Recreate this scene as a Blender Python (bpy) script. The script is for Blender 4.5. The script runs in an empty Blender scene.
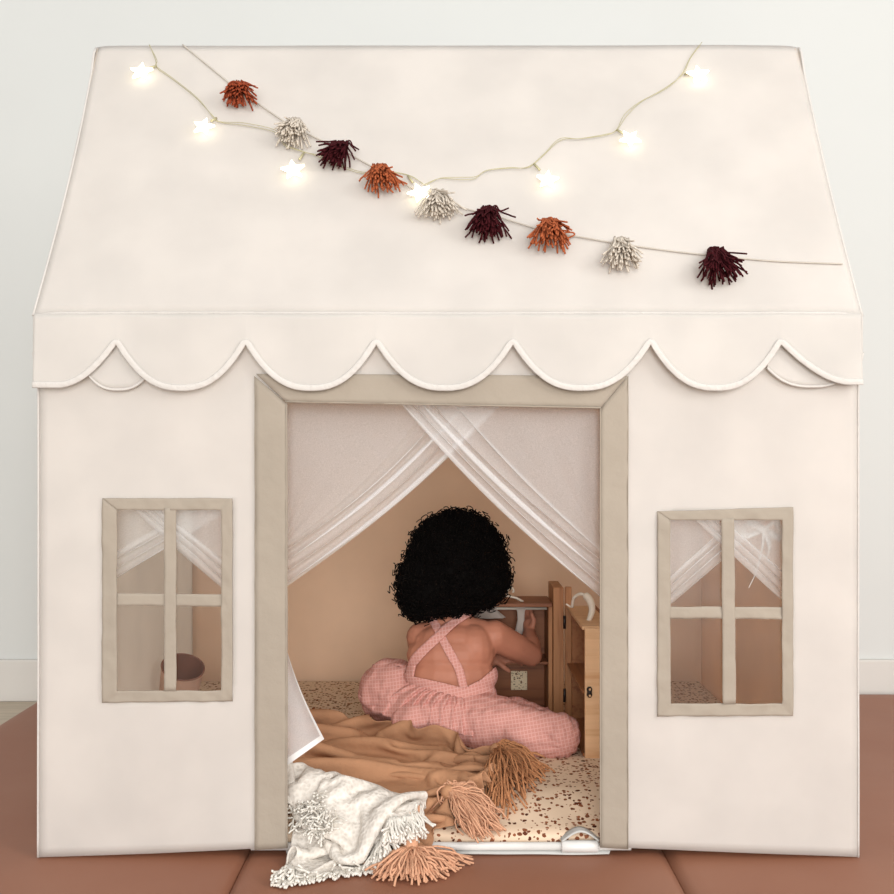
import bpy, bmesh, math, random
from mathutils import Vector, Matrix, noise
from mathutils.bvhtree import BVHTree
R = random.Random(7)
PI = math.pi
SC = bpy.context.scene
COL = SC.collection

# ------------------------------------------------------------------ camera, world, lights
F = 1046.0                      # focal length in pixels of the 894 frame
CY, CZ = -1.66, 0.651           # camera stands 1.66 m in front of the tent, 0.65 m high
cam_d = bpy.data.cameras.new('camera'); cam = bpy.data.objects.new('camera', cam_d)
COL.objects.link(cam); SC.camera = cam
cam_d.sensor_width = 36; cam_d.lens = 36 * F / 894
cam_d.clip_start = 0.05
cam.location = (0, CY, CZ); cam.rotation_euler = (PI/2, 0, 0)

w = bpy.data.worlds.new('world'); SC.world = w; w.use_nodes = True
bg = w.node_tree.nodes['Background']
bg.inputs['Color'].default_value = (1.0, 0.992, 0.985, 1); bg.inputs['Strength'].default_value = 0.85

def area(name, loc, target, size, energy, color=(1, 1, 1)):
    d = bpy.data.lights.new(name, 'AREA'); d.shape = 'SQUARE'; d.size = size; d.energy = energy; d.color = color
    o = bpy.data.objects.new(name, d); COL.objects.link(o); o.location = loc
    o.rotation_euler = (Vector(target) - Vector(loc)).to_track_quat('-Z', 'Y').to_euler()
    return o
area('window_light', (2.3, -2.0, 1.9), (0, 0.3, 0.6), 1.3, 44, (1.0, 0.98, 0.95))
area('front_fill_light', (0.5, -6.0, 1.5), (0, 0.3, 0.55), 3.0, 330, (1.0, 0.985, 0.96))  # added frontal fill, brightens the tent interior through the door

vs = SC.view_settings
vs.view_transform = 'Standard'; vs.look = 'None'; vs.gamma = 1; vs.use_curve_mapping = False
vs.exposure = 0.0

# ------------------------------------------------------------------ helpers
def lin(c):
    c = c / 255
    return c / 12.92 if c <= 0.04045 else ((c + 0.055) / 1.055) ** 2.4
def rgb(r, g, b): return (lin(r), lin(g), lin(b), 1)

def P(px, py, y):                # point in the place at depth y seen at a photo pixel
    s = (y - CY) / F
    return Vector(((px - 447) * s, y, CZ - (py - 447) * s))
def G(px, py, z=0.0):            # point on a horizontal plane
    d = (CZ - z) * F / (py - 447)
    return Vector(((px - 447) * d / F, CY + d, z))
RIDGE_Y, RIDGE_Z, EAVE_Y, EAVE_Z = 0.284, 1.396, -0.012, 0.862
def RF(px, py, off=0.0):         # point on the front roof slope
    n = Vector((0, -(RIDGE_Z - EAVE_Z), RIDGE_Y - EAVE_Y)).normalized()
    o = Vector((0, CY, CZ)); d = Vector(((px - 447) / F, 1, -(py - 447) / F))
    p0 = Vector((0, EAVE_Y, EAVE_Z))
    t = (p0 - o).dot(n) / d.dot(n)
    return o + d * t + n * off

class MB:
    def __init__(s): s.v = []; s.f = []
    def add(s, vs_, fs):
        b = len(s.v); s.v += [tuple(q) for q in vs_]; s.f += [tuple(i + b for i in f) for f in fs]
    def box(s, a, b):
        x0, y0, z0 = a; x1, y1, z1 = b
        s.add([(x0,y0,z0),(x1,y0,z0),(x1,y1,z0),(x0,y1,z0),(x0,y0,z1),(x1,y0,z1),(x1,y1,z1),(x0,y1,z1)],
              [(0,3,2,1),(4,5,6,7),(0,1,5,4),(1,2,6,5),(2,3,7,6),(3,0,4,7)])
    def tube(s, pts, r, n=8, cap=True):
        pts = [Vector(p) for p in pts]
        rr = r if isinstance(r, (list, tuple)) else [r] * len(pts)
        vs_, fs = [], []
        t0 = (pts[1] - pts[0]).normalized()
        u = t0.orthogonal().normalized()
        for i, p in enumerate(pts):
            t = (pts[min(i+1, len(pts)-1)] - pts[max(i-1, 0)])
            if t.length < 1e-9: t = t0
            t.normalize()
            u = (u - t * u.dot(t))
            if u.length < 1e-6: u = t.orthogonal()
            u.normalize(); v = t.cross(u)
            for k in range(n):
                a = 2*PI*k/n
                vs_.append(p + (u*math.cos(a) + v*math.sin(a)) * rr[i])
        for i in range(len(pts)-1):
            for k in range(n):
                fs.append((i*n+k, i*n+(k+1)%n, (i+1)*n+(k+1)%n, (i+1)*n+k))
        if cap:
            fs.append(tuple(range(n-1, -1, -1))); fs.append(tuple((len(pts)-1)*n+k for k in range(n)))
        s.add(vs_, fs)
    def grid(s, fn, nu, nv):
        vs_ = [fn(i/nu, j/nv) for j in range(nv+1) for i in range(nu+1)]
        fs = [(j*(nu+1)+i, j*(nu+1)+i+1, (j+1)*(nu+1)+i+1, (j+1)*(nu+1)+i) for j in range(nv) for i in range(nu)]
        s.add(vs_, fs)
    def ball(s, c, r, rot=None, seg=16, ring=10):
        if not isinstance(r, (list, tuple, Vector)): r = (r, r, r)
        c = Vector(c); vs_ = []; fs = []
        def q(a, b):
            v = Vector((math.cos(b)*math.sin(a)*r[0], math.sin(b)*math.sin(a)*r[1], math.cos(a)*r[2]))
            if rot is not None: v = rot @ v
            return c + v
        vs_.append(q(0, 0))
        for i in range(1, ring):
            for k in range(seg): vs_.append(q(PI*i/ring, 2*PI*k/seg))
        vs_.append(q(PI, 0))
        for k in range(seg): fs.append((0, 1+k, 1+(k+1)%seg))
        for i in range(ring-2):
            for k in range(seg):
                a = 1+i*seg; b = a+seg
                fs.append((a+k, b+k, b+(k+1)%seg, a+(k+1)%seg))
        L = len(vs_)-1; a = 1+(ring-2)*seg
        for k in range(seg): fs.append((a+k, L, a+(k+1)%seg))
        s.add(vs_, fs)
    def chain(s, pts):           # [(point, radius), ...] -> overlapping balls for a later remesh
        for (p0, r0), (p1, r1) in zip(pts, pts[1:]):
            p0, p1 = Vector(p0), Vector(p1)
            n = max(2, int((p1-p0).length / (min(r0, r1)*0.3)) + 1)
            for i in range(n+1):
                t = i/n
                s.ball(p0.lerp(p1, t), r0+(r1-r0)*t, seg=12, ring=8)
    def mesh(s, name):
        m = bpy.data.meshes.new(name); m.from_pydata(s.v, [], s.f); m.update(); return m
    def build(s, name, mat, parent=None, smooth=True, bevel=0, thick=0, sub=0, wn=False):
        o = bpy.data.objects.new(name, s.mesh(name)); COL.objects.link(o)
        finish(o, mat, parent, smooth, bevel, thick, sub); return o

def finish(o, mat, parent=None, smooth=True, bevel=0, thick=0, sub=0):
    if mat is not None: o.data.materials.append(mat)
    if smooth: o.data.polygons.foreach_set('use_smooth', [True]*len(o.data.polygons))
    if parent is not None:
        o.parent = parent
        if parent.type == 'EMPTY' or True:
            o.matrix_parent_inverse = parent_world(parent).inverted()
    if thick:
        m = o.modifiers.new('s', 'SOLIDIFY'); m.thickness = thick; m.offset = 0
    if sub:
        m = o.modifiers.new('d', 'SUBSURF'); m.levels = sub; m.render_levels = sub
    if bevel:
        m = o.modifiers.new('b', 'BEVEL'); m.width = bevel; m.segments = 3; m.limit_method = 'ANGLE'
        m.harden_normals = False
def parent_world(o):
    M = o.matrix_basis.copy()
    if o.parent: M = parent_world(o.parent) @ o.matrix_parent_inverse @ M
    return M

def bake(o):                     # apply modifiers
    dg = bpy.context.evaluated_depsgraph_get()
    me = bpy.data.meshes.new_from_object(o.evaluated_get(dg))
    o.modifiers.clear(); old = o.data; o.data = me; bpy.data.meshes.remove(old)
def blob(name, mb, voxel, smooth=6, sf=0.5):
    o = bpy.data.objects.new(name, mb.mesh(name)); COL.objects.link(o)
    m = o.modifiers.new('r', 'REMESH'); m.mode = 'VOXEL'; m.voxel_size = voxel; m.use_smooth_shade = True
    if smooth:
        m = o.modifiers.new('s', 'SMOOTH'); m.factor = sf; m.iterations = smooth
    bpy.context.view_layer.update(); bake(o); return o

def tag(o, label, cat, group=None, kind=None):
    o['label'] = label; o['category'] = cat
    if group: o['group'] = group
    if kind: o['kind'] = kind
    return o
def thing(name, loc, label, cat, group=None):
    o = bpy.data.objects.new(name, None); COL.objects.link(o); o.location = loc
    o.empty_display_size = 0.05
    return tag(o, label, cat, group)
def struct(o): o['kind'] = 'structure'; return o
def nz(p, s, k=0.0): return noise.noise(Vector((p[0]*s+k, p[1]*s+k*1.7, p[2]*s-k)))
def spline(pts, n=12):           # Catmull-Rom through points
    pts = [Vector(p) for p in pts]; out = []
    q = [pts[0]*2-pts[1]] + pts + [pts[-1]*2-pts[-2]]
    for i in range(1, len(q)-2):
        a, b, c, d = q[i-1], q[i], q[i+1], q[i+2]
        for k in range(n):
            t = k/n
            out.append(0.5*((2*b)+(c-a)*t+(2*a-5*b+4*c-d)*t*t+(3*b-a-3*c+d)*t**3))
    out.append(pts[-1]); return out
def lerp(a, b, t): return a+(b-a)*t
def interp(x, tab):
    if x <= tab[0][0]: return tab[0][1]
    for (a, va), (b, vb) in zip(tab, tab[1:]):
        if x <= b: return va+(vb-va)*(x-a)/(b-a)
    return tab[-1][1]

# ------------------------------------------------------------------ materials
def newmat(name):
    m = bpy.data.materials.new(name); m.use_nodes = True; nt = m.node_tree; nt.nodes.clear()
    out = nt.nodes.new('ShaderNodeOutputMaterial'); return m, nt, out
def nd(nt, t, **kw):
    n = nt.nodes.new(t)
    for k, v in kw.items():
        if k in n.inputs: n.inputs[k].default_value = v
        else: setattr(n, k, v)
    return n
def coord(nt, scale=(1, 1, 1), rot=(0, 0, 0)):
    tc = nd(nt, 'ShaderNodeTexCoord'); mp = nd(nt, 'ShaderNodeMapping')
    mp.inputs['Scale'].default_value = scale; mp.inputs['Rotation'].default_value = rot
    nt.links.new(tc.outputs['Object'], mp.inputs['Vector']); return mp.outputs['Vector']
def noise_tex(nt, vec, scale, detail=3, rough=0.5):
    n = nd(nt, 'ShaderNodeTexNoise'); n.inputs['Scale'].default_value = scale
    n.inputs['Detail'].default_value = detail; n.inputs['Roughness'].default_value = rough
    nt.links.new(vec, n.inputs['Vector']); return n.outputs['Fac']
def ramp(nt, fac, stops):
    r = nd(nt, 'ShaderNodeValToRGB'); e = r.color_ramp.elements
    e[0].position, e[0].color = stops[0]; e[1].position, e[1].color = stops[-1]
    for p, c in stops[1:-1]:
        x = e.new(p); x.color = c
    nt.links.new(fac, r.inputs['Fac']); return r.outputs['Color']
def bump(nt, h, strength=0.3, dist=0.002):
    b = nd(nt, 'ShaderNodeBump'); b.inputs['Strength'].default_value = strength; b.inputs['Distance'].default_value = dist
    nt.links.new(h, b.inputs['Height']); return b.outputs['Normal']
def mul(c, k): return (c[0]*k, c[1]*k, c[2]*k, 1)

def fabric(name, c, trans=0.3, weave=900, bstr=0.15, var=0.05, wr=25, wstr=0.15):
    m, nt, out = newmat(name); v = coord(nt)
    n1 = noise_tex(nt, v, 9, 3)
    col = ramp(nt, n1, [(0.3, mul(c, 1-var)), (0.7, mul(c, 1+var*0.4))])
    wv = noise_tex(nt, v, weave, 2); big = noise_tex(nt, v, wr, 3)
    b1 = nd(nt, 'ShaderNodeBump', Strength=bstr, Distance=0.0006); nt.links.new(wv, b1.inputs['Height'])
    b2 = nd(nt, 'ShaderNodeBump', Strength=wstr, Distance=0.006); nt.links.new(big, b2.inputs['Height'])
    nt.links.new(b1.outputs['Normal'], b2.inputs['Normal'])
    d = nd(nt, 'ShaderNodeBsdfDiffuse'); t = nd(nt, 'ShaderNodeBsdfTranslucent'); mx = nd(nt, 'ShaderNodeMixShader')
    for s in (d, t):
        nt.links.new(col, s.inputs['Color']); nt.links.new(b2.outputs['Normal'], s.inputs['Normal'])
    mx.inputs[0].default_value = trans
    nt.links.new(d.outputs[0], mx.inputs[1]); nt.links.new(t.outputs[0], mx.inputs[2])
    nt.links.new(mx.outputs[0], out.inputs['Surface']); return m

def plain(name, c, rough=0.6, spec=0.3, nscale=30, var=0.06, bstr=0.1, bscale=200, bdist=0.001, metal=0, stretch=(1, 1, 1)):
    m, nt, out = newmat(name); v = coord(nt, stretch)
    p = nd(nt, 'ShaderNodeBsdfPrincipled', Roughness=rough, Metallic=metal); p.inputs['Specular IOR Level'].default_value = spec
    n1 = noise_tex(nt, v, nscale, 4)
    nt.links.new(ramp(nt, n1, [(0.3, mul(c, 1-var)), (0.7, mul(c, 1+var))]), p.inputs['Base Color'])
    n2 = noise_tex(nt, v, bscale, 3)
    nt.links.new(bump(nt, n2, bstr, bdist), p.inputs['Normal'])
    nt.links.new(p.outputs[0], out.inputs['Surface']); return m

M = {}
M['tent'] = fabric('tent_canvas', rgb(234, 230, 225), 0.52, wr=7, wstr=0.10)
M['tent_back'] = fabric('tent_back_bounce_tan', rgb(246, 216, 188), 0.30, wr=5, wstr=0.10)  # tan of light bounced inside the tent is put into this canvas
M['tent_side'] = fabric('tent_side_canvas', rgb(244, 236, 226), 0.66, wr=7, wstr=0.10)
M['lining'] = fabric('tan_shade_cloth', rgb(250, 226, 202), 0.5, wr=7, wstr=0.10)  # added inner sheet; the unlit side wall's shade is put into its tan
M['piping'] = fabric('piping_cotton', rgb(206, 201, 195), 0.1, wr=120, wstr=0.35)
M['trim'] = fabric('beige_trim', rgb(168, 157, 143), 0.15, wr=55, wstr=0.25, var=0.06)
M['blanket'] = fabric('tan_muslin', rgb(186, 139, 106), 0.1, weave=500, bstr=0.7, var=0.12, wr=90, wstr=0.3)
M['tassel_tan'] = plain('tan_yarn', rgb(172, 120, 84), 0.9, 0.1, 300, 0.2)
M['tassel_pale'] = plain('pale_tan_yarn', rgb(200, 152, 122), 0.9, 0.1, 300, 0.15)
M['rust'] = plain('rust_yarn', rgb(146, 70, 46), 0.95, 0.05, 400, 0.3)
M['rust2'] = plain('copper_yarn', rgb(162, 88, 56), 0.95, 0.05, 400, 0.3)
M['cream'] = plain('cream_yarn', rgb(196, 186, 173), 0.95, 0.05, 400, 0.08)
M['plum'] = plain('plum_yarn', rgb(62, 22, 26), 0.95, 0.05, 400, 0.3)
M['cord'] = plain('cream_cord', rgb(184, 176, 165), 0.9, 0.1)
M['wire'] = plain('pale_gold_wire', rgb(177, 170, 135), 0.4, 0.5, metal=0.2)
M['wall'] = plain('white_wall_paint', rgb(196, 197, 194), 0.85, 0.15, 3, 0.01, 0.05, 60, 0.001)
M['skirt'] = plain('white_baseboard_paint', rgb(196, 192, 186), 0.5, 0.3, 5, 0.01, 0.02)
M['oak'] = plain('pale_wood_floor', rgb(179, 166, 147), 0.5, 0.3, 8, 0.12, 0.1, 40, stretch=(1, 8, 1))
M['white'] = plain('white_plastic', rgb(211, 209, 205), 0.35, 0.5)
M['sheet'] = fabric('floor_sheet_cloth', rgb(196, 195, 191), 0.1)
M['black'] = plain('black_metal', rgb(30, 24, 22), 0.4, 0.5)
M['skin'] = plain('brown_skin', rgb(174, 115, 92), 0.55, 0.3, 25, 0.07, 0.1, 400)
M['hair'] = plain('black_hair', rgb(12, 9, 8), 0.8, 0.08, 200, 0.2)
M['lip'] = plain('lip', rgb(150, 80, 70), 0.5)
M['eyew'] = plain('eye_white', rgb(230, 225, 220), 0.3)
M['bowl'] = plain('brown_leather', rgb(134, 86, 66), 0.5, 0.4, 20, 0.15)
M['bowl_out'] = plain('pink_clay', rgb(205, 168, 148), 0.7, 0.2, 40, 0.06)
M['doll'] = fabric('doll_cloth', rgb(205, 192, 182), 0.1, wr=80, wstr=0.4)
M['hanger'] = plain('white_hanger', rgb(225, 215, 200), 0.4, 0.4)

def leather():
    m, nt, out = newmat('brown_leather_mat'); v = coord(nt)
    p = nd(nt, 'ShaderNodeBsdfPrincipled', Roughness=0.52); p.inputs['Specular IOR Level'].default_value = 0.35
    n1 = noise_tex(nt, v, 4, 4)
    nt.links.new(ramp(nt, n1, [(0.3, rgb(138, 90, 68)), (0.7, rgb(144, 98, 76))]), p.inputs['Base Color'])
    vo = nd(nt, 'ShaderNodeTexVoronoi'); vo.inputs['Scale'].default_value = 420; nt.links.new(v, vo.inputs['Vector'])
    b = bump(nt, vo.outputs['Distance'], 0.12, 0.001); n3 = noise_tex(nt, v, 6, 2)
    b2 = nd(nt, 'ShaderNodeBump', Strength=0.2, Distance=0.01); nt.links.new(n3, b2.inputs['Height']); nt.links.new(b, b2.inputs['Normal'])
    nt.links.new(b2.outputs['Normal'], p.inputs['Normal'])
    nt.links.new(p.outputs[0], out.inputs['Surface']); return m
M['leather'] = leather()

def terrazzo(name, scale, base, spots, th=0.2):
    m, nt, out = newmat(name); v = coord(nt, (1, 1, 1))
    nn = nd(nt, 'ShaderNodeTexNoise'); nn.inputs['Scale'].default_value = scale*0.9; nt.links.new(v, nn.inputs['Vector'])
    mx = nd(nt, 'ShaderNodeMixRGB'); mx.inputs['Fac'].default_value = 0.006
    nt.links.new(v, mx.inputs[1]); nt.links.new(nn.outputs['Color'], mx.inputs[2])
    vo = nd(nt, 'ShaderNodeTexVoronoi'); vo.inputs['Scale'].default_value = scale; nt.links.new(mx.outputs[0], vo.inputs['Vector'])
    sp = nd(nt, 'ShaderNodeSeparateColor'); nt.links.new(vo.outputs['Color'], sp.inputs['Color'])
    ml = nd(nt, 'ShaderNodeMath', operation='MULTIPLY'); nt.links.new(sp.outputs[0], ml.inputs[0]); ml.inputs[1].default_value = th*2.2
    lt = nd(nt, 'ShaderNodeMath', operation='LESS_THAN'); nt.links.new(vo.outputs['Distance'], lt.inputs[0]); nt.links.new(ml.outputs[0], lt.inputs[1])
    sc = ramp(nt, sp.outputs[1], [(0.0, spots[0]), (0.5, spots[1]), (1.0, spots[2])])
    mc = nd(nt, 'ShaderNodeMixRGB'); nt.links.new(lt.outputs[0], mc.inputs[0]); mc.inputs[1].default_value = base; nt.links.new(sc, mc.inputs[2])
    d = nd(nt, 'ShaderNodeBsdfDiffuse'); nt.links.new(mc.outputs[0], d.inputs['Color'])
    nt.links.new(bump(nt, noise_tex(nt, v, 30, 3), 0.2, 0.004), d.inputs['Normal'])
    nt.links.new(d.outputs[0], out.inputs['Surface']); return m
M['terrazzo'] = terrazzo('speckled_cotton', 132, rgb(214, 190, 165), [rgb(98, 54, 40), rgb(142, 88, 62), rgb(76, 42, 34)], 0.26)
M['card'] = terrazzo('speckled_card', 260, rgb(232, 212, 180), [rgb(92, 60, 40), rgb(150, 92, 66), rgb(60, 60, 50)], 0.22)

def wood(name, c1, c2, axis='x'):
    st = {'x': (0.6, 9, 9), 'z': (9, 9, 0.6), 'y': (9, 0.6, 9)}[axis]
    m, nt, out = newmat(name); v = coord(nt, st)
    p = nd(nt, 'ShaderNodeBsdfPrincipled', Roughness=0.5); p.inputs['Specular IOR Level'].default_value = 0.3
    n1 = noise_tex(nt, v, 9, 5, 0.6)
    nt.links.new(ramp(nt, n1, [(0.3, c1), (0.5, mul(c2, 0.93)), (0.75, c2)]), p.inputs['Base Color'])
    nt.links.new(bump(nt, n1, 0.15, 0.001), p.inputs['Normal'])
    nt.links.new(p.outputs[0], out.inputs['Surface']); return m
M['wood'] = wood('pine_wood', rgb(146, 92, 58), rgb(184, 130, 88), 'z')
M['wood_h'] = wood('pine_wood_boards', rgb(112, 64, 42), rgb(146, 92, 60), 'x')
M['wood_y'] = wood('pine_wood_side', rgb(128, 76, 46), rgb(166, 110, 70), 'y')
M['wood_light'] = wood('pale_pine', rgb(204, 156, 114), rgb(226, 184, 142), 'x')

def gingham():
    m, nt, out = newmat('pink_gingham'); 
    tc = nd(nt, 'ShaderNodeTexCoord')
    mp = nd(nt, 'ShaderNodeMapping'); mp.inputs['Rotation'].default_value = (0.05, 0.18, 0.1)
    nt.links.new(tc.outputs['Object'], mp.inputs['Vector'])
    sep = nd(nt, 'ShaderNodeSeparateXYZ'); nt.links.new(mp.outputs['Vector'], sep.inputs[0])
    outs = []
    for k in range(3):
        a = nd(nt, 'ShaderNodeMath', operation='MULTIPLY'); nt.links.new(sep.outputs[k], a.inputs[0]); a.inputs[1].default_value = 950
        b = nd(nt, 'ShaderNodeMath', operation='SINE'); nt.links.new(a.outputs[0], b.inputs[0])
        c = nd(nt, 'ShaderNodeMath', operation='GREATER_THAN'); nt.links.new(b.outputs[0], c.inputs[0]); c.inputs[1].default_value = 0.72
        outs.append(c.outputs[0])
    mx = nd(nt, 'ShaderNodeMath', operation='MAXIMUM'); nt.links.new(outs[0], mx.inputs[0]); nt.links.new(outs[2], mx.inputs[1])
    mc = nd(nt, 'ShaderNodeMixRGB'); mc.inputs[1].default_value = rgb(198, 140, 130); mc.inputs[2].default_value = rgb(209, 160, 151)
    nt.links.new(mx.outputs[0], mc.inputs[0])
    d = nd(nt, 'ShaderNodeBsdfDiffuse'); nt.links.new(mc.outputs[0], d.inputs['Color'])
    n = noise_tex(nt, tc.outputs['Object'], 45, 3)
    nt.links.new(bump(nt, n, 0.35, 0.006), d.inputs['Normal'])
    nt.links.new(d.outputs[0], out.inputs['Surface']); return m
M['gingham'] = gingham()

def knit():
    m, nt, out = newmat('white_knit'); v = coord(nt, (1, 1, 1))
    d = nd(nt, 'ShaderNodeBsdfDiffuse')
    w1 = nd(nt, 'ShaderNodeTexVoronoi'); w1.inputs['Scale'].default_value = 150; nt.links.new(v, w1.inputs['Vector'])
    n = noise_tex(nt, v, 60, 3)
    a = nd(nt, 'ShaderNodeMath', operation='MULTIPLY'); nt.links.new(w1.outputs['Distance'], a.inputs[0]); nt.links.new(n, a.inputs[1])
    nt.links.new(ramp(nt, a.outputs[0], [(0.0, rgb(198, 190, 180)), (0.45, rgb(224, 217, 208))]), d.inputs['Color'])
    nt.links.new(bump(nt, a.outputs[0], 0.8, 0.004), d.inputs['Normal'])
    nt.links.new(d.outputs[0], out.inputs['Surface']); return m
M['knit'] = knit()
M['fringe_white'] = plain('white_yarn', rgb(221, 216, 207), 0.9, 0.1, 300, 0.05)

def sheer(name, c, alpha):
    m, nt, out = newmat(name)
    d = nd(nt, 'ShaderNodeBsdfDiffuse', Color=c); t = nd(nt, 'ShaderNodeBsdfTranslucent', Color=c); a = nd(nt, 'ShaderNodeMixShader')
    a.inputs[0].default_value = 0.5
    nt.links.new(d.outputs[0], a.inputs[1]); nt.links.new(t.outputs[0], a.inputs[2])
    tr = nd(nt, 'ShaderNodeBsdfTransparent'); mx = nd(nt, 'ShaderNodeMixShader')
    v = coord(nt); n = noise_tex(nt, v, 700, 1)
    mr = nd(nt, 'ShaderNodeMapRange'); mr.inputs['From Min'].default_value = 0.3; mr.inputs['From Max'].default_value = 0.7
    mr.inputs['To Min'].default_value = alpha-0.05; mr.inputs['To Max'].default_value = alpha+0.05
    nt.links.new(n, mr.inputs['Value']); nt.links.new(mr.outputs[0], mx.inputs[0])
    nt.links.new(tr.outputs[0], mx.inputs[1]); nt.links.new(a.outputs[0], mx.inputs[2])
    nt.links.new(mx.outputs[0], out.inputs['Surface']); return m
M['sheer'] = sheer('white_sheer', (0.93, 0.93, 0.93, 1), 0.48)
M['sheer_tail'] = sheer('white_sheer_tail', (0.93, 0.93, 0.94, 1), 0.72)
M['hem'] = fabric('white_hem', rgb(245, 244, 243), 0.2)

def film():
    m, nt, out = newmat('clear_film')
    tr = nd(nt, 'ShaderNodeBsdfTransparent', Color=(0.97, 0.97, 0.96, 1)); g = nd(nt, 'ShaderNodeBsdfGlossy', Roughness=0.3)
    mx = nd(nt, 'ShaderNodeMixShader'); mx.inputs[0].default_value = 0.04
    v = coord(nt); nt.links.new(bump(nt, noise_tex(nt, v, 12, 1), 0.25, 0.006), g.inputs['Normal'])
    nt.links.new(tr.outputs[0], mx.inputs[1]); nt.links.new(g.outputs[0], mx.inputs[2]); nt.links.new(mx.outputs[0], out.inputs['Surface']); return m
M['film'] = film()
def glow(name, c, s):
    m, nt, out = newmat(name); e = nd(nt, 'ShaderNodeEmission', Color=c, Strength=s); nt.links.new(e.outputs[0], out.inputs['Surface']); return m
M['star'] = glow('warm_star_glow', (1.0, 0.92, 0.68, 1), 4.5)

# ------------------------------------------------------------------ room
FZ = -0.03; WY = 1.15
b = MB(); b.box((-3, -3.2, FZ-0.05), (3, WY+0.1, FZ)); struct(b.build('floor', M['oak'], smooth=False))
b = MB(); b.box((-3, WY, FZ), (3, WY+0.1, 2.7)); struct(b.build('wall_back', M['wall'], smooth=False))
b = MB(); b.box((-3, WY-0.016, FZ), (3, WY, 0.082)); struct(b.build('baseboard_back', M['skirt'], smooth=False, bevel=0.004))

# folding leather floor mat, panels seamed
mat = thing('folding_floor_mat', (0, 0, FZ), 'brown padded floor mat in seamed panels spread under the play tent', 'mat')
mx = [-1.06, -0.322, 0.352, 1.45, 2.1]
for i in range(4):
    b = MB(); x0, x1 = mx[i]+0.0012, mx[i+1]-0.0012
    def tp(u, v, x0=x0, x1=x1):
        x = lerp(x0, x1, u); y = lerp(-1.25, WY-0.02, v)
        e = min(u*(x1-x0), (1-u)*(x1-x0)); e2 = min(v, 1-v)*2.38
        z = -0.001 - 0.0075*math.exp(-e/0.009) - 0.008*math.exp(-e2/0.01)
        z += 0.0012*nz((x, y, 0), 3.1)*min(1, e/0.1)
        return (x, y, z)
    b.grid(tp, 60, 60)
    n = 61
    ring = [k for k in range(n)] + [n-1+n*k for k in range(1, n)] + [n*(n-1)+k for k in range(n-2, -1, -1)] + [n*k for k in range(n-2, 0, -1)]
    base = len(b.v)
    for k in ring: b.v.append((b.v[k][0], b.v[k][1], FZ+0.001))
    for a in range(len(ring)):
        c = (a+1) % len(ring); b.f.append((ring[a], base+a, base+c, ring[c]))
    b.build('mat_panel', M['leather'], mat)

# ------------------------------------------------------------------ tent
tent = thing('play_tent', (0, 0.5, 0), 'cream canvas play tent shaped like a house with scalloped eaves and beige framed openings', 'play tent')
XL, XR = -0.648, 0.652
TD = 1.0
def fx(px): return (px-447)/630.1
def fz(py): return CZ-(py-447)/630.1
ZB = [(fx(38), 0.001), (fx(150), 0.006), (fx(255), 0.014), (fx(290), 0.017), (fx(600), 0.017), (fx(640), 0.014), (fx(700), 0.010), (fx(860), 0.001)]
def front_pt(x, z, off=0.0):
    if z < 0.1: z = z + (1-z/0.1)*interp(x, ZB)
    y = 0.0022*nz((x, 0, z), 2.3, 3)+0.0012*nz((x, 0, z), 7, 9) - off
    y += -0.004*math.exp(-((x-XL)/0.02)**2)*0 
    return (x, y, z)
def panel(holes, x0, x1, z0, z1, step=0.016):
    xs = sorted({x0, x1, *[h[0] for h in holes], *[h[1] for h in holes]}); zs = sorted({z0, z1, *[h[2] for h in holes], *[h[3] for h in holes]})
    def sub(a):
        o = []
        for p, q in zip(a, a[1:]):
            n = max(1, round((q-p)/step)); o += [p+(q-p)*k/n for k in range(n)]
        return o+[a[-1]]
    xs, zs = sub(xs), sub(zs); b = MB(); nx = len(xs)
    fs = []
    for j in range(len(zs)-1):
        for i in range(nx-1):
            cx, cz = (xs[i]+xs[i+1])/2, (zs[j]+zs[j+1])/2
            if any(h[0] < cx < h[1] and h[2] < cz < h[3] for h in holes): continue
            fs.append((j*nx+i, j*nx+i+1, (j+1)*nx+i+1, (j+1)*nx+i))
    b.add([front_pt(x, z) for z in zs for x in xs], fs); return b
door = (fx(283), fx(604), 0.0, fz(400))
WL = (103, 233, 498, 702); WR = (657, 792, 507, 716)
def hole(px): return (fx(px[0]), fx(px[1]), fz(px[3]), fz(px[2]))
b = panel([door, hole((112, 228, 506, 694)), hole((664, 786, 514, 708))], XL, XR, 0.0, EAVE_Z)
b.build('front_panel', M['tent'], tent, thick=0.002)

# side and back panels
for sx, nm in ((XL, 'left'), (XR, 'right')):
    b = MB()
    def sp(u, v, sx=sx):
        y = u*TD
        top = EAVE_Z + (RIDGE_Z-EAVE_Z)*(u/RIDGE_Y if u < RIDGE_Y else (1-u)/(1-RIDGE_Y))
        z = v*top
        return (sx+0.003*nz((0, y, z), 3)*math.sin(PI*u), y, z+0.002)
    b.grid(sp, 50, 50); b.build('side_panel', M['tent_side'], tent, thick=0.002)
    if nm == 'right':            # added sheet whose tan stands for shade inside this wall
        b = MB(); b.grid(lambda u, v: (sp(u, v)[0]-0.006, 0.004+sp(u, v)[1]*0.99, sp(u, v)[2]), 50, 50); b.build('side_shade_sheet', M['lining'], tent, thick=0.001)
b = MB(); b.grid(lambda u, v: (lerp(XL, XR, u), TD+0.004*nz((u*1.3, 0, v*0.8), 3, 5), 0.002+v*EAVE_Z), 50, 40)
b.build('back_panel', M['tent_back'], tent, thick=0.002)

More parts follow.
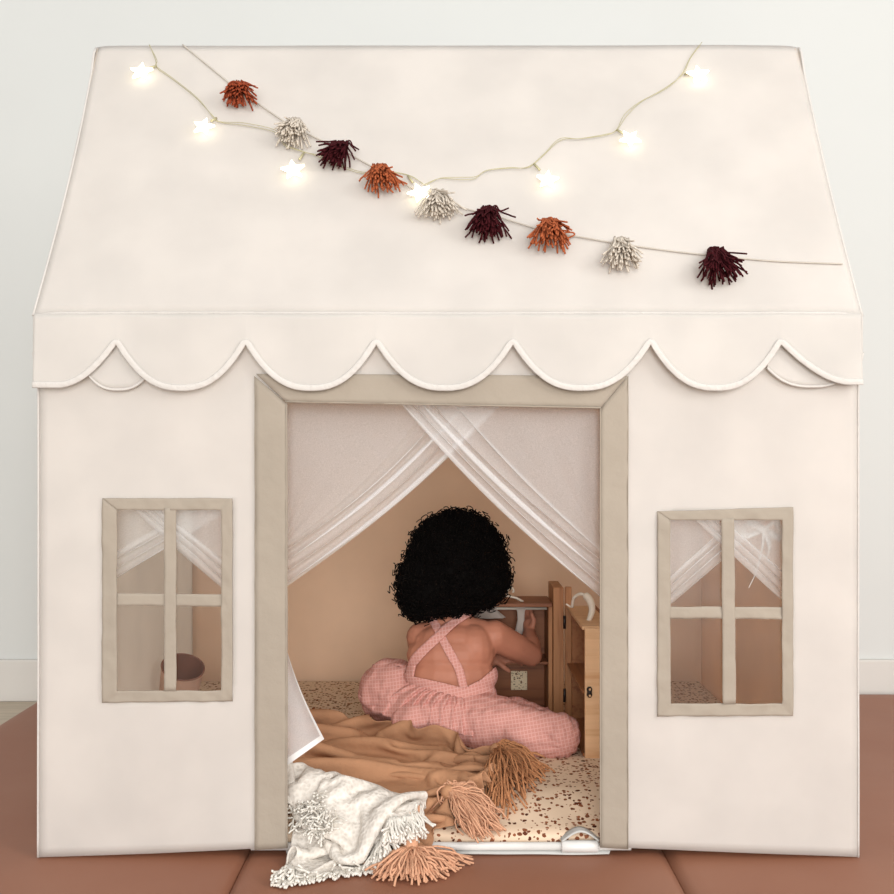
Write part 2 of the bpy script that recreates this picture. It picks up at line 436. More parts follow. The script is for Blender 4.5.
# roof: front slope and rear slope with sagging side edges
def roof(u, v):
    if v < 0.4:
        t = v/0.4; y = lerp(EAVE_Y, RIDGE_Y, t); z = lerp(EAVE_Z, RIDGE_Z, t); k = t
    else:
        t = (v-0.4)/0.6; y = lerp(RIDGE_Y, TD+0.012, t); z = lerp(RIDGE_Z, EAVE_Z, t); k = 1-t
    inset = 0.007*math.sin(PI*k)
    xl = XL-0.004+inset; xr = XR+0.002-inset*0.6
    x = lerp(xl, xr, u)
    sag = 0.006*math.sin(PI*k)*math.sin(PI*u)
    e = min(u, 1-u)*1.3
    z -= sag + 0.0015*nz((x, y, z), 4, 2)*min(1, e*8) + 0.004*math.exp(-e/0.012)
    return (x, y, z)
b = MB(); b.grid(roof, 100, 90); b.build('roof', M['tent'], tent, thick=0.002)
b = MB(); b.tube(spline([roof(0, v/20) for v in range(0, 21)], 3), 0.0022, 6); b.tube(spline([roof(1, v/20) for v in range(0, 21)], 3), 0.0022, 6)
b.tube([roof(u/40, 0) for u in range(41)], 0.0018, 6)
b.build('roof_piping', M['piping'], tent)

# scalloped valance
cusps = [fx(c) for c in (120, 248, 377, 512, 648, 777)]
def scallop_z(x):
    top, bot = fz(345), fz(391)
    if x < cusps[0]:
        t = (x-XL)/(cusps[0]-XL); return lerp(fz(388), top, max(0, (t-0.3)/0.7)**1.9)
    if x > cusps[-1]:
        t = (XR+0.002-x)/(XR+0.002-cusps[-1]); return lerp(fz(385), top, max(0, (t-0.2)/0.8)**1.7)
    for a, c in zip(cusps, cusps[1:]):
        if x <= c:
            t = (x-a)/(c-a)*2-1; return bot+(top-bot)*abs(t)**2.4
def val(u, v):
    x = lerp(XL-0.002, XR+0.000, u); zb = scallop_z(min(max(x, XL), XR))
    z = lerp(EAVE_Z-0.001, zb, v)
    y = -0.013-0.006*v-0.0025*v*nz((x, 0, 0), 9, 1)
    return (x, y, z)
b = MB(); b.grid(val, 420, 12); vmesh = b.build('valance', M['tent'], tent, thick=0.0022)
b = MB()
def vband(u, v):
    p = Vector(val(u, 1)); q = Vector(val(min(1, u+0.002), 1))-Vector(val(max(0, u-0.002), 1)); nn = Vector((-q.z, 0, q.x)).normalized()
    p += nn*(0.0085*(1-v)-0.001*v); p.y += -0.0014-0.0010*math.sin(PI*v)-0.0011*max(0, nz((p.x*1.0, 0, p.z), 110, 2))
    return p
b.grid(vband, 840, 6)
b.build('valance_piping', M['piping'], vmesh, thick=0.001)
# under-lapping scallops at the two corners
for (a, c, bot, lo) in ((84, 156, 390, 345), (765, 853, 387, 348)):
    b = MB()
    def uv_(u, v, a=a, c=c, bot=bot, lo=lo):
        x = lerp(fx(a), fx(c), u); t = u*2-1
        zb = fz(bot)+(fz(lo+20)-fz(bot))*abs(t)**2.6
        return (x, -0.0085-0.002*v, lerp(fz(340), zb, v))
    b.grid(uv_, 60, 8); f = b.build('corner_flap', M['tent'], tent, thick=0.0016)
    b = MB(); b.tube([uv_(i/60, 1) for i in range(61)], 0.0022, 8); b.build('flap_piping', M['piping'], f)
# side valances (round the corner)
for sx in (XL-0.003, XR+0.002):
    b = MB()
    def sv(u, v, sx=sx):
        y = -0.013+u*1.03; t = (u*7.5) % 1*2-1
        return (sx, y, lerp(EAVE_Z-0.002, fz(388)+0.055*abs(t)**2.4, v))
    b.grid(sv, 200, 8); f = b.build('valance', M['tent'], tent, thick=0.002)
    b = MB(); b.tube([sv(i/200, 1) for i in range(201)], 0.003, 6); b.build('valance_piping', M['piping'], f)
# corner piping
for x in (XL, XR):
    b = MB(); b.tube([front_pt(x, z/30*EAVE_Z*0.99, 0.001) for z in range(31)], 0.0018, 6); b.build('corner_piping', M['piping'], tent)

def strip(b, quad, off=0.0035, nu=30, nv=6, k=0.0, rough=0.0009):
    a, c, d, e = [Vector((fx(p[0]), 0, fz(p[1]))) for p in quad]
    def fn(u, v):
        p = a.lerp(c, u).lerp(e.lerp(d, u), v)
        w_ = rough*nz((p.x, 0, p.z), 38, k)+rough*0.7*nz((p.x, 0, p.z), 90, k)
        q = front_pt(p.x, p.z, off+w_*1.5)
        ed = rough*0.8*nz((p.x, 3, p.z), 25, k)
        return (q[0]+ed, q[1], q[2]+ed)
    b.grid(fn, nu, nv)
b = MB(); strip(b, [(255, 858), (255, 376), (288, 404), (288, 858)], 0.0035, 60, 6, 1, 0.0007)
b.build('door_trim', M['trim'], tent, thick=0.0016)
b = MB(); strip(b, [(628, 376), (628, 858), (600, 858), (600, 408)], 0.0035, 60, 6, 2, 0.0007)
b.build('door_trim', M['trim'], tent, thick=0.0016)
b = MB(); strip(b, [(257, 374), (627, 376), (600, 408), (286, 402)], 0.0065, 60, 6, 3, 0.0007)
b.build('door_trim', M['trim'], tent, thick=0.0016)
b = MB()
b.tube([Vector((fx(286), -0.0075, fz(402))).lerp(Vector((fx(600), -0.0075, fz(408))), i/20) for i in range(21)], 0.0012, 6)
for x in (287, 600):
    b.tube([front_pt(fx(x), lerp(0.0, fz(404), i/20), 0.0045) for i in range(21)], 0.0010, 6)
for x in (255.5, 627.5):
    b.tube([front_pt(fx(x), lerp(0.0, fz(378), i/20), 0.0045) for i in range(21)], 0.0007, 6)
b.build('trim_piping', M['trim'], tent)

def tent_window(W, gx, gy, tilt):
    x0, x1, y0, y1 = W; (a0, a1, a2, a3), (b0, b1, b2, b3) = gx, gy
    outer = [(x0, y0+tilt), (x1, y0), (x1, y1-1), (x0, y1)]; inner = [(a0, b0), (a3, b0), (a3, b3), (a0, b3)]
    b = MB()
    def ring(u, v):
        f = u*4; i = int(f) % 4; t = f-int(f)
        o_ = Vector(outer[i]).lerp(Vector(outer[(i+1) % 4]), t); n_ = Vector(inner[i]).lerp(Vector(inner[(i+1) % 4]), t); q = n_.lerp(o_, v)
        x, z = fx(q.x), fz(q.y)
        w_ = 0.0012*nz((x, 0, z), 45, tilt)+0.0008*nz((x, 0, z), 100, 2); r_ = front_pt(x, z, 0.0035+w_*1.6+(0.0012 if i % 2 else 0))
        return (r_[0]+0.0009*nz((x, 2, z), 30), r_[1], r_[2]+0.0009*nz((x, 5, z), 30))
    b.grid(ring, 160, 6); fr = b.build('window_frame', M['trim'], tent, thick=0.0014)
    b = MB(); strip(b, [(a0-2, b1), (a3+2, b1+1), (a3+2, b2+1), (a0-2, b2)], 0.0026, 40, 5, 5, 0.0012); b.build('glazing_bar', M['trim'], fr, thick=0.0014)
    b = MB(); strip(b, [(a1, b3), (a1-1.5*(tilt > 0), b0-2), (a2-1.5*(tilt > 0), b0-2), (a2, b3)], 0.0046, 40, 5, 6, 0.0010); b.build('glazing_bar', M['trim'], fr, thick=0.0014)
    b = MB(); b.grid(lambda u, v: front_pt(lerp(fx(x0+4), fx(x1-4), u), lerp(fz(y1-4), fz(y0+4), v), -0.001), 10, 10)
    b.build('window_pane', M['film'], fr)
tent_window(WL, (118, 165, 177, 222), (510, 593, 605, 690), 0)
tent_window(WR, (670, 722, 735, 781), (520, 606, 618, 703), 4)

# floor rim: white pole along the threshold, joint sleeve, floor sheet
b = MB(); b.tube([(fx(250), 0.012, 0.013), (fx(564), 0.012, 0.013)], 0.0065, 14); b.tube([(fx(564), 0.012, 0.013), (fx(632), 0.012, 0.013)], 0.0064, 14)
b.build('floor_pole', M['white'], tent)
b = MB(); b.tube([(fx(562), 0.010, 0.0135), (fx(563), 0.010, 0.0135), (fx(598), 0.010, 0.0135), (fx(599), 0.010, 0.0135)], [0.008, 0.0095, 0.0095, 0.008], 16)
b.build('pole_sleeve', M['white'], tent)
b = MB()
def loop(u, v):
    s = math.sin(PI*u)
    return (lerp(fx(562), fx(601), u), 0.006+v*0.022, 0.022+0.016*s**1.2)
b.grid(loop, 20, 4); b.build('pole_loop', M['sheet'], tent, thick=0.002)
b = MB(); b.grid(lambda u, v: (lerp(XL+0.01, XR-0.01, u), lerp(0.004 if abs(lerp(XL, XR, u)) < 0.27 else 0.06, 0.99, v), 0.0035+0.0025*nz((u*8, v*3, 0), 2)+(0.002 if v > 0 else 0)), 80, 12)
b.build('floor_sheet', M['sheet'], tent, thick=0.0015)

# ------------------------------------------------------------------ mattress
MT = 0.062
def mz(y):
    t = min(max((0.16-y)/0.14, 0), 1); return MT-0.030*t*t*(3-2*t)
b = MB()
def mtop(x, y):
    e = min(x-(XL+0.012), XR-0.012-x, y-0.022, 0.985-y)
    e = max(e, 0); r = 0.02
    z = mz(y)-0.010*(1-math.sqrt(max(0, 1-(1-min(e/r, 1))**2)))
    return z+0.0025*nz((x, y, 0), 6)*min(1, e/0.05)
NX, NY = 110, 90
xs = [lerp(XL+0.012, XR-0.012, 0.5-0.5*math.cos(PI*i/NX)) for i in range(NX+1)]; ys = [lerp(0.022, 0.985, 0.5-0.5*math.cos(PI*j/NY)) for j in range(NY+1)]
b.add([(x, y, mtop(x, y)) for y in ys for x in xs], [(j*(NX+1)+i, j*(NX+1)+i+1, (j+1)*(NX+1)+i+1, (j+1)*(NX+1)+i) for j in range(NY) for i in range(NX)])
n = NX+1
ring = list(range(n)) + [n-1+n*k for k in range(1, NY+1)] + [n*NY+k for k in range(n-2, -1, -1)] + [n*k for k in range(NY-1, 0, -1)]
base = len(b.v)
for k in ring: b.v.append((b.v[k][0], b.v[k][1], 0.008))
for a in range(len(ring)):
    c = (a+1) % len(ring); b.f.append((ring[a], base+a, base+c, ring[c]))
o = b.build('mattress', M['terrazzo']); tag(o, 'flat cream floor mattress with brown terrazzo speckles inside the tent', 'mattress')

# ------------------------------------------------------------------ sheer curtains
def sheet_band(b, fn, nu, nv): b.grid(fn, nu, nv)
def door_curtain(inner_top, outer_x, tie_hi, tie_lo, side, y0, seed):
    # strands run from the top hem to the tie on the jamb; the inner ones are gathered into a band
    b = MB(); N = 120
    def fn(u, v):
        g = u                                # 0 inner edge ... 1 outer edge
        tx = lerp(inner_top[0], inner_top[1], min(g/0.55, 1)) if g < 0.55 else lerp(inner_top[1], outer_x, (g-0.55)/0.45)
        q = min(g/0.62, 1)
        ey = lerp(tie_lo, tie_hi, q) if g < 0.62 else lerp(tie_hi, tie_hi-8, (g-0.62)/0.38)
        zig = 0.0
        if g < 0.6:
            zig = math.sin(g*2*PI*6.5+seed)*(0.6+0.4*math.sin(g*23))
        top = Vector((tx, 401)); end = Vector((outer_x, ey))
        p = top.lerp(end, v)
        sagk = math.sin(PI*v)
        d = (end-top).normalized(); nrm = Vector((-d.y, d.x)) * (1 if side < 0 else -1)
        off = sagk*((9 if side < 0 else 5) if g < 0.62 else -2)
        amp = 5.0*(0.35+0.65*math.sin(PI*min(v*0.9+0.1, 1)))
        p = p + nrm*(-off) + nrm*(zig*amp)
        y = y0 + 0.006*math.cos(g*2*PI*6.5+seed)*(g < 0.6) + 0.004*math.sin(v*5+g*3) + 0.002*nz((g*6, v*1.2, 0), 2, seed)
        return P(p.x, p.y, y)
    b.grid(fn, 200, 50)
    return b
cl = thing('door_curtain', (fx(287), 0.03, fz(403)), 'sheer white curtain tied back to the left jamb of the tent door', 'curtain', 'sheer door curtains')
b = door_curtain((506, 452), 284, 545, 589, -1, 0.040, 0.4); b.build('curtain_panel', M['sheer'], cl)
# tail below the tie
b = MB()
def tail(u, v):
    top = Vector((262+u*22, 600+u*40)); bot = Vector((258+u*66, 786-u*47))
    p = top.lerp(bot, v)
    p.x += (1-u)*0 + 6*math.sin(v*PI)*u*(-0.6)
    return P(p.x, p.y, 0.035+0.05*v+0.010*math.sin(u*9)*v)
b.grid(tail, 40, 40); b.build('curtain_tail', M['sheer_tail'], cl)
b = MB(); b.grid(lambda u, v: Vector(tail(u, 0.955+0.045*v))+Vector((0, -0.0015, 0)), 40, 2)
b.grid(lambda u, v: Vector(tail(0.975+0.03*u, v))+Vector((0, -0.0012, 0)), 1, 40)
b.build('curtain_hem', M['hem'], cl)
cr = thing('door_curtain', (fx(600), 0.03, fz(403)), 'sheer white curtain tied back to the right jamb of the tent door', 'curtain', 'sheer door curtains')
b = door_curtain((398, 432), 603, 552, 601, 1, 0.022, 1.9); b.build('curtain_panel', M['sheer'], cr)

def window_curtain(top0, top1, e0, e1, y0, seed, lab):
    b = MB()
    def fn(u, v):
        p = Vector((lerp(top0[0], top1[0], u), lerp(top0[1], top1[1], u))).lerp(Vector((lerp(e0[0], e1[0], u), lerp(e0[1], e1[1], u))), v)
        d = Vector((e0[0]-top0[0], e0[1]-top0[1])).normalized(); nrm = Vector((-d.y, d.x))
        p += nrm*(math.sin(u*2*PI*3+seed)*2.2*math.sin(PI*(0.1+0.8*v)))
        return P(p.x, p.y, y0+0.005*math.cos(u*2*PI*3+seed)+0.003*math.sin(v*4))
    b.grid(fn, 60, 30); o = b.build('window_curtain', M['sheer'])
    tag(o, lab, 'curtain', 'sheer window curtains'); return o
def window_veil(x0, x1, top, pts, y0, lab):
    b = MB()
    def fn(u, v):
        x = lerp(x0, x1, u); yb = interp(x, pts)
        return P(x, lerp(top, yb, v), y0+0.004*math.sin(u*16))
    b.grid(fn, 40, 20); return b
for (lab, band, veil, y0) in (
    ('sheer white curtain band running down to the right behind the left tent window', ((118, 496), (142, 496), (236, 600), (236, 570), 0.022, 0.3), (142, 236, 498, [(142, 500), (236, 574)]), 0.022),
    ('sheer white curtain band running down to the left behind the left tent window', ((238, 506), (212, 500), (100, 590), (100, 562), 0.034, 1.3), (100, 216, 498, [(100, 566), (216, 500)]), 0.034),
    ('sheer white curtain band running down to the right behind the right tent window', ((676, 500), (704, 500), (800, 616), (800, 584), 0.022, 2.3), (704, 800, 500, [(704, 504), (800, 590)]), 0.022),
    ('sheer white curtain band running down to the left behind the right tent window', ((778, 510), (752, 504), (655, 618), (655, 590), 0.034, 3.3), (655, 756, 500, [(655, 592), (756, 508)]), 0.034)):
    a, c, e, f, yy, sd = band
    o = window_curtain(a, c, e, f, yy, sd, lab)
    vb = window_veil(veil[0], veil[1], veil[2], veil[3], yy+0.004, lab)
    vb.build('curtain_veil', M['sheer'], o)
# white ribbon bow on the back of the right window curtains
bow = thing('ribbon_bow', P(764, 525, 0.06), 'small white ribbon bow with one tail hanging behind the right tent window', 'bow')
for nm, pts in (('bow_loop', [(764, 530), (748, 522), (744, 536), (764, 530)]), ('bow_loop', [(764, 530), (776, 522), (782, 538), (764, 530)]), ('bow_tail', [(764, 528), (763, 545), (757, 570), (750, 585)]), ('bow_tail', [(764, 530), (770, 545), (768, 556)])):
    b = MB(); sp_ = spline([P(x, y, 0.052+0.004*i) for i, (x, y) in enumerate(pts)], 10)
    b.grid(lambda u, v: sp_[int(round(u*(len(sp_)-1)))]+Vector(((v-0.5)*0.006, (v-0.5)*0.004, (v-0.5)*0.010)), len(sp_)-1, 2)
    b.build(nm, M['hem'], bow, thick=0.001)

# ------------------------------------------------------------------ star lights on the roof
sl = thing('star_string_lights', RF(430, 150), 'string of glowing warm white stars on thin gold wire draped over the tent roof', 'string lights')
b = MB()
left_w = [(150, 46), (156, 62), (158, 70), (172, 80), (196, 99), (214, 118), (222, 124), (245, 127), (276, 134), (286, 146), (304, 153), (318, 158), (340, 168), (364, 175), (388, 173), (410, 177), (424, 186)]
right_w = [(424, 186), (440, 180), (462, 181), (475, 180), (486, 172), (510, 169), (528, 169), (542, 158), (560, 142), (580, 140), (604, 136), (616, 132), (626, 118), (640, 104), (664, 90), (682, 76), (690, 60), (700, 46)]
for k, w_ in enumerate((left_w, right_w)):
    p1 = spline([RF(x, y, 0.0035) for x, y in w_], 8)
    b.tube(p1, 0.0006, 5)
    p2 = spline([RF(x+1.6*math.sin(i*1.9+k), y+1.6*math.cos(i*1.3), 0.0055) for i, (x, y) in enumerate(w_)], 8)
    b.tube(p2, 0.0006, 5)
b.build('wire', M['wire'], sl)
nrm = Vector((0, -(RIDGE_Z-EAVE_Z), RIDGE_Y-EAVE_Y)).normalized(); upv = Vector((0, RIDGE_Y-EAVE_Y, RIDGE_Z-EAVE_Z)).normalized(); rx = Vector((1, 0, 0))
stars = [(143, 72, 12, 0.3, 157, 68), (205, 127, 11, 0.1, 217, 120), (294, 170, 12, 0.5, 304, 155), (420, 193, 12, 0.7, 408, 178), (547, 180, 11, 0.2, 534, 166), (629, 139, 11, 0.9, 617, 132), (697, 75, 12, 0.4, 684, 76)]
for (px, py, r, a0, wx, wy) in stars:
    c = RF(px, py+5, 0.013); rr = r/560
    vs_ = []
    for s in (-1, 1):
        for k in range(10):
            a = a0+PI*k/5; q = rr if k % 2 == 0 else rr*0.45
            vs_.append(c+rx*math.cos(a)*q+upv*math.sin(a)*q+nrm*s*0.0022)
    vs_ += [c-nrm*0.0055, c+nrm*0.0055]
    fs = [(k, (k+1) % 10, 10+(k+1) % 10, 10+k) for k in range(10)] + [((k+1) % 10, k, 20) for k in range(10)] + [(10+k, 10+(k+1) % 10, 21) for k in range(10)]
    b = MB(); b.add(vs_, fs); st = b.build('star_bulb', M['star'], sl, smooth=False)
    b = MB(); b.tube([RF(wx, wy, 0.0045), c.lerp(RF(wx, wy, 0.006), 0.6)], 0.0022, 8); b.build('bulb_stem', M['wire'], st)

# tassel garland
tg = thing('tassel_garland', RF(500, 225), 'garland of nine rust, cream and plum yarn tassels on a cord draped across the roof', 'garland')
cordp = [(183, 46), (205, 64), (232, 86), (260, 106), (290, 126), (318, 140), (345, 153), (380, 172), (410, 188), (440, 202), (470, 211), (495, 217), (545, 232), (585, 239), (620, 245), (670, 252), (715, 257), (770, 262), (812, 264), (842, 265)]
b = MB(); b.tube(spline([RF(x, y, 0.003) for x, y in cordp], 8), 0.0014, 6); b.build('cord', M['cord'], tg)
def strand(b, p, d, L, r, up, drag=0.3, n=6, wob=0.15):
    pts = [Vector(p)]; d = Vector(d).normalized()
    for k in range(n):
        d = (d+up*(-drag/n)+Vector((R.uniform(-1, 1), R.uniform(-1, 1), R.uniform(-1, 1)))*wob).normalized()
        pts.append(pts[-1]+d*(L/n))
    b.tube(pts, [r]*n+[r*0.8], 5)
tas = [(239, 84, 'rust', 0.25, 27), (295, 121, 'cream', 0.0, 26), (342, 144, 'plum', -0.3, 25), (380, 167, 'rust2', 0.2, 28), (437, 192, 'cream', 0.15, 27), (488, 209, 'plum', -0.05, 29), (549, 221, 'rust2', 0.0, 29), (620, 240, 'cream', 0.0, 28), (714, 250, 'plum', 0.0, 32)]
for (px, py, m_, tilt, L) in tas:
    c = RF(px, py+5, 0.010); b = MB(); LL = L*1.3/565
    down = (-upv*math.cos(tilt)-rx*math.sin(tilt)*-1).normalized()
    side = rx
    for k in range(105):
        a = R.uniform(-0.42, 0.42); h = R.uniform(0.0, 1.0)
        d = down*math.cos(a)+side*math.sin(a)+nrm*(h*0.75-0.05)
        st = c+side*R.uniform(-0.012, 0.012)+nrm*R.uniform(-0.001, 0.007)-down*R.uniform(-0.001, 0.004)
        ln = LL*R.uniform(0.82, 1.06)
        pts = [st]; dd = d.normalized()
        for q in range(6):
            t = q/6
            dd = (dd+Vector((R.uniform(-1, 1), R.uniform(-1, 1), R.uniform(-1, 1)))*0.12).normalized()
            nx_ = pts[-1]+dd*ln/6
            hgt = (nx_-RF(447, 200)).dot(nrm)
            if hgt < 0.002: nx_ += nrm*(0.002-hgt)
            pts.append(nx_)
        b.tube(pts, 0.0015, 5)
    for k in range(7):       # looped yarn at the head of the tassel
        a = R.uniform(-1.2, 1.2); q = R.uniform(0.004, 0.009)
        b.tube([c+(-down*math.sin(t)*q+(side*math.cos(a)+nrm*abs(math.sin(a)))*math.cos(t)*q*0.8) for t in [PI*j/8 for j in range(9)]], 0.0013, 5)
    if m_ == 'plum' and px < 700:
        e = c+side*0.028*(1)+down*0.010
        b.tube(spline([c, c+side*0.012-down*0.006+nrm*0.004, c+side*0.02+down*0.002, c+side*0.034+down*(0.012 if px < 400 else -0.004)], 5), 0.0014, 5)
        if px < 400:
            b.tube(spline([c, c-side*0.012+down*0.012, c-side*0.026+down*0.026], 5), 0.0014, 5)
    if m_ == 'rust2' and px > 500:
        b.tube(spline([c+down*0.03, c+side*0.03+down*0.022, c+side*0.04+down*0.026, c+side*0.028+down*0.034, c+side*0.015+down*0.034], 5), 0.0014, 5)
    t = b.build('tassel', M[m_], tg)
    b = MB(); b.ball(c-down*0.0005, 0.0062, seg=12, ring=8); b.build('tassel_knot', M[m_], t)

# ------------------------------------------------------------------ child
child = thing('person', (0.02, 0.47, MT), 'child with black curly hair in pink gingham romper, sitting back turned, reaching into toy wardrobe', 'person')
def hand(b, wrist, d, palm, s=1.0, curl=0.5, thumb=1):
    d = Vector(d).normalized(); palm = (Vector(palm)-d*Vector(palm).dot(d)).normalized(); sd = d.cross(palm)*thumb
    w_ = Vector(wrist)
    for t in (0.006, 0.014, 0.022, 0.030):
        b.ball(w_+d*t*s, (0.0125*s, 0.0125*s, 0.0125*s), seg=12, ring=8)
    for k in range(-2, 3):
        b.chain([(w_+d*0.006*s, 0.0075*s), (w_+d*0.034*s+sd*k*0.0068*s, 0.0070*s)])
    for k, L in enumerate((0.030, 0.034, 0.032, 0.025)):
        p = w_+d*0.037*s+sd*(0.0150-0.0100*k)*s; f = (d+sd*(0.16-0.11*k)).normalized()
        pts = [(p, 0.0052*s)]
        for j, q in enumerate((0.42, 0.33, 0.25)):
            ang = curl*(j+0.6)
            dd = (f*math.cos(ang)+palm*math.sin(ang)).normalized(); p = p+dd*L*q*s
            pts.append((p, (0.0050-0.0005*j)*s))
        b.chain(pts)
    p = w_+d*0.010*s+sd*0.011*s
    b.chain([(p, 0.0068*s), (p+(d*0.5+sd*0.8+palm*0.3).normalized()*0.016*s, 0.0060*s), (p+(d*0.75+sd*0.7+palm*0.6).normalized()*0.030*s, 0.0050*s)])
body = MB()
body.ball(P(455, 712, 0.46), (0.080, 0.060, 0.055))
body.ball(P(451, 695, 0.465), (0.088, 0.056, 0.05))
body.ball(P(451, 675, 0.470), (0.0905, 0.054, 0.05))
body.ball(P(451, 655, 0.480), (0.092, 0.054, 0.05))
body.ball(P(455, 641, 0.488), (0.088, 0.048, 0.038))
body.ball(P(436, 650, 0.479), (0.042, 0.044, 0.050))   # shoulder blades
body.ball(P(474, 648, 0.478), (0.042, 0.045, 0.050))
SHL, SHR = P(421, 637, 0.505), P(494, 636, 0.492)
body.chain([(P(448, 624, 0.505), 0.030), (SHR+Vector((-0.012, 0, 0.000)), 0.030)])
body.chain([(P(446, 624, 0.505), 0.030), (SHL+Vector((0.010, 0, 0.000)), 0.028)])
HC = P(455, 566, 0.530)
body.chain([(P(450, 628, 0.510), 0.034), (P(450, 606, 0.514), 0.029), (P(453, 585, 0.52), 0.030)])
fd = Vector((0.35, 0.90, -0.32)).normalized(); hr = fd.cross(Vector((0, 0, 1))).normalized(); hu = hr.cross(fd)
HM = Matrix((hr, fd, hu)).transposed()
body.ball(HC, (0.066, 0.078, 0.076), HM, 24, 16)
def HP(x, y, z): return HC+HM @ Vector((x, y, z))
body.ball(HP(0, 0.030, -0.040), (0.048, 0.040, 0.038), HM)          # jaw
body.ball(HP(0, 0.062, -0.062), (0.018, 0.014, 0.012), HM)          # chin
body.chain([(HP(0, 0.074, 0.004), 0.007), (HP(0, 0.084, -0.016), 0.009)])   # nose
for s in (-1, 1):
    body.ball(HP(s*0.010, 0.079, -0.019), 0.006)
    body.ball(HP(s*0.034, 0.056, -0.024), (0.020, 0.018, 0.018), HM)        # cheek
    body.ball(HP(s*0.066, 0.002, -0.010), (0.007, 0.014, 0.020), HM)        # ear
body.ball(HP(0, 0.070, -0.038), (0.016, 0.010, 0.005), HM)
ELR = P(531, 655, 0.545); WRR = P(529, 634, 0.615)
body.chain([(SHR, 0.033), (SHR.lerp(ELR, 0.55), 0.030), (ELR, 0.0245), (ELR.lerp(WRR, 0.4), 0.0235), (WRR, 0.0150)])
hand(body, WRR, (WRR-ELR)+Vector((0, 0, 0.02)), (-0.6, -0.5, 0.2), 1.0, 0.45, 1)
ELL = P(424, 672, 0.590); WRL = P(492, 660, 0.60)
body.chain([(SHL, 0.031), (SHL.lerp(ELL, 0.5), 0.028), (ELL, 0.024), (ELL.lerp(WRL, 0.4), 0.022), (WRL, 0.0150)])
hand(body, WRL, (1, 0.25, 0.15), (0, 0.5, -1), 1.0, 0.35, -1)
# legs (under the romper) and bare feet
KL, KR = P(384, 694, 0.555), P(556, 740, 0.352)
FL, FRt = P(500, 716, 0.560), P(478, 716, 0.575)
body.chain([(P(436, 712, 0.47), 0.048), (KL, 0.036)]); body.chain([(KL, 0.034), (P(450, 716, 0.60), 0.024)])
body.chain([(P(476, 716, 0.45), 0.048), (KR, 0.036)]); body.chain([(KR, 0.034), (P(505, 716, 0.53), 0.022)])
for (a, c) in ((P(452, 716, 0.60), Vector((0.055, 0.008, -0.006))), (P(505, 716, 0.53), Vector((-0.010, 0.055, -0.006)))):
    body.chain([(a, 0.020), (a+c*0.6, 0.017), (a+c, 0.014)])
    sdv = c.cross(Vector((0, 0, 1))).normalized()
    for k in range(5): body.ball(a+c*1.18+sdv*(k-2)*0.0062, 0.0058-0.0004*abs(k-1))
body_o = blob('body', body, 0.0028, 5, 0.5); finish(body_o, M['skin'], child)
for s in (-1, 1):
    b = MB(); b.ball(HP(s*0.027, 0.062, 0.006), (0.011, 0.009, 0.008), HM); e = b.build('eye', M['eyew'], child)
    b = MB(); b.ball(HP(s*0.027, 0.0675, 0.006), (0.005, 0.005, 0.005), HM); b.build('iris', M['hair'], e)
b = MB(); b.ball(HP(0, 0.0775, -0.040), (0.014, 0.0045, 0.0035), HM); b.build('mouth', M['lip'], child)

# romper: balloon legs, gathered skirt part, bodice and crossed straps
pants = MB()
pants.ball(P(453, 716, 0.455), (0.108, 0.082, 0.062), seg=24, ring=16)
pants.chain([(P(432, 705, 0.47), 0.062), (P(392, 689, 0.53), 0.064), (P(389, 689, 0.555), 0.062)])
pants.chain([(P(385, 694, 0.555), 0.055), (P(445, 712, 0.60), 0.040)])
pants.chain([(P(484, 722, 0.42), 0.060), (P(525, 733, 0.37), 0.052), (P(558, 737, 0.350), 0.044)])
pants.chain([(P(556, 737, 0.352), 0.043), (P(520, 718, 0.46), 0.040), (P(503, 716, 0.52), 0.036)])
pants.ball(P(420, 718, 0.44), (0.06, 0.05, 0.04)) 
po = blob('pants', pants, 0.0035, 14, 0.6)
wc = P(452, 695, 0.46)
for v in po.data.vertices:
    p = v.co; n_ = v.normal.copy()
    q = p-wc; a = math.atan2(q.z*1.0, q.x)
    d = 0.0080*(nz((p.x, p.y, p.z), 20, 1)) + 0.0030*nz((p.x, p.y, p.z), 60, 3)
    # long soft folds converging on the waist and the knees
    for c, amp, fr in ((KR, 0.0018, 11), (KL, 0.0016, 9)):
        r_ = p-c; an = math.atan2(r_.z, r_.x+0.3*r_.y); L = r_.length
        d += amp*math.sin(an*fr+3*nz((p.x, p.y, p.z), 10))*math.exp(-((L-0.06)/0.05)**2)
    v.co = p+n_*d
    if v.co.z < MT+0.001: v.co.z = MT+0.001+0.05*(v.co.z-MT)*0
rom = MB(); rom.v = [tuple(v.co) for v in po.data.vertices]; rom.f = [tuple(p.vertices) for p in po.data.polygons]
bpy.data.objects.remove(po)
bod = MB()
bod.ball(P(455, 708, 0.46), (0.091, 0.070, 0.045), seg=32, ring=20)
bod.ball(P(451, 695, 0.465), (0.093, 0.062, 0.05), seg=32, ring=20); bod.ball(P(451, 675, 0.470), (0.0955, 0.060, 0.05), seg=32, ring=20); bod.ball(P(451, 655, 0.480), (0.097, 0.060, 0.05), seg=32, ring=20)
bo = blob('bod', bod, 0.003, 6, 0.5)
CUT = [(400, 668), (411, 676), (440, 682), (464, 688), (480, 680), (499, 664)]
def ztop(p):
    if p.y > 0.505: return P(450, 645, p.y).z
    px = 447+p.x*F/(p.y-CY); c = P(447, interp(px, CUT), p.y).z
    return c
dv = {v.index for v in bo.data.vertices if v.co.z > ztop(v.co)+0.0015}
mp_ = {}; 
for v in bo.data.vertices:
    if v.index not in dv:
        mp_[v.index] = len(rom.v); q = v.co.copy()
        if ztop(q)-q.z < 0.0016: q.z = ztop(q)
        rom.v.append(tuple(q))
for p in bo.data.polygons:
    if not any(i in dv for i in p.vertices): rom.f.append(tuple(mp_[i] for i in p.vertices))
bpy.data.objects.remove(bo)
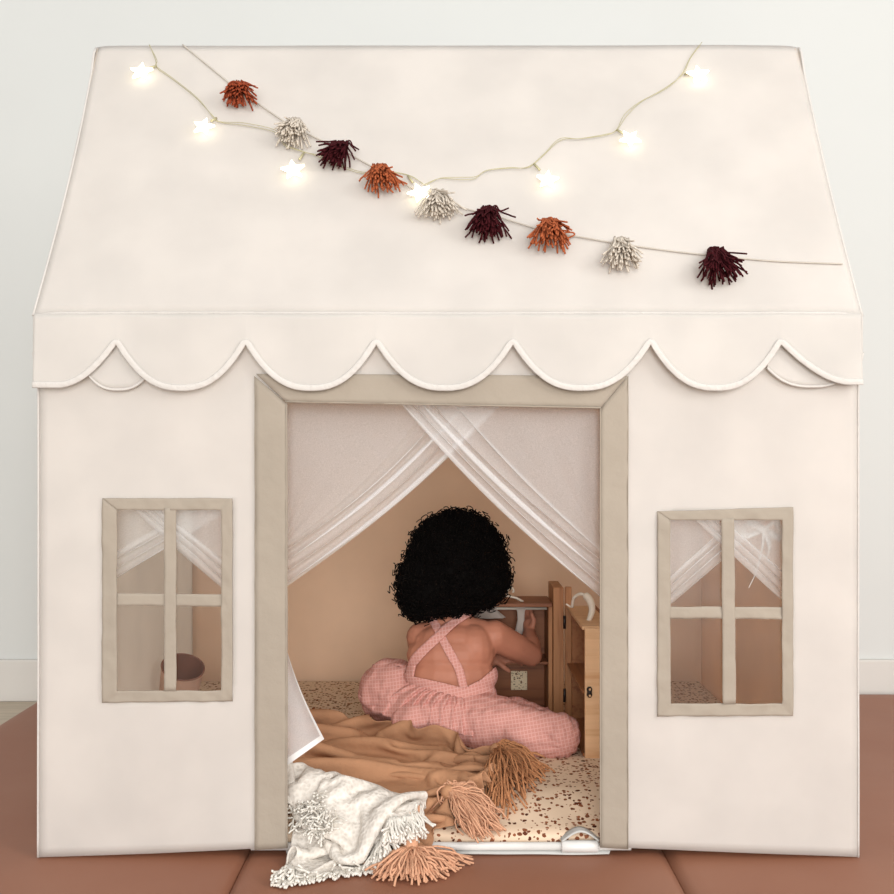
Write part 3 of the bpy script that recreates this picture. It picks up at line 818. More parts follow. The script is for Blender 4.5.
# gathered frill over the seat
def frill(u, v):
    tx = lerp(405, 496, u); ty = lerp(683, 707, u)
    bx = interp(u, [(0, 366), (0.25, 400), (0.5, 440), (0.75, 478), (1, 512)]); by = interp(u, [(0, 708), (0.2, 719), (0.5, 730), (0.8, 740), (1, 742)])
    px, py = lerp(tx, bx, v), lerp(ty, by, v**1.1)
    cen = math.sin(PI*u)
    y = 0.462-0.058*cen**0.6-0.024*v**0.7*(0.4+0.6*cen)+(0.05*(1-u)-0.055*u)*v**0.8*1.0
    pl = math.sin(u*2*PI*13+2.5*nz((u*3, v, 0), 2))
    amp = 0.0065*(0.45+v)*(1-0.45*v)
    lump = 0.010*math.sin(PI*min(1, v*1.6))*nz((u*6, v*3.0, 1), 1.3)
    p = P(px+3*pl*v*0.6, py, y)
    p.y -= pl*amp+lump; p.z += 0.008*math.sin(PI*v)+0.0015*pl
    return p
rom.grid(frill, 220, 30)
ro = rom.build('romper', M['gingham'], child)
m = ro.modifiers.new('s', 'SOLIDIFY'); m.thickness = 0.0012; m.offset = 1
bpy.context.view_layer.update()
bvh = BVHTree.FromPolygons([v.co for v in body_o.data.vertices], [p.vertices for p in body_o.data.polygons])
def on_back(px, py):
    o = Vector((0, CY, CZ)); d = (P(px, py, 0.4)-o).normalized()
    h = bvh.ray_cast(o, d)
    return h
def strap(pts, wid, off):
    b = MB(); sp_ = spline([Vector((x, y, 0)) for x, y in pts], 14); rows = []
    for i, p in enumerate(sp_):
        t = (sp_[min(i+1, len(sp_)-1)]-sp_[max(0, i-1)]).normalized(); nn = Vector((-t.y, t.x, 0)); row = []
        for k in range(5):
            q = p+nn*(k/4-0.5)*wid; h = on_back(q.x, q.y); dx = 0
            while h[0] is None and dx < 14:
                dx += 1; h = on_back(q.x+dx*0.5*(1 if q.x < 450 else -1), q.y)
            if h[0] is None: row.append(None)
            else:
                nrm_ = h[1] if h[1].y < 0 else -h[1]
                row.append(h[0]+nrm_*off)
        rows.append(row)
    vs_ = []; keep = [r for r in rows if all(q is not None for q in r)]
    for r in keep: vs_ += r
    b.add(vs_, [(j*5+i, j*5+i+1, (j+1)*5+i+1, (j+1)*5+i) for j in range(len(keep)-1) for i in range(4)])
    o = b.build('strap', M['gingham'], ro)
    m = o.modifiers.new('sm', 'SMOOTH'); m.iterations = 8; m.factor = 0.5
    m = o.modifiers.new('s', 'SOLIDIFY'); m.thickness = 0.003; m.offset = 0
strap([(425, 600), (434, 622), (446, 646), (458, 668), (464, 690)], 11, 0.0035)
strap([(478, 609), (462, 618), (445, 632), (428, 648), (415, 662), (411, 680)], 11.5, 0.0065)

# hair: dense curly crop
core = MB()
core.ball(P(456, 562, 0.515), (0.091, 0.090, 0.096), seg=24, ring=16)
core.ball(P(461, 549, 0.515), (0.074, 0.078, 0.066), seg=20, ring=14)
core.ball(P(429, 584, 0.500), (0.056, 0.075, 0.058)); core.ball(P(481, 575, 0.505), (0.048, 0.075, 0.056)); core.ball(P(420, 597, 0.500), (0.032, 0.05, 0.036)); core.ball(P(445, 593, 0.475), (0.055, 0.035, 0.035))
ho = blob('hc', core, 0.005, 4, 0.5)
hb = MB(); facec = HP(0, 0.10, -0.02); cand = []
for v in ho.data.vertices:
    p = v.co; fdst = (p-facec).length
    d = 0.0075*nz((p.x, p.y, p.z), 42)+0.004*nz((p.x, p.y, p.z), 95, 4)
    if fdst < 0.080: d -= 0.06*(1-fdst/0.080)**0.5
    else: cand.append((p.copy(), v.normal.copy()))
    hb.v.append(tuple(p+v.normal*d))
hb.f = [tuple(p.vertices) for p in ho.data.polygons]
bpy.data.objects.remove(ho)
for k in range(2600):
    p, n_ = R.choice(cand)
    rad = R.uniform(0.0034, 0.0072); turns = R.uniform(1.2, 3.0); L = rad*turns*R.uniform(0.9, 1.6)
    ax = (n_*0.7+Vector((R.uniform(-0.8, 0.8), R.uniform(-0.8, 0.8), R.uniform(-1.0, 0.4)))).normalized()
    u = ax.orthogonal().normalized(); u.rotate(Matrix.Rotation(R.uniform(0, 6.28), 3, ax)); w2 = ax.cross(u)
    nn = int(turns*9); ph = R.uniform(0, 6.28); st = p+n_*R.uniform(-0.003, 0.006)
    hb.tube([st+ax*L*i/nn+(u*math.cos(ph+2*PI*turns*i/nn)+w2*math.sin(ph+2*PI*turns*i/nn))*rad for i in range(nn+1)], 0.00105, 4, False)
for k in range(620):      # looser ringlets that stand off the outline
    p, n_ = R.choice(cand)
    rad = R.uniform(0.0045, 0.0080); turns = R.uniform(1.0, 2.2); L = rad*turns*R.uniform(0.5, 1.3)
    ax = (n_*0.35+Vector((R.uniform(-0.6, 0.6), R.uniform(-1.0, 1.0), R.uniform(-0.8, 0.3)))).normalized()
    u = ax.orthogonal().normalized(); w2 = ax.cross(u)
    nn = int(turns*11); ph = R.uniform(0, 6.28); st = p+n_*R.uniform(0.003, 0.009)
    hb.tube([st+ax*L*i/nn+(u*math.cos(ph+2*PI*turns*i/nn)+w2*math.sin(ph+2*PI*turns*i/nn))*rad for i in range(nn+1)], 0.0009, 4, False)
hb.build('hair', M['hair'], child)

# ------------------------------------------------------------------ toy wardrobe
ZF = MT-0.001
wd = thing('toy_wardrobe', (0.13, 0.65, ZF), 'open wooden toy wardrobe with side wing standing on the mattress beside the child', 'toy')
def bx(name, a, c, m_, parent, bev=0.0012):
    b = MB(); b.box(a, c); return b.build(name, M[m_], parent, smooth=False, bevel=bev)
x0, x1, zt = -0.015, 0.228, 0.314
bx('back_board', (x0, 0.695, ZF), (x1, 0.703, zt-0.008), 'wood_h', wd)
bx('side_board', (x0, 0.60, ZF), (x0+0.009, 0.6945, zt-0.0085), 'wood', wd); bx('side_board', (x1-0.009, 0.60, ZF), (x1, 0.6945, zt-0.0085), 'wood', wd)
bx('top_board', (x0-0.003, 0.594, zt-0.008), (x1-0.001, 0.706, zt), 'wood_h', wd); bx('bottom_board', (x0+0.0095, 0.601, ZF), (x1-0.0095, 0.6945, ZF+0.009), 'wood_h', wd)
bx('shelf', (x0+0.0095, 0.603, 0.180), (x1-0.0095, 0.6945, 0.186), 'wood_h', wd)
bx('corner_post', (0.2285, 0.586, ZF), (0.2505, 0.70, 0.349), 'wood', wd)
b = MB(); b.tube([(x0+0.009, 0.640, 0.296), (x1-0.009, 0.640, 0.296)], 0.003, 10); b.build('rail', M['hanger'], wd)
b = MB(); b.box((0.1438, 0.690, 0.105), (0.180, 0.6945, 0.1476)); b.build('picture_card', M['card'], wd, smooth=False, bevel=0.0006)
wing = bx('wing_back', (0.314, 0.329, ZF), (0.321, 0.598, 0.310), 'wood_y', wd)
bx('wing_post', (0.254, 0.588, ZF), (0.268, 0.598, 0.350), 'wood', wing)
bx('wing_front', (0.261, 0.318, ZF), (0.321, 0.328, 0.308), 'wood_light', wing)
bx('wing_end', (0.2685, 0.588, ZF), (0.3135, 0.597, 0.302), 'wood_y', wing)
bx('wing_top', (0.257, 0.3285, 0.303), (0.3135, 0.587, 0.310), 'wood_light', wing)
bx('wing_shelf', (0.258, 0.3285, 0.182), (0.3135, 0.587, 0.187), 'wood_y', wing)
bx('wing_bottom', (0.258, 0.3285, ZF), (0.3135, 0.587, ZF+0.008), 'wood_y', wing)
for zz in (0.118, 0.275):
    b = MB(); b.tube([(0.2523, 0.585, zz-0.014), (0.2523, 0.585, zz+0.014)], 0.0032, 10); b.build('hinge', M['black'], wd)
hp = P(589.5, 692, 0.3165)
b = MB()
b.tube([hp+Vector((0, 0, -0.010)), hp+Vector((0, 0, -0.006)), hp, hp+Vector((0, 0, 0.006)), hp+Vector((0, 0, 0.010))], [0.003, 0.0055, 0.0045, 0.0055, 0.003], 12)
lt = b.build('latch', M['black'], wing)
for s in (-1, 1):
    b = MB(); b.ball(hp+Vector((0, -0.005, s*0.006)), 0.0022); b.build('screw', M['wood_light'], lt)
# small hangers and doll clothes
def hanger(loc, s, rz, lab, grp='doll hangers'):
    b = MB(); pts = spline([Vector((0, 0, 0.0)), Vector((0, 0, 0.012)), Vector((0.006, 0, 0.020)), Vector((0.013, 0, 0.014)), Vector((0.012, 0, 0.008))], 6)
    Mx = Matrix.Translation(Vector(loc)) @ Matrix.Rotation(rz, 4, 'Z') @ Matrix.Scale(s, 4)
    b.tube([Mx @ p for p in pts], 0.0024*s, 8)
    b.tube([Mx @ Vector(p) for p in [(-0.034, 0, -0.012), (-0.02, 0, -0.004), (0, 0, 0.001), (0.02, 0, -0.004), (0.034, 0, -0.012)]], 0.0026*s, 8)
    o = b.build('doll_hanger', M['hanger']); return tag(o, lab, 'hanger')
hanger(P(513, 599, 0.62)+Vector((-0.012, 0, 0.006)), 1.0, 0, 'small white toy clothes hanger lying on top of the wooden toy wardrobe')
b = MB(); pts = spline([P(572, 607, 0.45), P(574, 598, 0.44), P(581, 594, 0.43), P(589, 599, 0.42), P(592, 610, 0.41), P(588, 622, 0.40), P(586, 624, 0.40)], 8)
n_ = len(pts); b.tube(pts, [0.0022+0.0045*math.sin(PI*i/(n_-1))**2*(i > n_*0.4)+0.001 for i in range(n_)], 10)
b.tube([P(571, 607, 0.452), P(566, 604, 0.455)], 0.002, 8)
o = b.build('doll_hanger', M['hanger']); tag(o, 'curved cream toy clothes hanger hooked on the right wing of the toy wardrobe', 'hanger')
def doll_dress(c, w_, h, lab, m_='doll'):
    c = Vector(c); b = MB()
    prof = [(0.0, 0.35), (0.10, 0.9), (0.22, 0.55), (0.45, 0.5), (1.0, 1.0)]
    def fn(u, v):
        a = u*2*PI; r_ = interp(v, prof)*w_/2
        pl = 1+0.10*math.sin(a*7)*v
        return (c.x+math.cos(a)*r_*pl, c.y+math.sin(a)*r_*0.35*pl, c.z-v*h)
    b.grid(fn, 48, 20); o = b.build('doll_dress', M[m_]); tag(o, lab, 'doll clothes', 'doll clothes in the toy wardrobe'); return o
doll_dress(P(521, 604, 0.640), 0.030, 0.075, 'pale grey doll dress hanging in the toy wardrobe nearest the hand')
doll_dress(P(489, 604, 0.640), 0.070, 0.030, 'cream doll top hanging in the toy wardrobe above the child\'s shoulder')

# ------------------------------------------------------------------ brown bowl seen through the left window
bw = thing('storage_bowl', (-0.57, 0.62, MT), 'brown lined round tub with pink outside tipped towards the left tent window', 'tub')
bc = P(183, 667, 0.62); ax = Vector((0.22, -0.36, 0.80)).normalized(); u_ = ax.orthogonal().normalized(); v_ = ax.cross(u_)
def tub(r0, r1, h, th=0.0):
    def fn(u, v):
        a = 2*PI*u; r_ = lerp(r0, r1, v**0.6)
        return bc+(u_*math.cos(a)+v_*math.sin(a))*r_-ax*h*(1-v)
    return fn
b = MB(); b.grid(tub(0.036, 0.046, 0.112), 40, 12); b.add([bc-ax*0.112+(u_*math.cos(a)+v_*math.sin(a))*0.036 for a in [2*PI*k/40 for k in range(40)]], [tuple(range(40))]); b.build('outer_wall', M['bowl_out'], bw)
b = MB(); b.grid(tub(0.032, 0.0445, 0.107), 40, 12); b.add([bc-ax*0.107+(u_*math.cos(a)+v_*math.sin(a))*0.032 for a in [2*PI*k/40 for k in range(40)]], [tuple(range(40))])
b.build('lining', M['bowl'], bw)
b = MB(); b.tube([bc+(u_*math.cos(a)+v_*math.sin(a))*0.0458 for a in [2*PI*k/40 for k in range(41)]], 0.0018, 8); b.build('rim', M['bowl'], bw)

# ------------------------------------------------------------------ settled cloth shapes
# vertices of the two heaped cloths, row by row: x, y, z steps from the vertex before, in units of 0.6 mm
def cloth_grid(nu, nums):
    rows = []; first = [0, 0, 0]
    for j in range(len(nums)//(3*nu)):
        row = []
        for i in range(nu):
            k = (j*nu+i)*3
            prev = first if i == 0 else cur
            cur = [prev[0]+nums[k], prev[1]+nums[k+1], prev[2]+nums[k+2]]
            if i == 0: first = cur
            row.append(Vector(cur)*0.0006)
        rows.append(row)
    return rows
BLANKET = cloth_grid(62, [
-633,866,175,16,-4,-12,16,-2,-8,21,-2,-6,18,-1,-2,21,0,2,18,2,7,15,0,12,19,0,2,25,-1,4,19,-1,3,25,-4,3,18,-3,0,28,-7,-2,20,-3,-6,9,5,-16,14,0,-12,17,-9,-6,14,-11,3,15,-14,10,11,-9,12,13,-12,14,1,-18,4,0,-19,5,2,-18,-2,10,-14,-9,18,-4,-6,19,3,3,19,2,4,17,5,-5,14,-4,-11,9,-17,-8,6,-16,8,5,-12,15,6,-6,17,18,-10,7,6,-17,-7,-4,-18,-6,5,-17,-6,16,-11,-2,18,0,4,18,5,7,19,3,6,18,-2,-7,17,0,-7,18,-1,-6,17,-6,-4,10,-17,0,-3,-18,4,-4,-19,5,4,-17,-6,1,-12,-16,4,-14,-12,15,-13,-3,19,-1,3,13,-11,6,17,-4,10,19,5,-1,18,2,0,16,-13,3,-4,-19,-1,-14,-10,-9,
14,14,-9,18,-4,-4,18,-4,-2,18,-7,0,17,-6,3,17,-10,1,18,-4,3,18,1,6,18,0,7,20,-3,2,19,-4,0,21,-4,-4,19,-3,-6,20,2,-9,15,3,-10,13,2,-13,16,-6,-9,15,-13,0,12,-12,9,11,-9,15,10,-6,16,9,-14,7,4,-18,3,3,-18,-4,10,-13,-10,18,-3,-7,18,3,1,17,4,6,18,-1,-3,16,-4,-9,10,-15,-8,2,-19,6,5,-8,16,4,-9,17,10,-15,9,15,-10,-6,10,-11,-10,1,-18,-7,10,-14,-5,18,-6,-1,17,4,7,18,5,7,18,-3,1,16,-8,-6,18,-1,-6,17,2,-6,16,-9,-4,5,-19,2,-8,-16,6,2,-18,3,15,-12,-5,4,-14,-11,2,-10,-16,11,-15,-5,16,-9,2,18,-2,8,15,-6,7,18,0,2,18,3,0,16,-13,3,-3,-19,0,-10,-12,-4,
19,10,7,17,-8,1,15,-10,1,15,-10,3,15,-9,1,16,-8,3,17,-7,3,17,-6,3,18,-5,-3,19,-4,-5,17,-1,-8,17,1,-10,17,4,-9,15,8,-8,16,0,-9,15,-6,-11,15,-13,-1,12,-12,10,9,-8,14,9,-2,18,10,-12,10,10,-15,1,6,-17,-6,10,-11,-11,17,-1,-8,19,3,1,17,4,4,19,0,-2,15,-8,-6,9,-15,-8,2,-19,4,3,-10,18,3,-10,14,6,-16,9,13,-14,-2,17,-4,-8,11,-10,-10,6,-16,-7,15,-10,-5,19,0,3,15,5,8,18,-3,2,17,-4,1,16,-7,-6,17,-6,-5,17,2,-6,15,-12,-3,0,-19,3,-9,-14,6,7,-19,1,17,-4,-4,12,-13,-7,1,-12,-15,8,-15,-9,15,-10,1,17,-3,8,15,-4,8,18,-5,2,18,2,0,15,-11,3,1,-19,3,-12,-15,-7,
13,-7,18,12,-13,0,13,-12,0,14,-12,1,15,-10,0,15,-10,1,16,-9,-3,17,-6,-8,15,0,-10,17,3,-11,15,5,-10,15,10,-7,15,6,-8,17,-1,-10,15,-8,-7,15,-13,-1,11,-12,10,10,-5,16,8,-3,16,10,-11,12,12,-15,1,12,-11,-8,12,-7,-12,17,0,-8,18,5,2,18,3,1,18,-1,-3,15,-10,-7,8,-16,-4,2,-19,5,3,-10,15,2,-12,15,4,-17,7,12,-14,-2,17,-6,-5,16,-4,-7,10,-12,-9,13,-10,-8,18,-4,-1,16,3,8,18,-2,2,17,-6,0,17,-4,-1,17,-4,-3,13,-10,-6,19,-2,-5,10,-16,-2,-4,-17,4,-8,-16,5,9,-17,2,17,-2,-6,17,-4,-5,9,-14,-8,4,-15,-13,13,-10,-1,17,-6,8,16,-1,8,16,-8,1,18,-3,1,15,-11,3,4,-18,3,-11,-16,-4,
0,-20,10,11,-13,-3,13,-13,-2,14,-11,0,15,-11,-4,15,-8,-8,15,-4,-11,15,3,-12,15,7,-9,15,10,-8,14,9,-7,17,3,-10,15,-4,-9,17,-10,-6,13,-12,2,12,-12,11,10,-3,15,9,-4,16,10,-11,11,13,-14,-1,15,-7,-8,15,-1,-11,16,3,-6,18,5,-1,18,1,-3,18,-3,-5,15,-10,-4,7,-17,-1,3,-17,6,2,-11,15,2,-13,13,4,-18,6,12,-14,-3,16,-6,-5,18,0,-4,14,-7,-7,12,-9,-9,17,-6,-3,18,-1,4,17,-1,3,17,-7,-1,16,-6,0,17,-3,0,18,-4,-3,13,-10,-6,13,-11,-6,6,-17,-1,-1,-17,5,-6,-17,6,8,-17,2,16,-5,-4,16,5,-10,16,-5,-4,7,-16,-13,12,-11,0,15,-8,3,18,-1,14,15,-7,-1,16,-10,-1,12,-13,3,6,-17,4,-6,-19,1,
-5,-21,-3,11,-13,-3,13,-12,-1,14,-11,-6,14,-5,-11,15,1,-13,13,6,-10,15,10,-7,14,9,-7,16,6,-11,15,-1,-11,17,-8,-8,15,-9,-2,15,-12,3,12,-9,11,10,-3,15,10,-6,14,12,-12,9,15,-11,-3,16,-3,-9,15,5,-7,16,7,-5,17,3,-6,19,-1,-6,16,-5,-5,16,-11,-3,9,-16,2,3,-16,9,2,-12,14,3,-13,13,4,-17,4,12,-14,-5,16,-6,-5,17,-2,-3,18,2,-3,16,-4,-5,15,-7,-4,17,-5,-1,17,-3,1,16,-6,-2,16,-7,0,17,-5,0,17,-3,-1,18,-5,-3,10,-15,-7,7,-17,-4,4,-17,0,3,-18,3,-4,-17,8,6,-17,3,18,-3,-5,13,5,-11,17,-1,-6,16,-6,0,13,-12,1,15,-8,-1,16,-6,7,12,-13,-1,12,-13,0,12,-12,2,9,-16,4,1,-17,6,
-7,-19,-5,11,-13,-4,13,-9,-8,15,-2,-13,13,4,-11,15,10,-8,13,9,-8,15,6,-10,15,0,-11,16,-4,-9,16,-9,-3,17,-9,0,15,-10,2,13,-8,10,10,-3,14,11,-8,13,13,-11,5,16,-8,-4,16,1,-8,15,8,-7,15,4,-8,18,2,-7,17,-2,-6,17,-7,-3,16,-9,-1,12,-13,2,4,-13,11,1,-12,12,2,-14,11,7,-16,5,12,-13,-5,16,-5,-5,17,0,-3,17,-2,-4,17,-1,-4,17,-4,-5,16,-5,-2,17,-5,-1,16,-6,-1,16,-7,-1,16,-7,0,16,-5,0,17,-4,-1,14,-12,-3,6,-15,-5,4,-18,-1,4,-17,0,5,-16,1,0,-17,7,7,-15,2,18,-2,-6,15,-3,-4,15,-2,3,18,4,10,16,-8,0,12,-12,-1,9,-13,-12,12,-13,0,13,-12,0,12,-12,1,11,-13,2,8,-15,7,
-12,-16,-10,11,-8,-10,15,1,-11,15,8,-10,14,7,-9,15,6,-11,14,1,-11,17,-3,-9,16,-7,-4,17,-8,0,16,-7,0,15,-9,1,14,-7,10,11,-5,12,12,-9,9,15,-9,3,17,-5,-5,14,6,-9,16,3,-7,16,2,-7,16,-2,-6,18,-4,-1,16,-5,0,15,-7,2,15,-8,-2,13,-12,0,6,-13,10,-7,-10,13,4,-15,9,14,-12,-2,16,1,-10,15,-4,-4,17,-4,-4,16,-5,-3,17,-5,-3,16,-5,-4,17,-6,-2,16,-7,0,16,-6,0,15,-7,0,17,-6,0,15,-6,0,14,-7,5,12,-10,7,4,-16,-6,0,-15,-6,5,-16,0,3,-16,0,6,-17,0,12,-12,0,15,-8,0,18,-2,6,13,5,10,17,1,5,15,-11,-2,11,-14,-6,8,-10,-11,12,-12,-2,12,-13,0,12,-12,0,12,-13,0,12,-12,1,
-13,-7,-18,17,3,-11,14,5,-9,17,5,-12,14,1,-11,17,-3,-9,16,-5,-5,17,-7,0,17,-7,0,16,-7,0,15,-8,1,14,-6,9,12,-6,9,14,-9,7,16,-7,-1,16,-1,-6,15,4,-8,16,0,-6,17,-2,-5,17,-3,0,17,-3,0,15,-3,6,16,1,8,16,-7,1,10,-12,-6,9,-12,-9,9,-13,5,-7,-11,13,9,-13,7,16,-5,-8,13,-1,-9,17,-4,-5,16,-6,-2,16,-7,-1,16,-6,0,16,-6,0,16,-6,0,16,-6,0,16,-7,0,15,-6,0,16,-6,0,14,-5,6,13,-2,11,14,-10,5,10,-13,-5,-4,-16,-7,3,-18,2,1,-18,0,5,-17,-3,12,-14,-3,16,-5,3,16,4,8,16,2,8,17,-4,-1,10,-7,-12,11,-13,-7,9,-13,-5,11,-12,0,12,-12,0,12,-10,7,13,-13,-4,11,-13,-2,
2,4,-21,14,1,-10,14,0,-11,16,-2,-9,16,-6,-6,17,-6,0,16,-6,0,16,-6,0,16,-6,0,16,-7,0,14,-7,8,14,-7,6,15,-7,2,17,-4,-2,15,0,-7,16,-1,-4,17,-3,-3,17,-3,0,16,-3,1,17,-1,6,15,2,7,14,4,9,16,-6,3,11,-12,-7,5,-9,-13,11,-12,-6,9,-13,2,-1,-12,14,14,-11,2,12,-2,-13,16,-5,-5,16,-6,0,16,-6,0,15,-6,0,16,-5,0,15,-6,0,16,-6,0,16,-6,0,15,-6,0,15,-7,1,15,-4,7,13,2,11,14,-9,4,12,-11,1,13,-11,1,10,-8,-10,0,-19,1,2,-17,3,2,-17,0,4,-16,-3,15,-9,-1,16,1,10,15,2,5,19,-3,-4,5,-7,-16,9,-10,-9,10,-15,-1,12,-11,0,11,-12,2,12,-10,10,12,-11,-1,14,-13,-2,
1,-6,-21,14,-5,-8,15,-5,-5,17,-6,-2,16,-5,0,16,-6,1,15,-6,0,16,-6,-1,16,-6,0,15,-6,4,15,-7,3,16,-4,-3,16,-4,-1,16,-3,-3,17,-4,0,17,-4,0,16,-2,3,16,0,6,15,2,7,14,6,8,15,3,7,16,-6,4,12,-11,-6,4,-8,-15,6,-10,-12,12,-13,-2,10,-12,0,5,-13,11,14,-9,1,13,-4,-12,17,-5,0,15,-6,0,15,-5,0,15,-6,0,16,-6,0,15,-5,0,16,-6,0,16,-6,0,14,-6,4,14,-3,6,14,2,11,15,-8,3,13,-6,-9,13,-10,0,9,-14,6,15,-5,-1,14,-11,-7,2,-14,4,0,-19,4,2,-15,3,7,-16,1,16,-1,7,16,1,4,16,-2,-5,8,-6,-14,7,-11,-9,11,-14,1,7,-13,-6,10,-12,-3,11,-9,11,11,-11,6,15,-12,-2,
2,-20,-10,15,-7,-1,16,-5,1,15,-3,2,16,-5,2,15,-7,-3,15,-6,-4,16,-6,-1,15,-6,-1,17,-6,0,15,-5,0,17,-5,0,16,-4,0,17,-4,3,16,-2,5,16,1,6,15,3,7,15,7,7,14,5,7,16,-1,6,15,-6,3,14,-10,-6,7,-8,-12,2,-8,-15,9,-10,-11,11,-13,0,11,-12,0,12,-10,0,14,-9,0,14,-7,0,14,-5,0,15,-6,0,15,-6,0,16,-5,0,15,-6,0,16,-5,0,15,-6,1,14,-4,6,14,2,10,14,-2,7,15,-8,2,14,-6,-8,11,-3,-11,15,-10,-2,9,-10,4,15,-11,-1,15,-8,-6,10,-10,7,4,-17,7,3,-15,4,6,-17,-1,11,-9,11,15,0,6,18,2,-1,11,3,-12,8,-12,-10,11,-14,2,7,-15,-4,10,-11,-11,4,-14,0,1,-14,12,16,-11,3,
3,-21,7,15,-3,4,16,-2,3,16,-6,0,13,-8,-6,15,-7,-5,15,-6,-3,16,-6,-2,16,-5,0,17,-6,1,16,-5,2,17,-3,4,16,-1,4,17,1,6,15,3,6,14,8,6,14,5,6,16,1,8,15,-4,4,15,-8,-1,13,-7,-8,11,-8,-8,11,-9,-8,1,-7,-15,8,-11,-10,12,-12,0,11,-12,0,13,-10,0,14,-9,0,14,-6,0,15,-6,0,15,-5,0,16,-6,0,15,-5,0,15,-5,0,15,-5,4,15,-2,7,13,4,10,14,-4,7,15,-8,0,13,-6,-8,11,-1,-13,13,-7,-7,14,-10,0,12,-10,1,14,-11,-1,14,-9,0,12,-9,0,13,-10,6,6,-14,5,7,-11,6,8,-15,4,13,-5,9,17,0,2,14,7,-4,10,-1,-16,10,-14,-4,9,-16,2,8,-12,-10,6,-16,0,1,-16,6,-6,-12,11,
3,-13,18,15,-3,3,15,-6,-1,12,-10,-8,14,-7,-5,16,-6,-3,16,-5,-1,17,-5,0,16,-3,2,17,-4,3,17,-1,4,16,2,5,16,4,4,14,7,6,15,3,5,16,1,7,15,-4,5,16,-6,0,13,-7,-7,13,-5,-10,10,0,-12,12,-8,-9,7,-15,3,11,-9,-7,5,-10,-12,12,-12,-2,11,-11,0,13,-10,0,13,-9,0,15,-7,0,15,-5,0,15,-6,0,15,-5,0,16,-4,5,15,-3,6,14,2,7,14,3,8,14,-6,6,14,-9,-2,13,-5,-9,10,1,-13,14,-7,-8,14,-9,0,13,-9,0,13,-10,0,11,-10,0,14,-10,0,14,-10,0,13,-9,0,13,-7,1,12,-8,6,9,-11,7,9,-12,7,16,-3,3,15,4,0,15,9,-6,10,-9,-11,8,-14,1,9,-16,-2,5,-15,1,-5,-14,11,-14,-9,5,
2,-12,17,14,-8,0,12,-9,-7,15,-7,-5,16,-5,-3,17,-4,-1,16,-2,0,17,-2,2,16,-1,2,17,3,4,16,3,3,15,3,4,16,1,6,15,0,5,16,-4,4,15,-6,0,14,-6,-5,13,-4,-10,11,-1,-11,11,3,-12,12,-5,-11,11,-12,-5,8,-13,0,7,-14,4,11,-11,-4,10,-12,-7,11,-11,0,14,-10,0,13,-8,0,15,-7,0,15,-6,3,16,-3,4,15,-2,6,16,1,6,14,6,6,15,-2,8,13,-8,3,13,-10,-5,12,-4,-10,11,1,-12,13,-6,-8,14,-9,-1,14,-8,0,12,-10,0,13,-9,0,13,-10,0,12,-9,0,14,-10,0,13,-9,0,13,-8,0,15,-7,0,13,-6,3,10,-10,8,15,-1,4,16,5,-2,14,-1,8,16,3,-6,10,-13,-3,6,-15,0,-2,-14,6,-8,-14,8,-15,-7,2,
-1,-16,20,13,-8,-5,16,-6,-5,17,-3,-4,16,-2,-1,18,0,-1,16,0,0,17,0,1,16,0,2,16,1,4,16,-1,3,16,-1,4,15,-4,2,16,-6,-1,14,-6,-6,12,-3,-10,11,1,-12,11,6,-10,11,1,-11,12,-7,-10,10,-11,-5,11,-12,-2,9,-13,0,9,-14,0,9,-12,0,11,-13,0,11,-11,2,14,-9,4,15,-6,4,16,-4,4,15,-2,4,16,0,5,15,5,5,15,1,6,15,-4,6,13,-11,0,12,-8,-8,11,-3,-11,11,0,-12,13,-5,-8,15,-9,-1,13,-8,0,13,-9,0,13,-9,0,13,-9,0,13,-10,0,13,-9,0,13,-9,0,13,-8,0,14,-9,0,14,-8,0,14,-6,0,15,-4,0,14,-3,3,17,0,5,14,2,7,13,6,9,14,-5,-2,8,-13,0,-8,-17,6,-11,-8,5,-14,-7,4,
1,-14,19,19,-1,-6,15,-2,-4,19,-1,-4,16,-2,-2,18,-2,-1,16,-2,0,16,-1,1,16,-2,1,16,-3,2,15,-4,0,15,-5,-3,13,-5,-6,12,-2,-11,11,2,-11,11,5,-10,10,8,-10,12,-1,-11,10,-9,-9,12,-11,-2,10,-12,0,10,-13,0,8,-13,1,10,-13,2,10,-12,4,13,-9,6,14,-7,4,15,-6,5,15,-3,4,16,1,3,16,0,4,15,-1,5,15,-2,5,14,-7,3,12,-10,-4,12,-6,-10,10,-2,-12,12,-3,-11,13,-6,-8,14,-8,-1,14,-8,0,13,-8,0,13,-9,0,13,-9,0,13,-9,0,14,-9,0,13,-9,0,13,-9,0,13,-8,0,14,-8,0,14,-8,0,15,-6,0,16,-4,1,15,-3,6,14,2,8,16,1,6,10,8,8,16,0,3,13,-11,1,-9,-17,6,-10,-7,4,-14,-8,5,
16,-16,3,16,3,2,16,1,-1,17,-1,-3,15,-4,-2,16,-4,-3,15,-3,-1,15,-3,-1,15,-4,-1,15,-5,-5,13,-4,-7,12,-1,-11,10,3,-11,10,7,-10,9,11,-8,11,3,-11,11,-4,-11,12,-10,-5,11,-12,0,9,-12,2,10,-11,3,11,-11,5,11,-10,4,11,-9,5,13,-8,5,16,-2,5,14,-4,3,15,-4,4,15,-4,4,14,-5,5,14,-5,3,15,-6,3,14,-8,0,12,-8,-7,9,-3,-12,11,-2,-12,12,-6,-10,13,-7,-7,14,-7,-3,14,-8,0,14,-7,0,14,-9,0,13,-8,0,13,-9,0,13,-9,0,13,-9,0,13,-9,0,13,-9,0,13,-8,1,15,-7,5,14,-6,3,14,-6,1,17,1,3,15,0,5,14,3,6,14,2,7,12,-2,6,18,0,3,14,-8,2,-1,-16,3,-12,-11,2,-13,-9,-1,
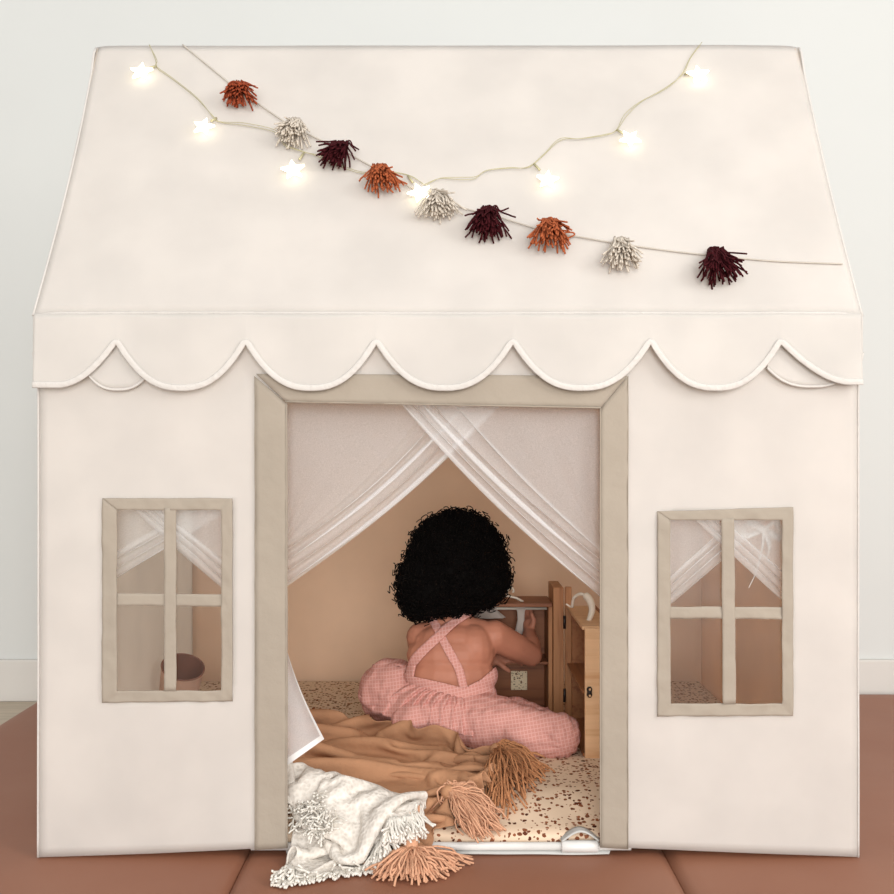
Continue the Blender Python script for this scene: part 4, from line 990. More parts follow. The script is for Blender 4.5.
15,-11,-10,14,-2,5,14,0,5,15,-2,4,15,-4,-2,14,-4,-4,15,-4,-3,14,-4,-5,13,-3,-8,11,-1,-10,9,3,-12,9,8,-11,8,11,-7,10,8,-10,11,0,-12,11,-7,-8,13,-10,-1,10,-11,3,11,-9,5,12,-9,6,12,-6,7,13,-5,6,13,-8,4,13,-7,5,13,-7,4,13,-7,5,14,-6,3,14,-7,4,14,-6,3,14,-8,1,13,-8,0,14,-7,-2,12,-7,-7,9,-2,-13,11,-4,-11,12,-7,-9,13,-6,-5,15,-7,-4,13,-7,-2,14,-8,-1,13,-7,-1,14,-8,0,13,-9,0,13,-8,0,13,-9,2,13,-8,2,14,-6,3,14,-10,1,14,-6,3,14,-6,2,14,-5,3,16,-3,3,16,6,4,13,1,5,14,-2,6,15,-4,5,15,-4,0,14,-1,-4,17,-6,-3,4,-15,6,-11,-11,4,-14,-6,-3,
16,0,-15,14,-5,5,12,-7,6,9,-9,9,13,-7,4,14,-4,-4,12,-3,-8,11,-1,-11,9,3,-12,7,8,-11,6,12,-8,8,10,-9,10,4,-11,12,-3,-11,14,-7,-3,12,-11,1,11,-7,7,12,-4,10,12,-7,7,13,-7,6,12,-8,6,13,-9,4,12,-8,4,13,-9,4,13,-8,3,14,-8,1,13,-8,1,14,-7,1,14,-7,0,13,-6,-1,14,-7,-1,13,-7,-3,12,-5,-7,10,-3,-11,13,-5,-6,14,-5,-5,14,-4,-2,14,-5,-3,14,-7,-2,13,-7,-1,14,-7,0,13,-7,1,13,-8,0,13,-7,1,14,-7,1,14,-5,2,15,-3,2,14,-6,1,12,-10,4,12,-8,2,14,-6,3,14,-5,1,16,8,6,14,-6,2,14,-6,1,15,-4,-1,14,-1,-5,13,2,-8,17,-7,-2,6,-12,5,-6,-13,6,-12,-9,-2,
11,-17,-10,11,-8,8,8,-7,8,7,-9,12,14,-6,0,11,-2,-11,8,3,-12,7,6,-12,6,11,-10,5,12,-8,8,7,-11,11,2,-11,14,-4,-7,15,-8,0,11,-8,4,11,-4,10,12,-5,9,12,-8,6,12,-8,5,13,-9,4,13,-9,3,13,-9,1,13,-8,1,14,-8,1,14,-7,0,14,-6,-1,14,-6,0,14,-6,-1,14,-5,-1,13,-6,-1,12,-7,0,11,-9,0,12,-9,-1,15,-3,0,14,0,-3,15,-2,-2,14,-2,-3,15,-4,-2,14,-4,-2,14,-4,-1,14,-4,-1,14,-6,-1,13,-8,0,13,-6,0,15,-4,-1,14,-3,-1,14,-4,-1,13,-6,1,9,-15,10,14,-5,2,14,-6,2,13,-5,5,10,-13,-1,14,-6,-3,14,-4,-3,15,-2,-3,14,1,-6,12,4,-7,18,-8,-2,8,-10,3,-2,-14,7,-10,-11,1,
-2,-22,4,8,-5,12,8,-8,10,12,-10,-3,10,0,-12,6,6,-12,5,10,-10,4,12,-9,7,9,-10,9,4,-13,12,-1,-9,16,-4,-2,13,-6,0,12,-5,8,12,-6,7,13,-7,5,13,-7,4,13,-7,1,14,-7,2,13,-6,0,14,-7,1,14,-6,0,14,-6,0,14,-6,0,14,-4,0,15,-5,-1,14,-5,0,14,-4,0,14,-5,-1,13,-7,0,12,-8,-1,12,-10,0,11,-11,-1,12,-9,3,13,-5,5,15,-3,3,14,-1,1,15,-2,1,15,-2,0,14,-3,0,15,-1,1,14,-3,0,14,-6,-1,14,-5,-1,14,-4,0,14,-2,-1,15,-2,-2,14,-2,-1,12,-9,3,13,-7,-4,13,-7,0,11,-9,-1,3,-19,-3,14,-7,-2,14,-3,-3,15,-4,-2,14,-3,-3,12,1,-8,14,-3,-5,14,-10,5,1,-13,8,-6,-13,5,
-9,-11,17,8,-11,5,10,-11,-6,9,0,-14,6,9,-10,5,12,-10,6,9,-10,7,6,-13,11,1,-11,15,-2,-6,15,-4,0,13,-5,1,13,-4,4,13,-6,5,14,-6,3,14,-4,0,15,-3,-2,14,-2,-1,15,-4,0,14,-4,1,14,-4,1,15,-5,1,14,-4,1,14,-5,0,14,-4,0,14,-5,0,14,-5,0,15,-4,0,14,-5,0,14,-7,1,13,-7,1,13,-9,2,10,-10,1,12,-11,0,10,-11,0,13,-8,3,13,-6,4,13,-5,3,14,-3,4,14,-3,2,14,-2,2,14,-2,4,14,-4,2,14,-5,0,14,-4,-1,15,-3,-2,14,-3,-3,16,0,-5,11,5,-10,14,-6,-3,12,-8,0,8,-11,-1,7,-15,1,14,-5,-3,13,-3,-3,13,-6,-4,11,-8,-3,13,-4,-6,15,-7,0,12,-7,2,9,-10,7,-2,-12,9,
-13,-18,5,8,-9,-9,9,0,-13,7,10,-11,7,7,-11,8,7,-12,9,2,-12,13,0,-9,16,-3,-3,15,-2,0,13,-5,0,15,-3,0,14,-4,0,15,-3,0,14,-4,0,14,-4,0,15,-3,0,15,-3,0,14,-3,0,15,-4,0,14,-3,0,15,-4,0,14,-3,0,13,-5,0,14,-4,1,15,-5,0,14,-4,0,14,-5,0,14,-5,0,15,-6,0,13,-5,1,14,-6,2,13,-6,2,13,-7,3,12,-9,3,11,-8,1,12,-8,2,12,-8,3,10,-10,3,14,-4,3,14,-1,2,13,-6,5,10,-7,8,14,-5,1,13,-3,-3,14,-2,-5,13,-1,-5,15,3,-8,11,4,-7,14,-3,-3,13,-8,-1,11,-10,0,8,-12,-3,12,-6,-1,12,-7,-3,11,-8,-1,12,-8,0,12,-7,0,13,-7,0,12,-6,0,14,-8,1,7,-9,10,
-15,-12,-11,10,2,-15,8,4,-11,11,4,-13,9,3,-11,12,0,-11,14,-2,-6,16,-1,-2,15,-3,0,14,-3,0,14,-4,0,16,-3,0,14,-3,0,15,-4,0,14,-3,0,14,-4,0,15,-3,0,14,-3,0,14,-3,0,15,-3,0,14,-4,0,14,-3,0,14,-4,0,15,-3,0,13,-4,0,15,-5,0,13,-4,0,14,-5,0,14,-5,0,14,-5,0,14,-5,0,14,-5,0,13,-6,0,14,-5,0,13,-6,0,12,-7,0,12,-7,3,12,-7,2,11,-8,4,12,-6,3,12,-6,5,9,-7,9,10,-7,8,14,-4,-2,13,1,-6,13,2,-6,12,5,-6,14,1,-5,13,-4,-6,14,-6,-2,12,-9,-1,8,-9,0,10,-10,0,11,-8,0,12,-7,0,12,-8,0,12,-8,0,13,-6,0,13,-7,0,12,-7,0,12,-7,0,13,-7,4,
-3,-8,-21,8,3,-12,9,2,-12,12,0,-10,12,-1,-8,15,-2,-5,15,-2,-1,16,-2,0,13,-3,0,15,-3,0,15,-2,0,15,-3,0,13,-4,0,14,-3,0,14,-4,0,14,-3,0,14,-3,0,15,-3,0,14,-3,0,14,-3,0,14,-3,0,14,-3,0,14,-4,0,14,-3,0,14,-4,0,14,-4,0,13,-5,0,14,-4,0,14,-5,0,13,-5,0,14,-5,0,14,-5,0,13,-5,0,14,-5,0,13,-6,0,13,-6,0,12,-7,0,13,-7,0,11,-6,1,12,-7,5,8,-6,9,8,-7,12,14,-5,0,13,2,-7,10,6,-7,13,1,-5,13,0,-6,14,-4,-2,14,-4,0,12,-7,0,12,-8,3,9,-9,0,10,-10,-3,11,-7,0,12,-7,0,13,-8,0,11,-8,0,12,-6,0,13,-7,0,12,-6,0,12,-7,0,13,-8,2,
-2,-8,-19,10,-1,-10,11,-2,-8,13,-3,-6,14,-2,-4,15,-2,-1,14,-2,0,14,-2,0,14,-2,0,15,-3,0,14,-2,0,14,-4,0,14,-3,0,15,-3,0,13,-3,0,15,-3,0,14,-3,0,14,-2,0,14,-3,0,14,-3,0,14,-3,0,13,-3,0,14,-3,0,14,-4,0,14,-4,0,13,-4,0,13,-4,0,14,-4,0,14,-4,0,12,-5,0,13,-5,0,13,-5,0,15,-4,0,12,-5,0,13,-6,0,11,-7,0,14,-6,0,12,-6,0,12,-7,0,10,-6,8,7,-5,11,13,-7,2,12,1,-6,11,5,-7,13,1,-6,15,-1,-2,12,-3,0,13,-3,0,15,-3,0,10,-5,7,12,-6,5,11,-9,0,10,-9,-2,8,-11,-6,11,-7,-4,12,-7,0,12,-8,0,12,-6,0,12,-7,0,13,-6,0,12,-8,1,12,-5,6,
0,-18,-14,12,-3,-5,13,-3,-4,14,-2,-3,13,-2,-2,15,-2,0,13,-2,-1,15,-2,0,14,-2,0,14,-2,0,14,-3,0,14,-2,0,14,-3,0,14,-3,0,14,-3,0,14,-3,0,13,-2,0,15,-3,0,14,-2,0,14,-3,0,14,-3,0,13,-3,0,14,-3,0,13,-3,0,14,-3,0,13,-4,0,13,-4,0,13,-4,0,13,-5,0,13,-4,0,13,-5,0,13,-5,0,12,-5,0,12,-4,5,12,-6,-4,13,-5,-1,11,-7,0,13,-6,0,11,-6,1,8,-5,11,12,-7,3,13,0,-5,11,2,-7,14,1,-3,14,-2,0,13,-2,3,12,1,6,13,-3,-1,11,-5,-7,13,-5,3,9,-6,8,12,-8,4,11,-8,0,11,-9,-4,9,-9,-6,10,-7,-6,12,-8,0,12,-7,0,12,-5,0,12,-7,1,12,-5,6,11,1,9,
4,-21,1,13,-3,-2,14,-1,-3,13,-3,-3,13,-2,-4,13,-2,-3,15,-1,-1,14,-1,0,14,-2,0,14,-2,0,14,-2,0,14,-3,0,13,-3,0,14,-3,0,14,-2,0,14,-3,0,13,-2,0,14,-3,0,14,-3,0,13,-2,0,14,-3,0,13,-3,0,13,-3,0,14,-3,0,13,-3,0,12,-4,0,13,-4,0,13,-4,0,13,-4,1,12,-5,0,13,-4,0,13,-5,1,13,-4,3,12,-2,6,12,-5,-2,9,-8,-8,13,-5,-1,12,-6,0,10,-6,6,11,-5,4,13,-2,-5,13,-1,-5,14,-1,0,12,-2,1,13,1,5,11,3,8,14,-2,2,11,-5,-7,10,-4,-8,14,-4,-1,11,-5,5,9,-8,6,10,-9,1,10,-10,0,11,-8,-5,10,-7,-7,11,-8,0,12,-6,0,12,-6,1,12,-5,5,11,1,7,11,2,10,
7,-17,13,13,-1,-2,12,-4,-6,12,-4,-5,12,-2,-5,14,-2,-4,13,-2,-2,14,-2,-2,14,-2,-1,14,-2,-1,14,-1,-1,14,-2,0,14,-3,0,14,-2,0,13,-3,0,14,-2,0,12,-3,1,14,-3,0,13,-2,1,14,-2,1,13,-2,1,13,-3,1,13,-2,2,13,-2,1,13,-3,0,12,-5,-2,13,-3,1,13,-4,0,13,-4,1,12,-4,0,13,-4,1,13,-4,2,12,-3,2,13,-3,5,12,-5,-2,7,-7,-9,11,-7,-6,13,-6,-1,11,-5,1,13,-3,1,14,-3,-2,12,-3,1,13,0,4,13,1,5,10,4,7,14,0,5,12,-5,-5,7,-3,-11,13,-4,-6,12,-4,0,13,-3,0,13,-5,0,11,-8,0,6,-12,3,9,-9,-2,11,-9,-1,11,-7,0,12,-7,0,11,-5,6,11,1,6,10,1,14,9,3,8,
7,-11,16,11,-5,-5,12,-5,-6,13,-2,-5,13,-2,-4,13,-1,-3,14,-1,-2,13,-2,-2,13,-2,-2,14,-3,-1,13,-2,-1,14,-3,0,13,-3,-1,14,-2,0,13,-3,0,13,-2,0,14,-1,1,13,-2,1,13,-2,1,13,-1,1,13,-2,1,13,-2,2,13,-1,1,13,-1,2,12,-5,-1,12,-5,-3,13,-3,1,12,-3,1,13,-4,0,13,-4,0,12,-4,1,13,-4,1,12,-4,2,12,-5,2,12,-5,-5,6,-9,-8,10,-7,-7,13,-5,0,12,-6,0,13,-5,-1,13,-2,2,13,2,3,12,6,6,12,0,5,13,0,4,13,-3,-1,9,-4,-9,7,-3,-11,13,-4,-5,13,-3,0,12,-4,0,11,-5,0,11,-7,0,8,-9,0,8,-10,0,11,-10,1,10,-7,3,13,-5,3,12,-1,7,10,1,8,10,3,10,9,4,8,
6,-13,19,12,-3,-5,13,0,-5,13,1,-5,13,1,-4,14,1,-3,13,0,-3,13,-2,-2,13,-2,-2,14,-2,-2,13,-4,-1,13,-3,0,12,-4,-1,13,-3,0,13,-2,0,13,-2,0,13,-2,1,13,-3,0,13,-3,1,12,-3,1,12,-4,0,12,-6,-1,13,-1,2,12,-5,-1,10,-6,-6,12,-4,-1,13,-3,2,12,-4,0,13,-4,-1,12,-3,1,13,-4,0,12,-4,1,12,-4,1,12,-5,1,10,-6,-4,8,-7,-12,11,-6,-4,13,-3,1,13,-4,1,12,-3,1,13,-1,2,12,3,8,12,2,5,14,-1,1,12,-3,0,12,-3,-4,8,-3,-13,10,-3,-4,11,-5,-10,13,-3,0,11,-1,5,11,2,6,11,-8,0,2,-15,-1,9,-9,0,12,-5,1,12,-3,2,15,1,4,9,-4,4,12,1,12,8,2,7,9,1,10,
8,-4,21,13,4,-8,11,4,-6,14,4,-6,12,3,-5,15,2,-5,13,0,-3,14,-1,-3,13,-3,-2,14,-4,-1,12,-4,0,13,-5,0,13,-5,1,12,-5,0,12,-5,1,12,-5,1,12,-5,0,11,-5,0,12,-6,0,11,-5,-1,12,-6,-1,12,-5,-1,12,-5,-1,9,-5,-6,12,-5,-3,12,-3,1,13,-4,0,11,-4,-2,13,-3,0,12,-4,0,12,-4,0,12,-4,0,12,-4,1,12,-5,0,11,-5,-2,7,-8,-9,13,-4,-1,13,1,5,13,-2,1,12,-3,0,12,-2,2,13,1,3,13,-1,0,13,-3,-1,12,-2,1,13,-2,-5,5,-5,-14,10,-4,-5,13,-3,-4,12,-1,3,8,11,9,12,1,3,11,-6,0,4,-14,0,11,-6,-2,14,0,-2,13,-1,0,12,-2,-2,10,-3,4,7,-1,15,7,2,8,7,1,11,
12,16,11,11,2,-6,13,2,-5,13,1,-5,12,1,-3,14,-1,-4,13,-1,-3,14,-4,-2,12,-5,-2,12,-5,-1,12,-6,0,12,-6,0,11,-7,0,11,-6,0,11,-7,-1,11,-7,-1,11,-6,-1,11,-7,-2,11,-6,-2,10,-6,-2,12,-6,-3,11,-5,-2,11,-5,-4,11,-5,-3,12,-4,-2,12,-4,-1,12,-3,-1,12,-4,-2,12,-3,0,12,-4,-1,12,-3,0,11,-4,0,13,-5,0,11,-4,0,12,-5,-1,10,-4,-2,13,-3,-1,12,-2,1,12,-2,1,12,-2,1,13,-2,2,13,-1,-1,12,-1,-3,13,-1,-1,12,-3,2,12,-3,-4,8,-4,-9,12,-1,-7,13,-2,-3,11,2,5,7,9,11,10,4,5,13,1,0,9,-7,-5,11,-2,-7,10,-2,-5,13,-3,-3,12,-2,-2,11,-4,4,7,2,10,7,0,14,10,-1,7,
15,0,16,11,-2,-5,12,-1,-6,11,-2,-5,11,-1,-5,12,-3,-4,11,-2,-4,11,-6,-4,11,-6,-3,10,-6,-2,11,-6,-1,10,-6,-2,11,-7,-1,10,-7,-2,11,-6,-3,10,-7,-3,11,-6,-3,11,-6,-3,10,-5,-4,11,-6,-3,12,-5,-4,11,-5,-3,12,-4,-3,11,-5,-3,12,-4,-3,12,-3,-2,12,-3,-1,13,-4,-1,12,-3,-1,12,-3,-1,12,-3,0,12,-4,0,12,-4,0,12,-4,0,11,-5,-1,12,-6,-1,12,-3,1,12,-2,1,13,-2,3,12,-2,2,12,-1,1,13,-1,1,12,-1,0,12,-2,0,13,-2,1,12,-1,0,11,-1,-6,10,-4,-6,13,-1,0,10,6,7,10,5,4,11,3,4,12,4,4,12,3,-4,10,1,-8,10,1,-7,11,0,-7,12,-2,-4,12,-5,-1,9,-7,6,8,1,12,8,-5,9,
9,-22,5,10,-1,-7,9,-2,-8,10,-2,-7,10,-1,-7,9,-2,-6,10,-2,-7,9,-4,-4,11,-6,-4,9,-5,-3,11,-5,-3,10,-5,-3,11,-5,-3,11,-5,-3,11,-5,-4,10,-4,-3,11,-5,-4,12,-4,-4,11,-4,-4,12,-4,-3,11,-4,-4,12,-4,-3,12,-4,-3,13,-4,-3,12,-3,-2,13,-3,-2,12,-3,-1,13,-3,-1,13,-3,0,12,-3,0,13,-3,0,12,-3,0,12,-4,1,12,-4,0,11,-5,0,12,-5,-1,12,-5,0,11,-4,2,12,-5,1,11,-2,3,13,-4,3,11,-4,2,11,-3,2,12,-3,3,12,-3,2,12,-3,1,12,-1,1,12,1,0,12,1,1,11,2,3,12,4,-2,12,4,4,11,3,5,12,5,2,11,4,-5,11,5,-6,11,3,-6,11,3,-6,11,0,-6,10,-9,-3,6,-9,5,10,-5,9,
-3,-17,-14,10,-1,-7,9,0,-8,9,-1,-8,10,0,-8,9,1,-8,9,3,-8,10,-6,-3,11,-5,-4,11,-3,-4,11,-3,-3,11,-3,-3,12,-2,-3,12,-3,-2,11,-2,-3,12,-3,-2,12,-3,-3,12,-3,-2,12,-3,-3,12,-4,-2,12,-3,-2,13,-3,-2,12,-4,-2,13,-3,-1,12,-4,-1,13,-3,-1,13,-3,0,13,-3,0,12,-3,0,13,-3,0,12,-3,0,13,-4,0,12,-4,1,12,-5,0,11,-5,1,12,-5,-1,12,-4,0,11,-5,0,11,-6,-1,12,-5,0,11,-5,1,11,-6,0,10,-6,0,11,-6,2,12,-4,2,11,-5,3,11,-5,2,13,-3,4,11,-1,5,12,3,4,11,5,2,12,4,2,12,4,1,12,4,1,12,4,0,11,5,-3,11,5,-3,11,5,-4,11,4,-3,12,1,-7,8,-8,-6,4,-11,1,
-6,-6,-20,10,-1,-7,9,1,-8,9,0,-9,10,1,-7,10,1,-8,10,1,-7,12,0,-5,12,0,-3,13,-1,-3,12,-1,-1,13,0,-1,12,-1,-1,13,-1,0,12,-1,0,13,-3,1,12,-2,0,13,-4,0,12,-3,0,13,-4,0,12,-5,0,12,-4,0,12,-4,-1,13,-5,-1,11,-4,0,13,-3,-1,12,-3,0,13,-4,0,12,-3,0,13,-4,0,12,-4,0,12,-4,1,12,-4,0,11,-5,0,14,-4,1,11,-5,-1,11,-7,-2,12,-5,-1,12,-4,-1,11,-3,-4,12,-4,-2,11,-6,0,11,-6,-1,11,-6,0,11,-7,-1,11,-6,1,11,-7,0,11,-6,2,11,-5,3,11,-2,7,11,0,6,11,4,6,11,3,4,12,5,0,11,5,-3,12,4,-3,11,5,-1,10,6,0,13,5,-3,13,4,-1,11,1,-6,6,-8,-9,
-1,-18,-12,9,0,-8,9,1,-8,10,1,-9,10,1,-8,11,2,-8,11,1,-7,13,2,-6,11,1,-5,14,2,-4,13,1,-2,14,2,-1,13,1,-1,15,0,1,12,0,0,15,-1,1,12,-1,0,14,-1,2,12,-2,1,13,-2,2,12,-3,2,13,-3,1,12,-3,1,12,-4,0,12,-4,1,12,-3,0,12,-3,0,12,-4,0,12,-3,0,13,-4,1,12,-3,1,12,-5,1,10,-4,1,14,-5,3,11,-4,1,11,-6,0,11,-5,0,12,-5,1,11,-4,0,12,-9,-3,10,-5,0,11,-6,-1,11,-5,-1,12,-6,-3,10,-5,-3,11,-7,-2,12,-6,0,11,-5,0,11,-6,0,11,-6,1,11,-5,5,10,-3,7,10,0,7,12,3,6,11,5,1,12,6,-3,9,4,-4,12,5,-6,11,2,1,12,6,0,13,4,1,10,1,-6,
5,-20,4,9,-1,-10,9,1,-9,11,2,-10,10,1,-7,12,2,-9,11,1,-7,13,2,-7,11,2,-5,14,2,-5,12,1,-4,15,3,-2,12,1,0,15,1,0,13,0,0,14,0,0,12,-1,0,14,-1,0,13,-1,0,13,-1,0,12,-1,0,14,-2,0,12,-1,0,12,-3,0,12,-2,0,13,-2,0,11,-3,0,12,-3,1,12,-3,0,12,-2,1,12,-3,1,12,-3,1,11,-3,2,13,-2,2,12,-3,3,12,-4,2,11,-4,1,11,-4,1,11,-3,2,11,-4,2,11,-8,1,11,-5,2,10,-6,0,9,-7,0,12,-7,2,12,-6,0,9,-5,-1,13,-8,-4,10,-4,-1,12,-5,-3,11,-5,0,11,-6,2,9,-6,5,10,-3,6,11,-1,6,11,5,3,11,4,-3,9,6,-10,11,6,-1,10,2,-1,13,3,3,12,3,3,
4,-21,6,13,2,-9,10,2,-8,13,4,-9,10,2,-7,12,2,-8,11,2,-6,12,2,-7,11,2,-5,13,1,-5,11,1,-4,13,1,-4,12,0,-3,13,0,-3,12,0,-2,13,0,-1,13,0,0,13,-1,0,12,-1,0,13,-1,0,12,-1,0,13,-2,0,12,-2,0,13,-2,0,12,-2,0,12,-2,0,12,-3,0,12,-3,0,12,-2,0,12,-3,0,12,-2,0,12,-3,0,12,-2,0,12,-2,0,11,-1,0,12,-1,0,13,-2,0,12,-2,0,12,-2,1,12,-3,2,11,-2,3,11,-2,4,11,-4,2,9,-4,3,14,-6,5,9,-6,1,10,-6,2,12,-5,0,10,-7,-1,10,-6,0,11,-5,0,12,-5,0,10,-6,-1,10,-6,0,10,-7,2,10,-4,5,11,2,2,10,4,-3,11,4,-6,9,5,-4,11,2,5,11,4,8,
9,-15,-16,13,0,-2,11,1,-6,12,3,-6,11,2,-5,11,3,-6,11,2,-6,12,2,-5,10,1,-5,12,2,-5,11,1,-4,12,0,-4,11,1,-3,12,0,-3,12,0,-2,12,0,-2,12,0,0,13,-1,-1,12,-1,0,12,-1,0,12,-1,0,13,-1,0,12,-2,0,12,-1,0,12,-3,0,12,-2,0,12,-2,0,12,-3,0,11,-2,0,12,-3,0,12,-2,0,12,-2,0,12,-1,0,12,-2,0,11,-2,0,13,-1,0,11,-2,0,12,-2,0,12,-2,0,12,-1,0,12,-1,0,12,-1,0,12,-1,0,11,-2,2,11,-2,1,13,-1,6,10,-2,2,12,-6,1,10,-4,2,10,-4,2,13,-4,2,12,-6,3,10,-7,2,10,-6,0,9,-8,-3,8,-8,-2,9,-8,2,12,1,0,9,6,-5,11,2,0,9,2,7,6,3,10,
4,-5,-20,12,-3,-3,11,-1,-3,12,0,-4,11,1,-4,12,1,-4,10,2,-4,12,2,-5,10,1,-5,11,2,-6,11,1,-3,12,0,-3,12,0,-1,12,0,0,12,0,0,12,-1,0,12,0,0,12,-1,0,11,0,0,13,-1,0,11,-1,0,12,-1,0,12,-2,0,12,-1,0,12,-2,0,12,-2,0,11,-2,0,12,-3,0,12,-2,0,12,-2,0,11,-2,0,12,-2,0,12,-1,0,12,-2,0,11,-1,0,12,-2,0,12,-1,0,12,-1,0,11,-2,0,12,-1,0,12,-1,0,12,-1,0,11,-2,0,12,-1,0,11,-1,0,12,-1,0,12,-2,0,12,0,0,11,-2,2,11,-1,1,13,-3,2,11,-2,4,11,-4,0,11,-7,0,9,-8,0,8,-11,-1,8,-7,1,10,-5,0,11,-2,0,9,1,7,6,4,9,5,4,10,
2,-7,-21,11,-1,-3,11,-1,-3,11,-1,-3,11,-1,-3,12,0,-3,11,-1,-3,11,0,-3,12,0,-2,12,0,-1,11,0,0,12,0,0,12,0,0,12,0,0,11,0,0,12,-1,0,11,0,0,12,0,0,12,-1,0,12,0,0,11,-1,0,12,-1,0,12,-1,0,11,-2,0,12,-1,0,12,-2,0,11,-2,0,12,-3,0,11,-2,0,12,-2,0,11,-2,0,12,-1,0,11,-2,0,12,-1,0,12,-1,0,12,-1,0,11,-1,0,12,-2,0,11,-1,0,12,-1,0,12,-1,0,11,-1,0,12,-1,0,11,0,0,12,-1,0,11,-1,0,11,-1,0,12,-2,0,11,-1,0,12,-1,0,11,-2,0,11,-2,0,11,-1,0,12,-7,0,9,-9,0,8,-8,0,7,-8,1,10,-7,4,10,-3,6,8,3,9,6,3,9,6,5,9,
2,-19,-11,11,-1,-4,11,0,-3,11,-1,-3,12,-1,-2,11,-1,-1,12,-1,0,12,0,0,11,0,0,12,0,0,11,0,0,12,0,0,11,0,0,12,1,0,11,0,0,12,0,0,11,-1,0,12,0,0,11,0,0,12,-1,0,11,-1,0,12,0,0,11,-1,0,11,-2,0,12,-1,0,11,-2,0,12,-2,0,11,-2,0,11,-2,0,12,-2,0,11,-1,0,12,-2,0,11,-1,0,12,-1,0,11,0,0,12,-1,0,12,-1,0,11,-2,0,11,-1,0,12,-1,0,11,0,0,12,-1,0,11,-1,0,11,-1,0,12,0,0,11,-1,0,11,-1,0,11,0,0,12,-1,0,10,-1,0,12,-1,0,11,-1,0,11,-2,0,9,-5,1,7,-8,2,8,-9,1,9,-7,2,10,-6,5,10,-2,6,9,1,8,7,3,8,6,4,9,
6,-21,5,11,0,-2,10,-1,-3,12,-1,-3,11,0,-1,11,-1,-2,11,0,-1,12,-1,0,11,0,-1,12,0,-1,11,0,0,11,0,-1,11,1,-1,12,0,-1,11,0,-1,11,1,0,11,0,0,12,0,0,11,0,0,11,0,0,11,-1,0,11,-1,0,11,0,0,11,-1,0,12,-1,0,11,-2,0,11,-1,0,12,-2,0,11,-2,0,11,-2,0,11,-2,0,12,-1,0,11,-1,0,12,-1,0,11,0,0,11,-1,0,12,-1,0,11,-1,0,12,0,0,11,-1,0,11,-1,0,11,0,0,12,-1,0,11,0,0,11,-1,0,11,0,0,11,-1,0,11,0,0,11,-1,0,11,-1,0,11,0,0,10,-1,0,11,0,1,8,0,9,9,-6,3,7,-8,1,9,-6,3,9,-6,4,9,-5,4,10,-2,6,7,1,9,6,5,8,
6,-10,18,11,0,-2,11,0,-3,11,0,-2,11,0,-2,11,0,-1,11,-1,-1,12,0,-1,11,-1,-1,11,0,-1,11,0,-1,12,0,-1,11,0,-1,11,-1,-1,11,0,-1,10,-1,-2,11,-1,-1,11,-1,-2,11,-1,-1,10,-1,-1,11,-1,-2,11,-1,-1,10,-1,-2,11,-2,-2,11,-1,-1,11,-1,-1,11,-2,-1,11,-1,0,11,-2,0,11,-2,0,11,-1,0,12,0,0,11,0,0,11,0,0,12,-1,0,11,-1,0,11,-1,0,12,-1,0,11,-1,0,11,0,0,11,0,0,11,-1,0,11,0,0,12,0,0,11,0,0,10,-1,0,11,0,0,11,-1,0,11,0,0,11,-1,0,11,0,0,10,0,0,11,0,1,4,1,11,8,-1,7,9,-4,4,10,-3,3,9,-5,4,9,-5,4,8,-6,5,8,-3,7,7,4,9,
6,-1,22,11,1,-4,11,2,-3,11,1,-2,11,1,-2,11,1,-2,11,1,-1,11,1,-2,11,0,-1,12,0,-1,11,0,-2,11,0,-1,11,0,-2,11,0,-1,11,-2,-1,11,-3,-1,10,-3,-1,11,-2,-1,11,-2,-1,11,-1,-2,11,-2,-1,11,-2,-1,10,-2,-2,11,-2,-2,10,-3,-1,11,-2,-2,10,-3,-1,10,-2,-1,11,-3,1,11,-4,0,10,-4,-2,10,-1,-2,11,-1,-1,11,-3,-2,10,0,-4,12,1,-5,11,-1,-1,11,-1,0,11,0,0,11,0,0,11,-1,0,11,0,0,11,0,0,11,0,0,11,0,0,11,0,0,11,-1,0,11,0,0,11,0,0,10,0,0,11,0,0,10,0,0,11,1,0,9,1,6,2,-2,11,6,-2,9,9,-1,6,9,-2,5,10,-4,5,8,-3,6,8,-4,7,6,-2,8,
9,-16,13,11,3,-3,10,2,-2,11,3,-2,11,2,-1,11,2,-1,11,2,-1,11,3,-1,10,1,-1,12,2,-1,10,1,-1,12,2,-2,10,1,-2,11,1,-1,11,1,-2,11,1,-3,11,0,-2,10,0,-3,11,-1,-3,11,0,-3,10,-1,-2,11,-2,-3,11,-2,-2,10,-4,-1,10,-3,0,11,-4,-1,11,-2,0,11,-3,-1,10,-1,0,11,-3,-1,10,-6,-2,11,-6,2,10,-3,0,10,-4,-2,9,-5,-2,10,-4,-2,10,-4,-2,10,-4,-3,10,-2,-2,11,-2,-5,11,1,-5,10,-1,-1,12,0,-1,11,1,0,11,0,0,11,0,0,10,0,0,11,0,0,11,0,0,11,0,0,10,0,0,11,0,0,10,1,0,11,4,0,7,1,9,2,-5,9,6,-2,9,7,-3,8,7,-2,7,8,-3,8,7,-2,7,6,-2,10,
